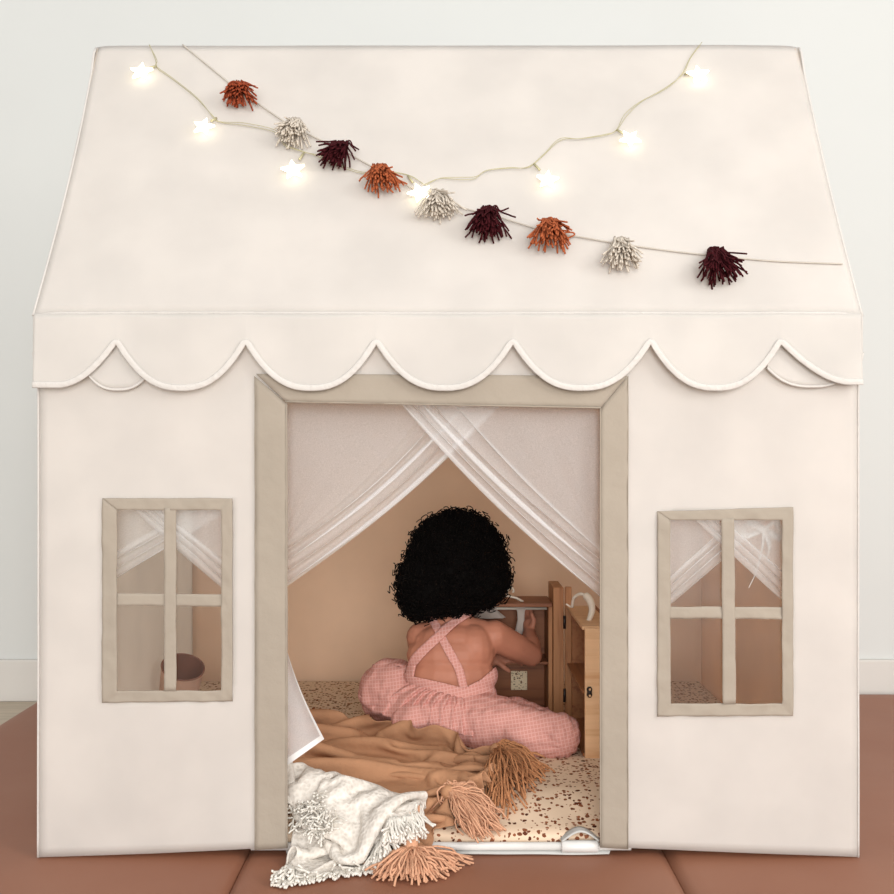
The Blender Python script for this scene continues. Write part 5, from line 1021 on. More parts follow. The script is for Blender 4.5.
10,-17,-12,11,1,1,11,2,0,10,2,0,11,2,0,11,3,1,10,2,1,11,2,0,10,2,1,11,3,1,11,2,0,11,2,0,11,2,0,11,3,-1,11,2,0,11,3,-1,11,3,-1,11,3,-2,10,2,-3,11,2,-3,10,2,-3,10,2,-4,10,0,-4,11,0,-5,9,-1,-5,10,-3,-4,10,-2,-5,11,-3,-3,10,-4,-3,11,-4,-1,10,-4,1,11,-3,2,10,-3,2,11,-7,4,9,-6,1,11,-5,0,9,-5,0,11,-6,-1,9,-5,-1,9,-6,-2,10,-5,-4,11,-3,-4,9,-3,-3,10,-2,-4,10,-1,-3,10,0,-3,11,0,-1,11,0,0,11,0,0,11,1,0,10,0,0,11,1,0,10,1,0,11,3,0,9,5,1,8,1,8,3,-5,9,6,-3,7,6,-5,9,6,-3,8,6,-2,9,7,-1,8,
7,-1,-20,10,-2,1,11,0,0,11,1,1,10,1,1,11,1,1,11,2,2,11,1,1,11,1,2,11,2,1,10,1,2,11,1,2,11,1,1,11,2,1,11,2,1,11,3,2,11,2,1,11,3,0,11,3,0,11,4,0,10,3,-1,11,4,-1,10,3,-3,11,3,-3,10,3,-4,11,2,-5,9,2,-6,10,0,-6,9,-1,-5,10,-3,-6,9,-4,-4,10,-6,-3,10,-5,0,11,-6,1,10,-4,0,10,-5,2,11,-3,2,10,-5,1,10,-4,2,11,-6,1,9,-6,0,9,-7,0,9,-6,1,9,-5,-2,9,-5,-3,9,-5,-4,9,-4,-3,10,-2,-3,10,-2,-4,10,0,-3,12,1,0,11,1,0,10,2,0,11,3,0,9,4,0,9,5,1,8,3,7,6,-2,9,5,-7,7,5,-4,8,7,-2,9,6,0,8,
5,-2,-22,10,2,2,10,2,1,11,2,1,11,1,1,11,2,1,10,2,2,11,1,2,11,1,1,11,0,2,11,-1,2,11,-1,2,11,-1,1,11,0,2,11,0,2,11,1,2,10,1,1,12,1,2,10,2,2,12,1,2,10,2,1,12,3,2,10,3,0,11,3,0,11,4,-1,11,3,-2,10,4,-2,10,3,-3,10,4,-4,10,2,-5,9,2,-5,10,-1,-7,9,-2,-5,10,-6,-4,9,-5,-2,10,-6,-1,9,-6,0,11,-6,0,9,-5,1,10,-6,1,10,-5,0,10,-5,3,9,-4,3,10,-5,2,9,-6,1,10,-6,-1,9,-7,0,9,-6,-2,8,-6,-2,9,-5,-4,9,-4,-5,10,0,-5,11,2,-3,11,4,0,10,5,1,10,5,0,8,5,1,8,4,6,7,-2,9,5,-5,7,6,-3,8,6,-2,9,
8,-16,-13,10,4,-1,9,4,0,11,3,0,10,3,1,10,3,1,11,3,2,10,2,1,11,2,2,11,2,2,10,1,1,11,1,2,10,1,2,11,1,2,11,0,2,11,1,2,11,0,2,11,-1,2,10,0,2,11,-1,2,11,0,2,11,0,3,10,1,2,12,2,1,10,1,1,11,3,0,10,2,0,11,3,0,11,3,-1,10,4,0,10,3,-1,10,4,-3,10,3,-3,10,1,-4,10,-1,-4,10,-4,-5,10,-3,-4,10,-5,-3,9,-5,-1,9,-6,-1,9,-5,0,10,-7,0,9,-6,1,10,-6,1,9,-6,0,10,-5,2,9,-5,3,9,-6,2,9,-6,0,9,-8,0,8,-7,-1,9,-6,-4,8,-4,-5,10,0,-7,10,4,-4,12,7,1,9,5,1,7,5,0,8,4,6,7,-1,8,6,-4,8,6,-3,8,
9,-19,7,10,3,-3,9,3,-3,10,3,-2,9,4,-2,10,4,-1,10,3,0,10,3,0,10,3,0,11,3,0,10,2,0,11,3,0,10,2,1,11,3,2,10,1,1,11,2,2,10,1,2,11,0,2,10,1,2,11,1,2,10,0,2,11,-2,3,10,-1,4,11,0,2,10,2,2,11,2,0,10,0,0,11,2,2,11,5,0,10,1,1,10,1,2,11,3,0,10,2,1,10,2,2,10,2,0,11,2,-2,10,0,-2,10,0,-3,10,-3,-3,10,-2,-4,10,-3,-2,10,-5,-3,9,-4,-3,10,-6,-1,8,-6,-1,10,-6,0,8,-7,0,10,-7,1,8,-6,0,10,-6,2,8,-6,2,9,-7,2,9,-7,-1,8,-7,-3,9,-3,-5,9,1,-7,9,6,-4,11,7,1,8,6,1,7,2,5,7,-1,8,5,-3,8,
7,-8,19,9,3,-3,10,0,-5,9,1,-4,9,1,-5,10,2,-3,9,2,-4,10,3,-3,10,3,-2,10,3,-1,10,3,0,11,2,0,10,3,0,10,2,0,10,2,0,11,2,0,10,1,0,10,2,0,11,2,1,10,2,1,10,2,1,11,1,2,10,2,2,10,1,2,10,2,0,10,2,-1,11,4,1,11,3,3,10,0,1,11,0,1,10,1,1,10,1,1,11,2,4,9,-1,6,9,-1,4,10,0,2,10,1,2,11,2,1,10,1,0,11,0,-1,10,0,-2,11,-1,-2,9,-2,-2,11,-4,-3,9,-4,-3,11,-3,-3,9,-5,-3,9,-6,-2,8,-6,-1,10,-7,0,8,-7,0,9,-7,0,8,-6,0,9,-6,2,8,-7,2,9,-6,-3,8,-3,-6,8,3,-7,10,7,-2,10,6,0,6,1,5,7,0,8,
4,-2,22,9,0,-4,10,0,-5,10,0,-6,10,0,-5,10,0,-5,9,0,-5,10,1,-4,9,0,-5,10,1,-5,9,2,-4,10,3,-3,10,2,-1,10,3,0,10,2,0,10,2,0,10,2,0,11,1,0,10,2,0,10,2,0,10,2,0,11,3,0,10,2,0,10,3,0,10,2,0,10,3,0,10,3,1,10,2,0,10,2,0,11,2,0,10,3,2,11,1,5,9,-1,4,10,0,1,9,0,3,10,-1,7,9,-1,5,9,1,4,10,0,2,10,1,2,10,0,1,11,0,0,10,0,-1,11,-1,0,10,-1,-2,10,-1,-2,10,-2,-2,11,-3,-3,9,-3,-2,10,-5,-3,9,-5,-1,9,-6,-2,9,-6,-1,9,-6,-1,8,-6,0,9,-6,-1,8,-7,0,7,-7,-4,8,0,-6,7,2,-5,10,4,-1,9,2,5,
0,-16,16,12,-2,-8,9,0,-6,13,0,-7,9,0,-5,11,0,-6,9,1,-5,10,0,-5,9,1,-5,10,2,-4,9,2,-4,10,1,-5,9,2,-3,9,2,-5,10,3,-1,10,2,0,10,2,1,10,2,0,10,2,0,10,2,0,10,2,0,10,3,0,10,2,0,11,3,0,9,3,0,10,3,0,10,3,0,10,2,0,10,3,0,10,2,0,10,2,0,10,0,1,10,0,6,10,3,1,10,3,1,10,2,2,9,-1,2,9,-2,6,6,-2,9,10,1,5,10,0,0,10,0,0,10,0,2,10,-1,2,10,-1,0,10,-1,-1,10,-1,0,11,0,-1,10,-2,0,10,-2,-1,9,-3,-1,10,-4,-2,9,-4,-1,10,-5,-1,9,-5,-1,9,-6,-2,8,-5,-1,9,-5,-3,8,-4,-5,7,-4,-5,6,-4,-8,10,2,-1,
5,-21,-13,10,-1,-3,10,-1,-5,11,0,-5,9,0,-5,11,1,-5,9,0,-4,11,1,-4,9,2,-4,10,1,-3,9,2,-4,10,3,-3,9,2,-4,10,2,-3,9,3,-3,10,2,-3,9,2,0,10,2,1,10,3,0,10,2,0,10,2,0,10,3,1,10,2,0,10,3,0,9,3,1,10,3,0,10,3,0,10,3,0,9,3,0,10,2,0,10,2,0,10,2,0,10,2,0,10,3,0,10,1,1,10,2,0,9,3,2,11,1,7,7,-1,4,6,-4,11,6,-2,5,10,0,4,10,0,1,10,0,0,10,-1,-1,10,0,-1,10,-1,-1,9,-1,2,10,-1,2,10,-1,1,10,-2,1,9,-3,-1,9,-4,-1,9,-4,-1,9,-4,0,10,-5,-1,8,-5,-1,10,-5,-3,8,-5,-4,8,-4,-7,6,-3,-7,9,-2,-5,
2,-14,-16,9,1,-5,9,0,-4,10,-2,-5,10,0,-3,10,-1,-4,10,0,-3,10,0,-3,10,1,-3,10,1,-2,10,2,-3,10,2,-2,10,2,-2,9,2,-2,10,3,-2,9,3,-2,10,2,0,10,2,0,10,2,1,10,3,0,9,2,1,10,3,0,10,3,1,10,3,0,9,3,1,10,3,0,9,3,1,10,3,0,10,3,0,10,3,1,9,2,0,10,2,0,10,2,0,10,3,0,10,2,0,10,2,0,9,2,0,9,0,2,8,0,7,3,-3,9,7,0,8,9,0,4,10,1,0,9,-1,0,10,0,0,9,-1,0,10,0,2,10,0,0,10,0,-1,9,-2,2,9,-1,6,9,-3,0,8,-3,-5,9,-4,-2,9,-4,0,9,-4,0,9,-5,-2,9,-4,-2,8,-4,-4,8,-4,-5,8,-5,-5,10,-1,-1,
3,-18,-14,7,3,-6,8,1,-5,10,1,-6,9,0,-4,10,0,-3,10,0,-3,10,0,-3,10,0,-2,10,1,-2,10,1,-1,11,1,-2,10,2,0,10,1,0,10,1,0,10,2,1,10,2,0,10,3,1,9,2,0,10,3,1,10,2,1,10,3,1,9,3,0,10,3,1,9,4,1,10,3,0,9,3,1,10,3,1,9,3,0,10,3,1,9,3,0,10,2,0,10,2,1,9,3,0,10,2,0,10,3,0,10,2,1,9,2,0,9,1,1,6,-1,8,1,-3,10,10,1,5,7,5,-5,9,1,-2,9,-4,3,10,-1,3,9,0,1,9,-2,3,10,0,3,8,-1,3,9,-1,4,8,-2,3,10,-3,-2,7,-3,-6,9,-3,-3,9,-3,-2,9,-3,-3,8,-5,-1,9,-5,-1,8,-5,-1,9,-3,0,10,0,0,
4,-20,-6,7,2,-6,8,2,-6,8,1,-6,8,1,-6,10,1,-4,9,1,-4,11,1,-3,9,0,-2,11,0,-1,10,0,0,11,1,1,10,1,0,11,2,0,9,2,1,11,2,1,9,2,0,10,3,1,10,2,1,10,3,1,9,3,0,10,3,1,10,3,1,9,3,1,9,4,1,10,3,1,9,3,1,10,4,0,9,3,1,9,3,1,10,3,0,9,2,1,10,2,0,9,3,1,10,3,0,9,2,1,10,2,0,10,3,0,9,2,0,8,0,4,1,-3,10,8,0,7,8,5,-3,6,4,-7,9,3,-2,10,-1,2,8,-4,5,9,-1,3,8,-2,4,8,-1,4,10,0,3,5,-4,8,9,-3,3,9,-2,-1,7,-2,-7,8,-3,-3,9,-4,-1,9,-3,1,9,-4,1,10,-3,0,9,-1,0,10,-1,0,
10,-19,6,7,2,-7,7,1,-7,7,1,-7,7,1,-6,8,0,-6,8,1,-6,10,1,-5,9,2,-4,11,0,-2,9,1,1,11,1,0,10,2,1,11,2,0,9,2,1,11,2,1,9,2,0,11,3,1,9,2,1,10,3,0,9,3,1,10,3,1,9,4,1,10,3,1,9,4,1,9,3,1,9,4,1,10,3,1,9,4,1,9,3,1,9,3,1,10,2,1,9,3,0,10,3,1,9,2,0,9,3,1,10,2,0,9,2,1,10,3,0,9,2,1,7,1,6,1,-4,9,9,4,5,7,4,-7,5,3,-7,9,3,-3,10,1,1,9,1,3,9,-1,4,8,-1,4,6,-5,7,5,-4,7,6,-4,6,7,-4,5,10,-1,1,9,1,-1,9,-1,0,10,-1,1,9,-2,0,9,-3,0,9,-5,0,9,-2,0,
14,-8,15,6,1,-7,6,0,-8,6,0,-7,7,-1,-8,7,-1,-7,7,-2,-7,8,1,-6,7,1,-7,9,-1,-6,9,1,-5,11,1,-2,10,2,0,11,2,1,9,2,1,11,3,1,9,3,0,11,3,2,9,3,1,10,3,1,9,3,0,9,3,1,9,4,1,10,3,1,9,4,2,9,4,1,9,3,1,9,4,1,9,4,1,9,3,1,9,3,1,10,3,1,9,3,0,9,3,1,9,2,1,9,3,1,10,2,0,10,3,1,8,2,0,10,3,1,8,2,1,7,1,7,2,-2,10,9,6,4,7,3,-6,5,0,-8,9,3,-5,7,1,0,11,5,1,9,1,3,8,-1,6,5,-5,7,3,-6,6,5,-7,7,7,-4,6,9,0,5,8,1,3,10,1,3,9,1,2,10,-1,1,10,-3,1,8,-4,-1,
12,8,18,6,-2,-8,6,-2,-7,7,-3,-8,6,-2,-8,7,-2,-7,7,-1,-7,9,-1,-6,7,-4,-7,6,-1,-7,8,-1,-5,11,-6,-6,7,1,-5,9,2,-4,9,2,-2,10,3,-2,9,3,0,10,3,0,9,3,2,10,4,0,10,3,1,9,4,1,8,5,2,10,3,1,9,3,1,9,4,1,8,5,1,9,4,2,9,3,1,10,4,1,9,3,1,9,3,1,9,3,0,9,3,1,9,2,1,10,3,1,9,2,1,8,3,0,10,3,1,9,2,1,9,3,0,8,3,4,6,1,8,3,0,9,8,6,4,8,4,-4,6,-1,-8,8,1,-5,8,3,-4,6,0,1,13,7,1,7,1,6,6,-3,7,3,-8,6,4,-7,5,6,-5,6,7,-2,7,8,0,7,8,1,5,9,2,6,10,0,4,9,-1,1,
8,20,6,9,-5,-6,7,-4,-5,8,-6,-7,6,-4,-6,7,-5,-6,7,-4,-6,7,-3,-7,7,-3,-6,7,-4,-7,7,-3,-5,8,-5,-6,7,-5,-5,7,-3,-6,8,-1,-6,9,1,-5,9,2,-3,9,3,-1,9,4,0,10,3,2,9,4,2,9,3,1,9,3,-1,9,5,-4,10,5,1,7,5,2,9,3,2,9,4,1,8,4,2,9,3,2,9,4,2,9,3,2,9,3,1,9,3,1,9,4,-1,8,3,0,10,4,-1,10,2,1,7,3,1,10,4,0,8,2,2,8,3,5,9,1,5,7,4,6,4,2,10,8,4,3,8,5,-3,8,1,-5,7,0,-7,7,0,-5,8,3,-4,6,3,1,11,5,4,6,0,8,5,-6,6,4,-8,4,5,-5,6,7,-4,7,6,-2,8,7,0,8,7,0,7,8,0,8,
8,13,-19,9,-1,1,9,-3,-2,9,-5,-2,8,-6,-2,7,-6,-3,7,-5,-2,8,-7,-4,6,-5,-4,7,-6,-5,6,-6,-4,6,-6,-5,7,-5,-5,6,-6,-5,7,-4,-6,8,-3,-6,7,-2,-5,9,0,-6,8,1,-5,9,3,-3,9,4,0,9,4,0,8,4,1,9,4,2,8,4,2,8,5,3,7,4,2,9,7,3,7,4,3,9,4,2,9,3,2,9,4,2,9,5,3,10,3,0,8,2,0,12,0,-6,9,1,-1,9,3,0,9,3,1,9,3,2,9,3,2,8,4,2,9,3,2,7,4,3,7,3,4,6,5,12,7,5,2,8,5,-1,8,3,-4,7,-1,-7,7,0,-7,7,1,-5,5,4,-3,11,7,2,6,2,8,5,-3,8,5,-6,5,6,-7,4,5,-4,7,6,-3,8,6,-2,8,5,-1,8,
3,-4,-21,9,4,0,9,1,0,11,0,0,9,-2,1,9,-4,0,9,-5,1,8,-5,0,7,-7,0,7,-7,0,7,-7,-2,6,-7,-3,6,-7,-3,6,-6,-4,6,-6,-4,7,-6,-4,7,-6,-4,8,-4,-5,7,-3,-6,8,-2,-6,8,0,-5,8,3,-5,8,3,-3,9,5,-1,8,5,1,7,5,3,7,5,4,8,4,5,6,3,3,8,7,7,7,5,4,9,4,4,9,5,3,11,3,3,10,2,-2,11,2,-8,8,0,-5,9,2,-1,8,4,0,9,3,1,9,3,2,9,3,1,9,3,2,8,4,4,7,4,6,8,6,2,9,6,6,6,3,5,7,6,2,9,3,-4,6,0,-7,7,-1,-7,6,1,-7,8,5,-5,5,7,1,9,4,5,5,0,8,6,-5,7,5,-5,5,5,-5,7,6,-3,7,5,-2,8,
4,-13,-18,8,5,0,9,4,-2,9,3,-1,10,2,0,10,0,1,9,-1,2,10,-2,2,8,-3,3,9,-5,2,7,-5,3,8,-7,2,6,-7,0,6,-7,-1,7,-7,-1,6,-7,-2,7,-7,-3,7,-6,-2,7,-6,-4,8,-6,-4,7,-4,-4,7,-3,-6,8,-2,-6,8,2,-6,7,3,-5,7,5,-2,7,6,0,7,7,2,7,6,3,5,2,8,6,2,5,7,6,9,7,6,2,8,3,0,9,3,0,9,2,0,8,4,1,10,5,2,8,4,0,10,2,0,9,2,1,10,3,1,9,3,1,10,2,2,9,2,2,10,4,2,9,4,1,10,8,7,6,5,3,7,6,3,8,3,-5,7,2,-6,6,0,-8,6,0,-7,6,4,-6,5,7,-3,9,6,4,6,1,7,5,-2,8,6,-5,6,5,-5,6,5,-4,7,
7,-17,-6,6,4,-5,7,5,-3,8,4,-2,9,4,-2,10,2,-1,9,2,1,10,0,1,9,1,2,10,0,3,8,-1,3,9,-3,4,8,-4,4,7,-5,3,7,-6,3,7,-7,1,7,-7,1,7,-7,-1,6,-6,-1,8,-7,-2,7,-6,-2,8,-6,-3,7,-5,-4,7,-4,-5,8,-3,-6,7,0,-7,6,3,-6,7,6,-4,5,7,-1,6,7,2,5,6,4,5,4,6,1,11,1,4,8,2,5,6,4,7,4,4,7,5,5,11,6,7,9,1,2,10,2,2,10,1,2,10,1,2,10,1,2,10,1,2,9,1,2,11,1,2,9,1,2,12,3,3,8,5,2,10,5,0,9,4,-1,9,4,-4,7,3,-6,7,2,-7,5,1,-7,5,3,-8,7,6,-4,7,7,1,6,3,7,6,-1,8,5,-5,6,4,-5,6,
11,-21,6,3,5,-9,6,5,-6,7,4,-4,6,5,-4,8,3,-5,8,3,-2,10,2,0,9,2,0,10,2,2,9,1,2,9,2,3,9,1,3,9,-1,3,8,-1,5,8,-3,5,7,-5,4,8,-6,3,7,-6,2,7,-7,1,7,-6,0,8,-6,-1,7,-6,-2,8,-6,-2,7,-5,-3,8,-5,-4,6,-4,-6,8,0,-7,6,4,-7,6,4,-5,4,8,0,4,9,2,2,8,0,3,13,-2,3,7,3,3,10,5,5,7,5,6,6,5,8,6,8,9,2,4,9,2,5,10,2,4,9,1,4,10,0,3,9,1,3,10,0,2,9,1,2,10,-1,-1,10,-3,-1,13,-1,-2,9,2,1,11,2,0,10,2,-1,9,4,-4,7,4,-5,6,4,-7,4,3,-8,6,5,-6,5,8,1,9,4,5,6,-1,7,5,-3,7,
16,-2,14,3,-1,-9,3,-2,-8,3,-1,-8,2,2,-12,5,7,-7,7,3,-5,9,2,-3,10,2,1,9,2,0,9,3,1,9,2,1,9,3,1,9,4,1,9,2,4,8,1,4,9,1,4,9,-1,4,7,-3,5,8,-4,4,8,-5,3,7,-6,2,8,-5,1,8,-6,1,7,-6,-1,8,-6,-1,7,-5,-2,9,-5,-4,6,-3,-5,7,-2,-7,6,3,-8,4,8,-4,2,9,1,4,8,1,2,14,-2,3,8,0,3,9,2,3,10,3,5,7,2,7,7,8,7,4,7,9,4,5,7,2,4,10,2,5,9,1,4,10,1,3,9,0,2,10,-2,1,10,-1,-2,11,-1,-4,9,0,1,11,-4,1,8,-4,-3,10,-1,0,10,2,-1,9,4,-3,6,5,-5,6,5,-6,4,5,-6,6,8,0,9,3,3,6,1,7,
17,8,14,3,-5,-9,3,-4,-8,1,-7,-9,0,-3,-10,3,-1,-10,4,0,-8,4,2,-9,7,3,-6,10,2,-1,9,2,0,9,3,1,8,4,1,9,3,1,9,3,1,9,3,1,9,3,1,9,3,1,7,4,5,9,0,5,8,-1,4,8,0,3,8,-4,5,8,-4,3,8,-5,4,8,-5,1,8,-6,1,8,-5,-1,8,-5,-1,7,-5,-3,7,-5,-4,6,-1,-8,3,7,-6,0,10,4,2,8,0,4,12,1,4,7,-5,4,8,-2,5,9,0,6,7,2,6,7,3,5,8,2,6,5,7,7,5,7,7,4,5,9,3,4,9,1,4,13,2,-1,9,0,-1,11,-3,-1,8,-2,0,10,-2,-1,10,-4,-1,7,-8,-4,7,-4,0,10,-2,0,10,2,-1,8,5,-2,5,6,-5,5,7,-5,6,6,0,9,3,3,
10,-13,16,5,-3,-10,3,-3,-9,4,-3,-12,1,-2,-9,3,-3,-10,1,-3,-9,1,-2,-10,2,-1,-9,5,1,-8,8,4,-5,9,2,1,8,4,1,10,2,1,8,4,1,9,3,1,8,4,1,9,3,1,9,3,1,9,2,1,9,3,0,8,5,1,9,1,3,9,0,5,8,0,4,8,-2,3,7,-1,5,10,-6,3,7,-4,3,7,-5,2,8,-5,1,6,-6,-2,11,-4,-5,2,6,3,-6,9,5,-1,12,-1,3,7,-5,8,4,-5,6,5,-5,5,7,-4,6,8,-1,7,7,2,7,7,2,6,8,2,4,6,2,8,7,4,7,6,4,9,4,6,8,1,2,11,-2,0,10,-2,-1,9,-4,-1,9,-3,-2,10,-4,-1,7,-6,-2,6,-8,-2,9,-4,0,9,0,1,8,4,-2,4,7,-5,7,7,0,9,2,1,
-5,-22,-12,7,-4,1,8,-3,-6,7,-1,-7,5,0,-8,4,0,-9,4,0,-9,3,0,-9,1,-2,-9,-2,-2,-9,2,0,-10,7,3,-6,9,3,-1,8,4,1,8,4,1,9,3,1,8,3,1,9,4,1,9,3,1,8,3,1,9,3,1,8,3,0,9,3,1,9,2,1,8,4,1,9,3,2,8,2,3,8,1,2,10,-2,7,8,-1,4,7,-2,4,12,-4,1,9,-2,-1,9,-4,1,0,1,8,-6,4,6,-2,9,2,3,9,-3,6,4,-6,7,1,-7,6,4,-6,6,6,-4,5,8,0,6,8,1,6,7,2,5,8,2,5,7,2,7,6,2,6,7,2,10,3,2,10,-1,-1,10,-3,-1,8,-4,-1,9,-5,-1,8,-5,-2,8,-5,-1,8,-5,-1,7,-5,0,9,-3,1,8,3,-2,6,6,0,9,2,2,
1,-1,-22,-2,-10,1,5,-9,0,7,-5,-1,9,-3,-2,9,-1,-4,7,1,-5,7,2,-6,6,2,-8,2,-2,-11,-2,-2,-8,-1,1,-10,5,3,-7,9,3,-2,8,5,1,8,3,1,8,4,1,8,4,1,9,3,1,8,3,0,9,3,1,8,4,1,8,3,1,8,3,1,9,3,0,8,3,1,9,4,1,8,3,1,8,4,1,11,2,1,7,2,5,11,0,3,9,0,2,9,2,3,7,-1,6,4,-3,7,-2,-3,10,-2,6,6,2,9,0,7,5,-5,5,1,-8,5,1,-7,6,5,-5,5,8,-2,5,8,-1,4,7,1,4,8,2,5,6,2,6,6,2,5,7,2,8,2,0,9,-2,0,9,-3,-1,8,-1,-1,9,-2,0,12,-8,-2,4,-8,-2,8,-4,-2,9,-3,-1,9,-1,-1,9,2,2,9,3,3,
16,-4,-16,-8,-3,-3,-4,-9,-3,2,-10,-1,5,-8,1,6,-7,1,9,-4,1,9,-1,-1,9,0,-2,8,2,-5,4,2,-8,1,0,-9,-1,-1,-8,5,6,-11,6,3,0,7,4,0,8,5,1,8,4,0,8,3,1,8,4,1,9,3,0,8,4,1,8,3,1,8,3,0,9,4,1,7,4,1,9,3,1,8,3,1,8,4,1,8,4,1,8,3,1,8,4,1,9,4,1,11,2,1,9,0,4,8,-1,8,5,1,8,3,-1,9,-3,-1,11,4,6,5,6,7,-4,5,4,-6,5,1,-8,6,6,-2,2,9,0,6,4,-6,5,6,-5,2,8,1,3,7,2,6,7,2,3,5,9,9,1,4,9,-1,-1,6,-10,-4,6,-8,-2,11,-6,2,11,1,-1,6,-2,-6,7,-3,-4,10,-2,0,10,1,1,9,2,1,
12,-17,-7,-2,7,-5,-5,1,-8,-4,-8,-4,1,-10,-2,1,-9,0,3,-9,2,5,-7,3,8,-4,3,9,-3,1,9,1,0,8,3,-5,3,3,-9,-2,0,-9,2,4,-8,12,5,-1,5,6,2,3,5,6,9,4,0,8,2,-2,9,4,-3,7,3,-1,8,4,1,8,3,0,9,3,1,8,4,0,9,4,1,8,4,1,9,3,1,8,4,1,7,4,1,8,4,1,8,4,1,9,4,1,10,0,3,7,1,6,7,0,7,7,0,9,4,0,8,1,2,10,6,5,4,6,8,0,4,7,-3,5,7,-3,3,8,-1,6,6,-4,5,0,-9,4,5,-5,2,7,-4,3,7,2,-1,5,9,5,5,5,8,-3,5,8,-7,-3,7,-4,-5,8,-3,-1,9,-3,1,9,-2,-1,8,-4,-4,9,0,0,9,0,0,10,0,0,
16,-14,0,-3,4,-7,-1,10,-5,-1,0,-9,-3,-5,-7,0,-9,-4,-2,-9,-3,1,-10,0,2,-9,2,3,-8,4,7,-6,4,8,-2,4,9,3,2,6,5,-5,0,2,-10,8,6,-1,0,6,7,1,8,5,8,8,2,8,3,-1,8,0,-5,8,2,-4,8,3,-5,8,3,-4,8,2,-1,8,4,1,9,3,0,8,5,1,10,3,1,8,5,1,8,4,1,8,4,0,7,5,1,10,3,2,5,4,7,6,2,7,7,0,7,8,-2,6,8,-1,6,7,2,5,7,6,4,7,5,3,6,7,3,5,9,1,4,8,0,4,9,-1,5,7,-4,4,5,-7,3,-1,-9,3,6,-7,1,8,1,0,8,4,-1,-1,9,6,-6,6,8,-5,0,8,-3,-3,9,-4,-2,8,-4,-2,9,-1,1,9,2,1,10,0,0,9,1,0,
20,-1,9,-2,4,-8,-2,6,-7,0,4,-9,-1,-5,-8,-2,-5,-7,-4,-8,-7,0,-9,-5,0,-8,-2,0,-10,-2,1,-10,2,4,-8,4,5,-6,5,7,0,6,7,5,4,5,8,-1,4,7,4,2,6,6,3,6,5,6,9,1,6,6,0,6,7,-3,6,1,-6,6,-3,-8,8,-1,-5,10,1,-3,8,4,-3,9,4,-2,9,4,-1,7,5,1,9,4,1,8,4,0,8,5,1,7,5,1,5,3,8,7,2,6,7,2,5,9,0,4,9,1,3,9,4,3,7,5,4,7,5,4,6,5,3,7,6,4,6,8,3,5,7,3,5,8,1,5,8,-1,4,7,-7,3,2,-8,2,4,-8,1,8,-1,0,9,2,-2,3,10,4,-5,8,5,-8,3,6,-7,-2,9,-6,-2,10,-3,-1,9,1,2,10,2,1,9,2,-1,
11,10,16,1,2,-9,1,0,-10,-1,-3,-9,-2,-5,-8,0,-4,-8,-1,-5,-8,-1,-6,-5,2,-8,-10,-2,-6,-5,0,-8,-5,1,-10,-1,2,-10,1,4,-8,6,6,-2,8,5,4,8,4,7,5,4,8,6,4,6,5,5,7,6,5,9,3,4,8,2,4,8,0,3,8,-4,3,-1,-9,8,-8,-3,8,0,-4,13,-2,-3,8,2,-5,9,3,-3,7,6,-6,8,6,-1,8,4,1,7,6,1,7,6,1,6,5,2,6,6,3,6,6,5,7,4,4,7,3,5,9,3,4,8,4,3,3,6,6,6,6,3,8,4,2,8,4,2,7,5,3,8,4,4,7,6,2,5,8,-3,2,5,-7,1,5,-9,0,8,-3,0,9,3,-1,5,6,4,-1,12,4,-10,5,4,-8,-1,7,-9,1,10,-2,1,10,1,2,8,3,0,
17,5,14,0,-5,-10,-1,-4,-8,-1,-4,-10,-1,-4,-9,-2,-5,-8,-1,-6,-6,4,-4,-11,0,1,-9,-1,-4,-8,0,-6,-7,1,-7,-6,0,-9,-4,2,-10,-1,3,-8,4,5,-4,9,4,3,8,5,7,7,3,7,6,8,5,6,5,9,4,5,8,4,5,8,4,3,9,4,-1,11,0,4,5,-5,8,-9,1,7,-8,-3,7,-2,-7,12,0,-5,6,1,-5,8,3,-6,7,4,-3,7,6,-6,8,6,0,6,7,1,6,7,1,5,7,2,5,8,2,4,7,3,6,6,5,5,6,5,6,6,5,4,6,5,7,6,4,9,3,1,9,1,1,9,3,2,8,2,4,9,3,3,7,6,1,2,7,-5,0,7,-7,0,9,-4,1,8,3,-1,6,5,6,0,12,2,-8,4,2,-8,4,5,-8,4,9,-4,2,10,1,3,
22,6,-5,-1,-9,0,-2,-8,-7,-2,-5,-8,-2,-5,-8,-3,-6,-7,-2,-7,-5,-1,-6,-8,1,0,-10,3,1,-8,1,0,-10,0,-2,-9,1,-7,-6,1,-7,-6,1,-9,-4,1,-9,1,3,-6,8,4,5,9,2,8,4,4,8,4,7,8,6,6,8,4,5,6,5,7,9,4,4,10,0,2,14,-1,5,2,7,6,-6,6,7,-6,1,5,-8,-2,7,-5,-6,7,-3,-6,7,0,-7,9,5,-5,6,3,-3,7,6,-2,6,9,-5,6,9,1,4,7,1,5,8,1,3,8,2,4,8,3,2,8,3,3,8,5,4,8,5,8,7,4,8,4,3,10,3,2,10,-1,1,9,-3,1,9,1,3,8,4,4,4,9,-2,0,8,-5,-1,8,-4,2,8,2,1,8,3,5,2,14,0,-8,3,1,-7,7,3,-6,6,8,-6,4,
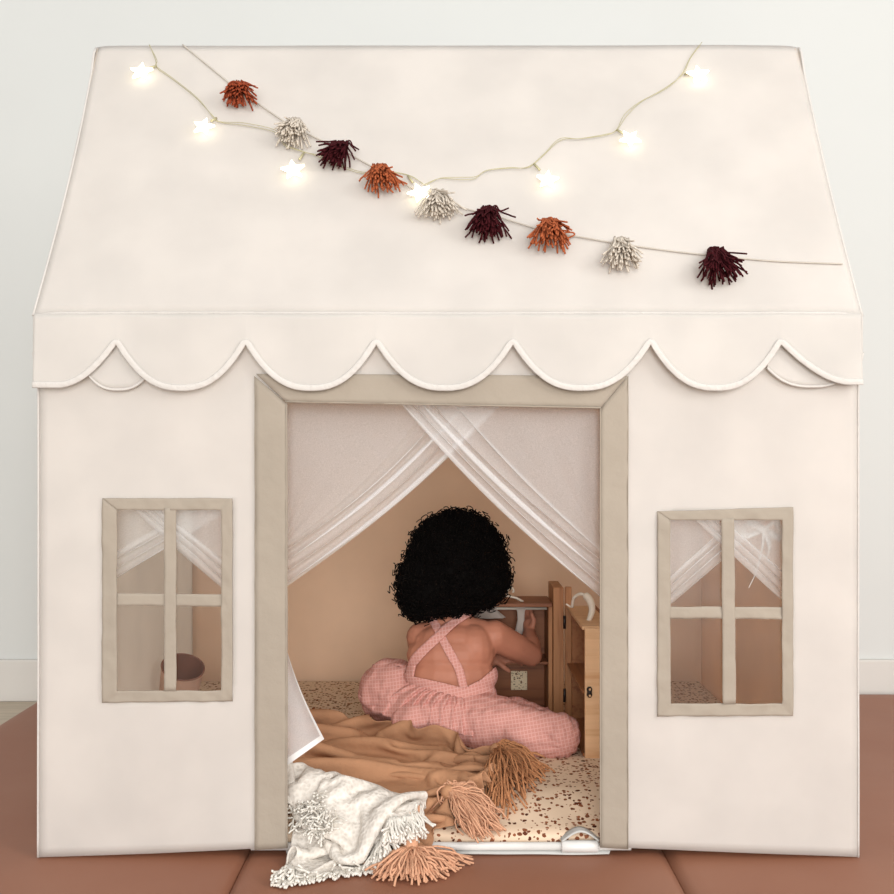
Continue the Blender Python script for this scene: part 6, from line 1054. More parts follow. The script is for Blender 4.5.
18,6,-8,1,-9,2,-1,-9,-1,-2,-8,-5,-3,-7,-6,-3,-7,-7,-3,-8,-3,-2,-8,-5,-3,-6,-7,-3,0,-10,3,0,-10,4,4,-7,3,0,-9,0,-1,-9,1,-8,-6,0,-7,-6,0,-8,-4,2,-8,7,3,3,9,2,10,3,1,8,1,5,13,5,5,5,4,5,9,4,5,9,1,7,10,3,4,8,1,6,5,10,7,-2,8,6,-5,6,5,-8,3,7,-8,-5,8,-4,-2,9,-4,-7,5,0,-7,7,3,-7,6,6,-1,6,8,0,5,8,-2,4,10,-6,5,8,2,3,8,1,3,9,3,1,8,2,2,10,3,4,9,2,6,7,3,7,6,3,9,3,3,11,0,2,9,-2,2,8,-4,3,9,3,3,6,8,1,0,9,-4,0,9,-3,2,8,2,3,8,3,3,2,13,-2,-8,4,-1,-6,5,2,-9,7,
20,7,-9,-1,-9,4,0,-9,1,-1,-10,-1,-3,-8,-5,-3,-7,-5,-3,-9,-4,-3,-8,-3,-3,-8,-5,-2,-7,-6,-3,-5,-8,0,-1,-9,5,2,-9,5,5,-5,1,4,-11,-1,-4,-8,0,-6,-5,-2,-7,-8,-1,-9,3,4,0,10,3,9,4,3,9,3,4,11,1,4,9,3,4,7,3,6,9,1,5,9,2,7,8,8,6,5,3,8,5,8,4,-1,11,7,-7,6,6,-8,2,6,-8,-2,7,-6,-4,7,-4,-7,6,0,-8,6,6,-6,5,7,-1,5,8,1,3,11,-7,4,9,-2,3,8,2,2,8,2,1,9,2,2,9,2,1,8,3,3,7,5,8,7,-1,8,4,1,10,3,1,10,-2,2,9,-4,3,8,2,3,7,7,3,2,9,-1,1,9,-3,3,8,3,3,7,2,1,4,13,-3,-7,5,1,-7,4,
15,4,-14,2,-6,7,0,-9,5,0,-10,3,-2,-9,0,-4,-10,-3,-4,-8,-4,-2,-8,-5,-4,-8,-5,-2,-10,-4,-3,-6,-5,-3,-8,-7,0,-3,-9,1,3,-10,6,5,-6,4,4,-6,0,2,-13,-1,-5,-5,-3,-6,-6,-3,-8,-4,2,-1,10,5,7,5,5,9,4,2,11,2,4,7,4,5,8,5,5,7,1,6,8,1,6,8,5,6,8,6,5,6,5,6,3,8,6,-3,8,7,-6,6,6,-8,2,7,-8,-2,6,-6,-5,7,-3,-8,5,3,-8,5,7,-5,4,8,1,4,8,-1,2,13,-8,3,8,1,2,8,2,1,10,3,-4,5,7,0,8,4,3,9,-5,8,4,2,8,4,1,8,4,1,10,2,0,10,0,1,8,-1,4,8,6,2,3,9,-1,3,7,1,5,8,3,1,7,2,1,5,13,-5,-5,6,
3,-12,-22,9,2,8,3,-2,8,3,-7,8,0,-9,4,-1,-11,2,-3,-10,0,-3,-10,-3,-4,-8,-3,-2,-9,-6,-4,-8,-5,-2,-8,-5,-3,-7,-6,-1,-5,-9,0,0,-10,4,3,-8,4,3,-8,1,1,-9,-1,0,-13,-4,-4,-10,-9,-2,3,4,8,6,5,7,7,5,5,5,4,2,9,5,6,9,4,6,2,6,12,0,5,8,0,5,8,1,5,9,8,6,7,4,6,5,5,6,1,8,6,-4,7,7,-6,6,7,-8,1,7,-7,-2,7,-6,-6,5,-1,-9,4,6,-7,4,9,-2,3,7,0,3,14,-9,2,8,1,0,8,2,-3,6,6,-5,8,-1,-3,6,8,4,8,3,7,6,0,8,2,-5,10,3,0,9,2,0,10,2,1,9,2,1,7,6,2,5,7,2,5,8,3,3,7,2,0,8,2,-3,7,11,
-6,-22,2,7,4,-5,7,8,-1,7,-1,6,8,-6,5,3,-6,5,2,-9,9,-2,-10,0,-3,-9,0,-3,-10,-1,-3,-9,-4,-3,-9,-5,-3,-8,-5,-4,-8,-5,-3,-5,-8,-1,-2,-10,0,1,-10,2,1,-10,3,1,-9,3,-2,-9,-10,-1,-11,0,10,-3,6,7,6,5,3,11,2,0,9,3,6,9,4,6,6,4,8,4,5,10,2,5,11,-2,4,7,1,6,9,0,5,8,7,6,6,6,6,4,5,7,-1,8,6,-3,7,8,-7,4,7,-7,1,8,-8,-3,5,-3,-8,5,3,-9,2,7,-5,2,8,-2,5,14,-8,0,9,2,-2,8,2,-5,8,2,-7,2,7,-3,5,7,3,9,4,7,6,-2,8,0,-6,9,2,-3,11,3,1,9,2,1,9,5,1,8,6,2,5,8,2,5,7,3,2,9,3,-4,7,2,
-1,-8,20,1,-1,-9,2,4,-11,5,1,-7,9,1,-2,9,-1,1,8,-3,3,6,-6,4,3,-12,5,1,-8,3,-2,-9,2,-2,-10,-1,-4,-9,-3,-3,-9,-5,-3,-8,-5,-4,-7,-6,-3,-4,-9,-3,-2,-9,-1,-1,-10,-1,-1,-9,0,1,-10,1,4,-7,3,9,-4,5,7,7,0,1,8,4,6,8,3,5,7,4,8,5,4,7,5,6,11,-3,4,9,5,4,8,1,5,8,1,7,8,0,5,7,4,5,7,10,7,2,5,7,-1,8,7,-3,6,8,-7,4,7,-7,-1,8,-6,-6,4,-1,-9,1,6,-7,6,12,-8,-1,9,-3,-1,10,2,-3,9,2,-6,6,4,-7,-1,8,-4,4,8,1,9,4,7,8,-2,8,0,-7,9,0,-3,10,3,-1,10,3,-1,9,6,1,8,6,2,5,8,3,4,8,2,1,9,3,
8,-8,19,-1,-3,-12,-2,-1,-10,-1,-3,-12,-1,3,-12,6,1,-8,10,0,-3,11,-1,1,8,-3,1,7,-5,3,5,-6,5,3,-9,4,-1,-10,1,-2,-10,-2,-3,-8,-3,-3,-10,-3,-3,-7,-5,-4,-6,-7,-4,-4,-8,-3,-3,-9,-2,-1,-9,-3,1,-10,0,5,-8,5,8,-2,5,8,3,2,6,7,2,4,9,4,6,6,4,7,7,4,8,-1,5,12,3,4,6,4,4,7,5,6,9,0,5,8,1,6,9,1,5,6,3,6,7,11,6,1,5,8,-1,7,8,-4,6,9,-7,3,7,-7,-3,7,-2,-9,6,7,-10,-1,7,-8,-2,10,-3,-3,10,2,-4,8,2,-7,5,7,-5,-3,8,-6,3,8,0,9,4,6,9,-2,7,4,-4,10,-1,-4,9,0,-1,11,3,-2,9,5,0,8,7,0,5,9,1,4,9,3,
3,-25,0,-9,2,-5,-3,0,-10,0,1,-13,-1,2,-9,2,2,-11,5,2,-8,8,1,-4,9,4,-8,8,-2,-1,12,-4,4,9,-5,5,6,-5,1,4,-9,4,1,-10,2,-1,-11,0,-3,-9,-1,-3,-9,-5,-4,-7,-5,-4,-6,-8,-5,-4,-8,-4,-1,-10,-4,0,-9,0,4,-9,3,9,-2,3,9,4,3,5,7,3,9,3,5,5,8,4,5,6,4,10,3,5,10,0,3,6,8,4,7,5,6,8,1,5,9,1,5,8,0,6,8,1,5,7,3,7,7,11,7,0,5,8,-1,7,8,-4,5,11,-6,1,9,-1,-8,2,2,-11,0,5,-7,-2,10,-3,-5,10,2,-6,7,2,-6,3,8,-6,-4,7,-4,2,9,-2,9,6,3,9,-2,8,7,-4,9,0,-2,10,-1,-2,10,2,-2,9,4,-1,8,7,-2,6,8,0,
4,-18,-6,-10,-1,-1,-8,1,-7,-4,1,-10,0,2,-10,-1,4,-11,3,4,-9,7,3,-8,6,2,-5,8,4,-8,9,0,0,11,-1,-1,10,-1,-2,11,-6,7,7,-7,2,5,-8,3,1,-10,3,0,-10,1,-3,-10,-1,-4,-8,-6,-4,-6,-6,-5,-5,-9,-5,-3,-8,-4,-2,-9,-2,4,-9,1,10,-3,1,8,5,4,10,2,4,7,5,5,4,7,4,8,5,3,12,0,4,7,7,4,3,8,5,7,6,4,9,1,5,8,2,5,9,1,6,8,0,5,8,1,6,6,6,7,5,9,8,1,4,7,0,8,9,-4,5,11,-2,-4,5,0,-9,-1,4,-9,-3,7,-6,-4,12,1,-6,5,4,-7,1,8,-4,-4,8,-5,2,9,-3,8,6,2,11,-1,7,6,-3,9,2,-3,10,-1,-1,9,2,-2,9,4,-2,8,5,-3,
11,-19,-6,-10,1,-2,-9,-2,-3,-8,0,-8,-5,2,-9,-5,4,-10,-1,4,-10,3,5,-10,6,5,-6,8,4,-7,10,3,-6,9,2,-1,9,-1,-1,11,-1,-1,9,0,-2,12,-7,5,7,-4,3,5,-8,4,2,-9,5,0,-11,1,-4,-9,-3,-4,-7,-7,-5,-6,-7,-5,-5,-7,-5,-3,-8,-3,4,-10,0,10,-4,2,8,0,2,12,2,0,8,8,5,7,4,5,11,2,4,5,8,5,5,6,2,2,9,5,7,6,4,9,0,4,8,5,5,9,1,4,8,1,6,9,1,7,6,0,7,6,9,7,0,7,2,-3,8,10,-4,7,11,0,-2,7,6,-7,2,6,-8,-4,6,-8,-3,11,-1,-6,4,5,-6,1,9,-4,-3,9,-5,2,9,-4,8,6,0,10,1,6,8,-3,10,2,-2,10,0,-1,9,2,-3,8,2,-4,
18,-5,-12,-10,-2,-1,-9,-3,0,-9,-3,-3,-8,-1,-7,-6,2,-8,-5,3,-9,-2,3,-10,0,5,-9,4,6,-9,4,3,-7,11,4,-4,10,6,-6,10,0,0,9,0,-1,9,0,-1,9,-2,2,12,-7,5,7,-2,4,6,-8,6,2,-10,4,-2,-11,-2,-4,-8,-4,-6,-7,-6,-5,-6,-6,-5,-4,-8,-4,5,-9,0,9,-5,1,10,0,3,10,0,0,10,0,4,11,3,3,7,12,4,4,6,4,3,7,3,2,10,5,7,6,3,10,0,4,8,5,3,7,4,4,9,1,5,9,0,7,6,1,9,3,2,6,2,12,3,-6,6,11,-6,6,12,4,-1,5,8,-5,2,9,-7,-2,8,-5,-6,9,-2,-5,6,6,-5,1,9,-5,-2,9,-4,2,9,-5,7,7,-1,11,3,5,8,-3,10,2,-2,10,1,-1,9,2,-4,
13,19,-9,-6,-9,-1,-9,-6,-2,-6,-9,2,-7,-6,-2,-7,-3,-6,-7,-1,-8,-6,0,-8,-4,2,-10,-3,3,-9,0,5,-10,2,6,-8,7,6,-5,9,6,-7,10,2,-4,11,0,1,10,0,0,10,0,0,12,-5,8,9,-1,4,8,-4,5,5,-9,4,0,-10,1,-3,-10,-2,-5,-9,-3,-5,-8,-5,-7,-4,-7,-6,3,-8,1,10,-5,2,10,0,0,10,0,2,10,0,2,11,0,3,8,6,3,4,11,5,4,7,3,0,9,5,7,7,4,10,1,3,7,5,2,7,8,-2,9,2,7,8,0,8,6,-2,9,5,1,9,-3,5,4,-8,8,10,0,5,9,5,0,6,9,-4,1,9,-5,-4,9,-5,-3,10,3,-4,6,7,-5,2,9,-4,0,10,-4,2,9,-5,6,8,-3,10,4,4,10,-1,10,4,-2,9,0,-3,
1,18,10,1,-8,-4,-3,-10,-5,-4,-11,-2,-6,-9,-3,-4,-8,-4,-7,-5,-5,-6,-4,-8,-7,-3,-8,-5,-1,-9,-6,1,-9,-3,3,-10,-1,6,-9,3,5,-10,8,6,-7,14,2,-2,7,3,0,11,2,0,8,0,2,11,-5,9,10,2,1,9,2,2,8,-6,4,3,-10,2,-1,-10,-1,-2,-10,-1,-4,-10,-1,-6,-6,-6,-7,2,-9,-1,9,-2,2,11,0,-3,9,0,3,9,0,2,10,0,3,11,3,2,5,8,5,1,9,5,3,9,4,6,6,4,10,3,3,7,6,-6,6,7,2,8,7,7,7,1,6,7,-5,9,5,0,10,-1,2,5,-7,7,9,-1,4,10,6,-1,5,9,-2,2,10,-4,-2,11,-1,-3,8,5,-5,6,7,-5,3,9,-4,2,9,-3,2,10,-4,5,9,-4,10,6,3,12,1,9,3,-4,
-2,9,21,5,-8,-7,3,-9,-6,1,-10,-8,-1,-9,-6,-5,-9,-8,-5,-7,-6,-6,-9,-7,-6,-6,-6,-7,-6,-8,-7,-2,-8,-7,-1,-10,-5,2,-9,-4,4,-10,-1,6,-8,6,6,-8,14,1,-1,10,3,0,9,2,0,5,-4,9,10,1,3,7,8,0,10,4,-1,11,-2,-1,6,-8,-1,3,-11,1,0,-10,1,-2,-11,1,-5,-9,-4,-8,-1,-7,-5,8,-1,-4,10,0,4,10,0,3,10,0,3,9,0,1,11,0,3,9,6,5,2,9,5,1,9,5,6,6,2,9,6,-2,5,9,-2,6,8,1,7,8,6,9,1,5,6,-8,7,7,0,10,2,0,7,-7,4,10,-2,3,10,5,0,5,9,-2,1,11,-2,1,11,3,-3,9,5,-5,6,7,-5,4,9,-4,3,10,-3,3,10,-3,5,11,-3,9,7,1,13,3])
THROW = cloth_grid(60, [
-465,208,205,-1,6,-3,-3,7,-3,-5,5,-1,-1,7,-3,0,7,-2,3,7,-2,7,2,3,6,-2,4,8,0,0,4,-1,-6,-3,-3,-6,-4,-2,-5,-1,-4,-6,-2,-4,-6,-4,-4,-5,-5,-4,-4,-6,-5,3,1,-7,5,3,-5,5,3,-3,6,8,-1,3,6,0,4,6,0,2,10,4,1,4,5,-1,4,6,-2,6,5,-2,8,5,-2,3,2,-5,6,2,-5,8,2,-3,5,1,-4,7,1,-3,6,2,-4,7,1,-1,5,2,-6,5,1,-5,7,2,0,6,3,-3,7,1,2,6,4,-3,0,3,-7,4,4,-4,7,4,-2,5,-3,-5,3,-7,3,4,-6,0,2,-7,-3,4,-6,0,2,-6,-3,3,-7,0,4,-6,0,2,-8,-3,3,-6,-2,3,-7,1,4,-5,3,6,-5,5,3,-6,1,4,-5,2,
-8,-6,-10,0,6,-4,0,7,-3,-2,7,-3,0,7,-3,1,7,-2,7,3,1,5,-2,7,3,-2,6,7,-2,4,7,0,-3,2,-1,-8,-7,-3,-3,-5,-5,-2,1,-2,-6,-2,-3,-6,-1,-5,-7,-6,-4,-4,-5,-7,2,1,-6,6,7,-1,4,6,-2,5,9,3,-1,7,4,-1,5,4,2,6,4,1,7,2,2,7,3,3,5,4,-2,4,2,-6,8,3,-5,3,0,-5,7,2,-1,8,1,-2,5,2,-4,5,2,-6,6,1,-4,8,2,-1,4,2,-5,7,2,-1,7,3,1,5,2,-5,4,5,-5,5,6,4,6,4,1,6,3,-5,4,-3,-6,3,-6,-3,5,-6,-1,2,-7,0,2,-7,-3,5,-7,0,3,-7,0,3,-7,0,2,-6,0,3,-7,-4,3,-6,1,4,-6,3,4,-6,3,5,-5,3,
-2,-6,-12,0,6,-4,0,7,-3,0,8,-2,0,7,-4,6,4,1,4,-1,6,1,-3,7,4,-2,7,6,-2,4,8,0,1,6,-1,-5,-3,-2,-7,-7,-3,-1,0,-3,-7,0,-4,-6,-6,-7,0,-2,-2,0,-2,-2,-12,0,-11,1,5,-1,7,11,3,4,6,1,0,6,4,0,5,5,0,6,3,0,7,4,1,6,3,2,6,1,4,7,4,-2,3,-1,-7,4,1,-6,9,3,0,5,1,-5,4,1,-5,8,2,-2,7,2,-4,6,2,-3,5,2,-4,7,3,-2,8,2,-1,4,4,-4,6,5,0,5,5,4,6,4,1,6,4,-2,6,3,-4,4,-2,-7,3,-5,-5,5,-8,-1,3,-7,0,2,-6,-1,2,-7,-2,4,-8,0,2,-6,-2,3,-7,-2,3,-7,0,4,-6,1,4,-6,3,4,-5,3,
0,-6,-12,0,6,-4,0,7,-3,0,7,-5,6,5,-1,5,2,8,3,-3,7,0,0,7,0,-4,8,5,-3,6,8,-1,2,7,0,-1,3,-1,-11,-6,-2,-3,-5,-5,0,-1,-4,-10,-7,-4,1,-1,-3,-5,6,0,3,5,-3,-10,2,-7,2,8,2,0,4,5,-2,7,2,1,6,1,5,9,3,4,3,4,-3,7,2,2,5,2,6,7,3,2,5,2,-6,2,-2,-7,6,1,-5,6,3,-4,6,1,-4,7,2,-3,6,2,-2,7,2,-4,6,3,-3,7,2,-2,7,4,-3,6,4,0,6,5,2,5,5,2,5,5,3,7,4,-2,6,1,-4,6,1,-5,5,0,-6,4,-4,-5,3,-6,-4,2,-7,-2,4,-7,-1,3,-7,0,2,-7,-2,3,-7,0,3,-7,-2,3,-7,0,4,-6,3,5,-4,5,
0,-6,-13,0,6,-3,0,7,-4,5,6,-2,7,2,2,3,0,9,-2,-2,8,-1,-4,8,1,-4,7,6,-1,5,7,-1,3,8,0,0,6,0,-6,-3,-3,-6,-6,-5,-1,-5,-5,-4,-5,-4,-5,0,0,-10,7,3,-5,7,0,-2,3,-7,3,7,0,1,5,5,-4,7,2,2,5,0,6,6,2,3,7,2,3,3,2,7,4,2,6,8,3,-1,4,1,-6,4,0,-6,7,1,-4,7,4,-1,5,1,-5,7,2,-4,7,3,-1,6,1,-5,7,3,-3,7,2,-3,7,4,-1,5,6,2,4,5,3,6,5,2,7,4,-1,5,1,-6,2,1,-7,7,1,-4,7,0,1,7,0,-3,6,-1,-5,4,-4,-5,3,-7,-3,3,-7,0,3,-7,-3,3,-6,0,2,-7,0,3,-7,-3,3,-7,0,4,-6,3,
0,-7,-11,0,6,-4,4,6,-3,7,4,2,5,0,6,-3,-3,6,-6,0,9,1,-4,9,5,-2,6,6,-2,4,7,-1,4,8,-1,0,8,0,-3,1,0,-9,-6,-4,-3,-5,-6,-3,-4,-3,-6,-2,1,-8,3,2,-7,8,-1,-3,7,-2,0,7,-2,3,5,0,5,7,2,1,6,1,5,4,1,6,3,2,7,2,2,7,7,3,3,7,2,-2,7,3,-2,6,1,-5,6,3,-1,7,4,-3,6,2,-4,6,2,-3,8,2,-2,5,1,-5,7,1,-5,7,4,-1,5,5,1,5,6,2,6,5,1,7,2,-4,3,1,-7,-2,3,-7,5,1,-6,8,0,-1,7,0,1,8,0,0,7,-1,-2,8,0,-2,6,-1,-4,4,-4,-5,3,-6,-4,3,-8,0,3,-7,-1,3,-6,-2,3,-6,-2,4,-7,-1,
0,-8,-11,3,6,-4,7,4,0,6,2,5,1,-1,8,-5,-1,7,-3,-2,6,-1,-2,8,3,-3,6,7,-2,4,8,0,2,8,-1,1,7,-2,0,7,1,-6,-2,0,-7,-6,-5,-5,-4,-3,-5,-4,-3,-6,-1,1,-8,8,0,0,9,-4,0,6,-1,13,4,1,0,7,1,1,5,1,6,1,2,8,4,2,5,7,2,4,7,2,0,7,4,0,8,2,0,7,5,0,7,3,0,5,1,-6,6,2,-5,6,1,-5,7,2,-3,7,3,-2,7,4,-1,5,5,1,6,5,0,7,4,-1,6,1,-6,0,1,-8,-4,4,-6,3,1,-7,7,0,-2,8,1,0,7,0,-2,8,0,-2,8,-1,-1,7,-1,1,8,0,0,8,-1,-1,6,-1,-4,5,-3,-6,3,-6,-3,3,-7,-2,3,-6,-3,3,-8,0,
1,-9,-11,7,4,-1,7,2,4,2,1,8,-4,0,7,-7,1,4,-4,-1,7,3,-4,7,6,-2,3,8,0,2,6,-2,4,8,0,0,7,-3,3,8,-1,-3,3,1,-7,-4,0,-8,-3,-2,-4,-4,-5,-10,-6,-3,0,3,-2,9,6,-2,1,10,-3,0,8,2,4,5,1,3,3,2,7,2,2,7,8,1,4,7,3,3,7,2,0,7,3,0,7,3,0,8,4,1,6,3,-3,6,3,-4,6,1,-5,8,3,-2,6,4,1,7,3,0,7,5,-1,6,5,-1,7,2,-3,3,1,-8,-2,3,-7,-4,5,-5,0,1,-8,7,-1,-6,8,1,0,8,0,-1,8,1,-2,7,0,-2,8,-1,-2,7,0,-1,8,-1,1,8,-1,1,8,-1,0,8,0,-1,6,-1,-4,5,-4,-4,4,-5,-4,4,-6,-4,
5,-11,-7,7,3,4,4,2,7,-1,2,7,-8,1,5,-7,1,1,-1,-4,8,7,-2,2,7,4,0,6,1,1,6,-4,5,6,-3,3,4,-4,5,8,-3,1,6,0,-4,2,1,-6,0,-1,-12,-5,-3,-5,-7,-5,1,-2,-2,8,5,-3,4,8,-3,1,10,1,2,5,2,5,4,1,6,5,2,6,7,2,3,6,4,3,7,2,0,9,3,0,7,3,0,7,5,0,6,2,-5,7,3,-3,7,2,0,7,4,2,7,4,1,8,4,-1,6,4,-2,7,2,-5,0,2,-8,-4,5,-6,-4,5,-4,0,1,-9,6,-1,-5,8,0,-2,8,1,0,8,2,1,8,0,-3,7,-1,-3,7,-1,-4,8,-1,-2,8,0,-1,8,-1,0,7,-1,0,8,0,2,8,0,2,8,0,-2,5,-4,-4,3,-7,-4,
7,-11,-1,1,-1,8,1,1,9,-1,1,6,-6,2,5,-8,2,-2,0,5,-7,7,1,0,9,-1,5,7,2,2,3,-5,5,1,-5,5,4,-4,6,6,-3,4,8,-2,1,7,1,-4,2,-2,-5,-4,-2,-12,-5,-2,0,-6,-7,6,4,-3,6,10,-2,5,7,2,-1,6,2,4,6,1,5,7,2,3,5,4,1,9,2,0,7,3,0,7,2,3,8,3,1,6,4,-1,7,4,-2,7,3,2,7,3,2,8,3,1,7,4,-2,8,3,-1,4,3,-7,-2,4,-6,-5,7,-1,-3,6,-6,-1,1,-7,7,-2,-6,8,1,-1,8,2,0,7,1,-1,9,0,-2,7,0,-2,7,0,-3,8,-1,-3,8,0,-1,7,-2,-3,7,-2,-3,8,0,3,6,2,4,8,2,3,7,-3,-3,3,-5,-6,-1,-4,-6,
6,-15,4,-4,1,7,1,2,8,-5,1,6,-8,2,-2,-3,4,-6,2,6,-6,6,4,-1,10,1,1,7,-2,4,2,-6,6,0,-5,6,3,-5,5,4,-3,7,7,-3,4,9,-1,-5,4,-1,-7,-5,-2,-7,-8,-6,-1,-2,-4,9,5,-2,6,9,-1,3,8,1,0,7,1,2,7,3,2,8,4,1,6,4,0,8,3,1,7,1,3,7,2,5,7,3,-3,6,5,-1,7,3,4,8,2,2,8,3,3,7,3,0,7,3,-1,4,4,-7,-3,5,-5,-5,7,2,-4,7,-2,-1,3,-7,7,-1,-2,9,1,-3,7,1,-3,8,0,-4,7,0,-4,6,-1,-4,9,0,-1,7,1,0,8,1,1,7,-2,-4,6,-2,-5,8,0,2,5,3,5,7,2,4,9,-2,-1,2,-2,-8,-3,3,-7,-1,-2,-9,
5,-10,8,-7,-1,2,-4,1,8,-8,2,0,-4,3,-7,-1,5,-6,3,5,-6,6,3,-2,11,3,-1,6,-1,5,2,-5,5,4,-4,6,4,-3,5,5,-3,6,6,-5,4,6,-6,0,-3,-4,-3,-6,2,-6,-8,-5,2,5,-7,4,7,-1,3,8,1,2,8,0,2,8,3,1,6,4,0,7,5,-1,7,3,1,8,2,2,7,1,4,7,3,1,6,6,-1,9,5,2,7,1,0,6,2,2,7,0,9,8,1,2,3,6,-5,-4,5,-3,-4,7,1,-4,6,0,-3,5,-6,8,0,-4,8,0,-2,8,1,-2,7,0,-4,6,0,-5,8,0,-3,8,0,-1,7,3,3,9,1,1,6,-2,-4,5,-2,-7,8,-2,0,5,4,5,5,2,6,9,-1,0,4,-1,-7,-3,4,-7,-1,0,-7,3,-5,-6,
3,-11,9,-7,-2,0,-8,-1,1,-7,3,-6,-1,4,-6,2,5,-7,3,6,-5,4,5,-5,8,3,-1,8,0,3,6,-3,5,5,-1,6,5,-1,6,7,-2,5,4,-6,21,4,-8,-17,-4,-7,-5,-8,-2,-4,-6,-4,-1,2,-7,9,8,-1,3,8,1,1,7,1,2,8,3,0,6,6,-1,7,3,1,7,3,2,8,2,2,7,2,2,7,4,1,7,5,-1,8,3,1,8,2,2,8,1,2,6,-2,5,-1,2,12,-3,9,-5,-3,6,4,-5,8,-1,-2,3,-6,6,1,-6,8,1,-1,8,0,-1,8,0,-3,7,0,-3,8,1,-3,8,1,0,6,4,4,9,0,0,6,-2,-6,1,0,-8,8,-3,-3,7,1,5,4,3,7,8,0,2,7,0,-6,-3,3,-8,3,0,-7,8,-1,1,8,2,-2,
3,-15,2,-8,-1,-1,-7,0,-4,-3,4,-7,2,7,-4,3,7,-2,3,5,-4,0,1,-8,5,3,-6,8,2,-1,7,0,4,5,-1,6,5,-1,6,4,-1,5,8,-1,2,-1,-8,-2,-3,-8,-3,-10,-3,-2,-4,-6,1,2,-5,3,11,-3,4,5,-2,4,7,2,1,7,5,0,7,3,0,8,1,3,7,3,2,8,2,2,7,4,1,7,5,-1,7,4,1,9,2,2,7,1,3,6,-3,8,-2,1,6,-5,6,3,-1,6,6,-3,6,5,-3,8,-5,6,2,-7,7,1,-4,8,-1,-1,8,1,0,8,1,-1,8,1,-2,8,3,1,6,5,3,9,-1,0,4,-3,-7,-1,0,-8,7,-2,-3,8,0,-1,5,1,6,8,0,2,7,2,-4,2,2,-8,5,1,-6,9,1,-1,6,1,-1,8,2,-4,
5,-12,-3,-7,-1,-4,-5,4,-6,2,8,-2,2,7,3,2,8,0,2,6,-4,2,1,-8,-2,-6,-5,4,-1,-8,8,2,-2,6,2,5,3,-3,7,9,0,2,4,7,-2,-6,-3,-5,-3,-9,1,-2,-8,-1,-6,-8,0,1,-6,4,8,-4,5,7,-3,4,7,3,1,8,4,0,7,2,2,8,2,2,7,3,2,8,2,3,7,4,1,7,5,0,7,3,0,9,2,2,5,-2,7,-3,1,9,-4,5,4,-3,7,3,-6,3,6,2,4,7,5,3,-3,9,1,-5,10,4,3,7,3,0,7,1,0,7,1,-1,8,3,0,6,5,1,9,-1,-1,4,-4,-7,-1,0,-8,2,-2,-8,9,-1,-2,7,0,3,8,-1,1,7,2,-3,5,3,-6,7,1,-3,8,2,-3,8,1,-1,7,1,0,8,3,-1,
7,-10,-9,-5,4,-5,-1,9,1,0,4,6,1,8,5,3,8,-1,2,7,-4,1,1,-7,0,-5,-6,-2,-7,-4,2,-4,-7,6,2,-6,9,2,2,7,2,5,2,7,-7,-6,-1,-5,-3,-8,-2,-4,-9,1,-2,-8,2,1,-7,4,5,-7,5,8,-1,5,8,2,2,7,2,1,8,3,2,7,4,0,8,3,2,7,1,4,7,2,2,8,7,-1,8,1,3,4,-2,7,-3,1,8,-4,6,4,-4,5,5,-3,3,7,2,1,8,7,3,4,6,3,1,9,3,1,9,1,-3,7,5,0,6,3,4,7,4,3,7,4,1,8,0,-3,4,-3,-7,0,-1,-9,3,-3,-7,6,-1,-4,7,-2,-6,8,1,-3,6,3,-3,9,1,0,8,1,-1,8,1,-4,8,3,-1,8,1,0,7,1,-1,7,3,-1,
8,-2,-12,-1,7,4,1,4,5,1,8,6,1,8,5,1,5,4,0,10,-4,1,-1,-7,-1,-6,-4,2,-9,-7,0,-5,-3,2,-4,-9,4,2,-6,5,6,-3,4,5,-4,-3,2,-7,-5,-6,-3,-2,-9,1,-2,-7,2,0,-8,4,4,-6,5,7,-3,4,7,1,3,8,2,1,8,4,1,6,4,0,8,3,2,7,2,3,8,2,2,9,2,2,2,-2,10,-3,2,8,-4,5,4,-4,4,6,-1,2,8,5,1,8,6,2,4,7,5,2,7,2,3,7,3,4,7,4,3,7,3,3,6,4,3,7,4,3,8,2,-3,4,-2,-7,4,-4,-7,3,0,-7,5,-1,-6,7,-1,-6,7,-1,-4,8,1,-5,7,1,-4,9,1,-3,8,2,-2,7,1,-1,8,3,0,6,-1,3,8,1,4,8,5,1,
11,8,-9,1,4,5,0,5,8,0,6,6,2,4,5,3,5,6,2,9,1,0,3,-8,0,-6,-5,-1,-10,-3,0,-6,-5,2,-8,-4,1,-5,-7,2,1,-10,0,6,-5,2,5,-8,-3,-2,-6,-4,-8,-2,-3,-7,2,-1,-8,3,1,-7,4,6,-4,6,8,1,3,7,3,0,8,4,0,7,4,1,7,1,4,8,2,3,6,1,4,3,-2,8,-2,2,8,-4,5,5,-2,2,8,2,1,9,6,2,6,7,5,3,6,5,1,7,3,3,7,3,4,7,1,6,6,2,6,7,4,4,6,3,4,7,4,4,8,4,-1,4,-1,-7,5,-2,-6,6,2,-6,6,2,-6,6,1,-5,7,1,-4,7,1,-5,8,0,-4,7,0,-3,9,-1,-3,7,-1,-2,9,2,-6,7,0,-1,6,0,5,6,3,2,
6,7,-9,4,5,7,0,5,5,-1,6,4,3,3,8,4,0,8,4,7,5,-1,7,-5,0,-7,-6,1,-11,-3,-1,-6,-3,1,-5,-6,3,-6,-6,0,-5,-7,0,1,-8,1,5,-7,-2,-2,-8,-4,-7,-4,-3,-7,0,-3,-8,0,-2,-8,3,4,-5,6,7,-1,4,8,4,0,7,4,1,8,2,2,6,2,4,7,1,4,4,0,8,-3,1,8,-4,2,7,0,2,8,4,2,8,6,3,5,7,5,2,7,5,3,7,4,3,7,3,5,7,3,3,7,4,4,10,3,5,3,3,4,7,3,4,7,1,6,7,3,4,7,6,-1,3,6,-6,3,4,-6,4,4,-7,6,1,-7,7,1,-5,8,0,-3,7,1,-5,8,0,-4,8,0,-2,9,0,-2,8,-1,-6,8,0,-4,8,0,-2,6,-3,1,
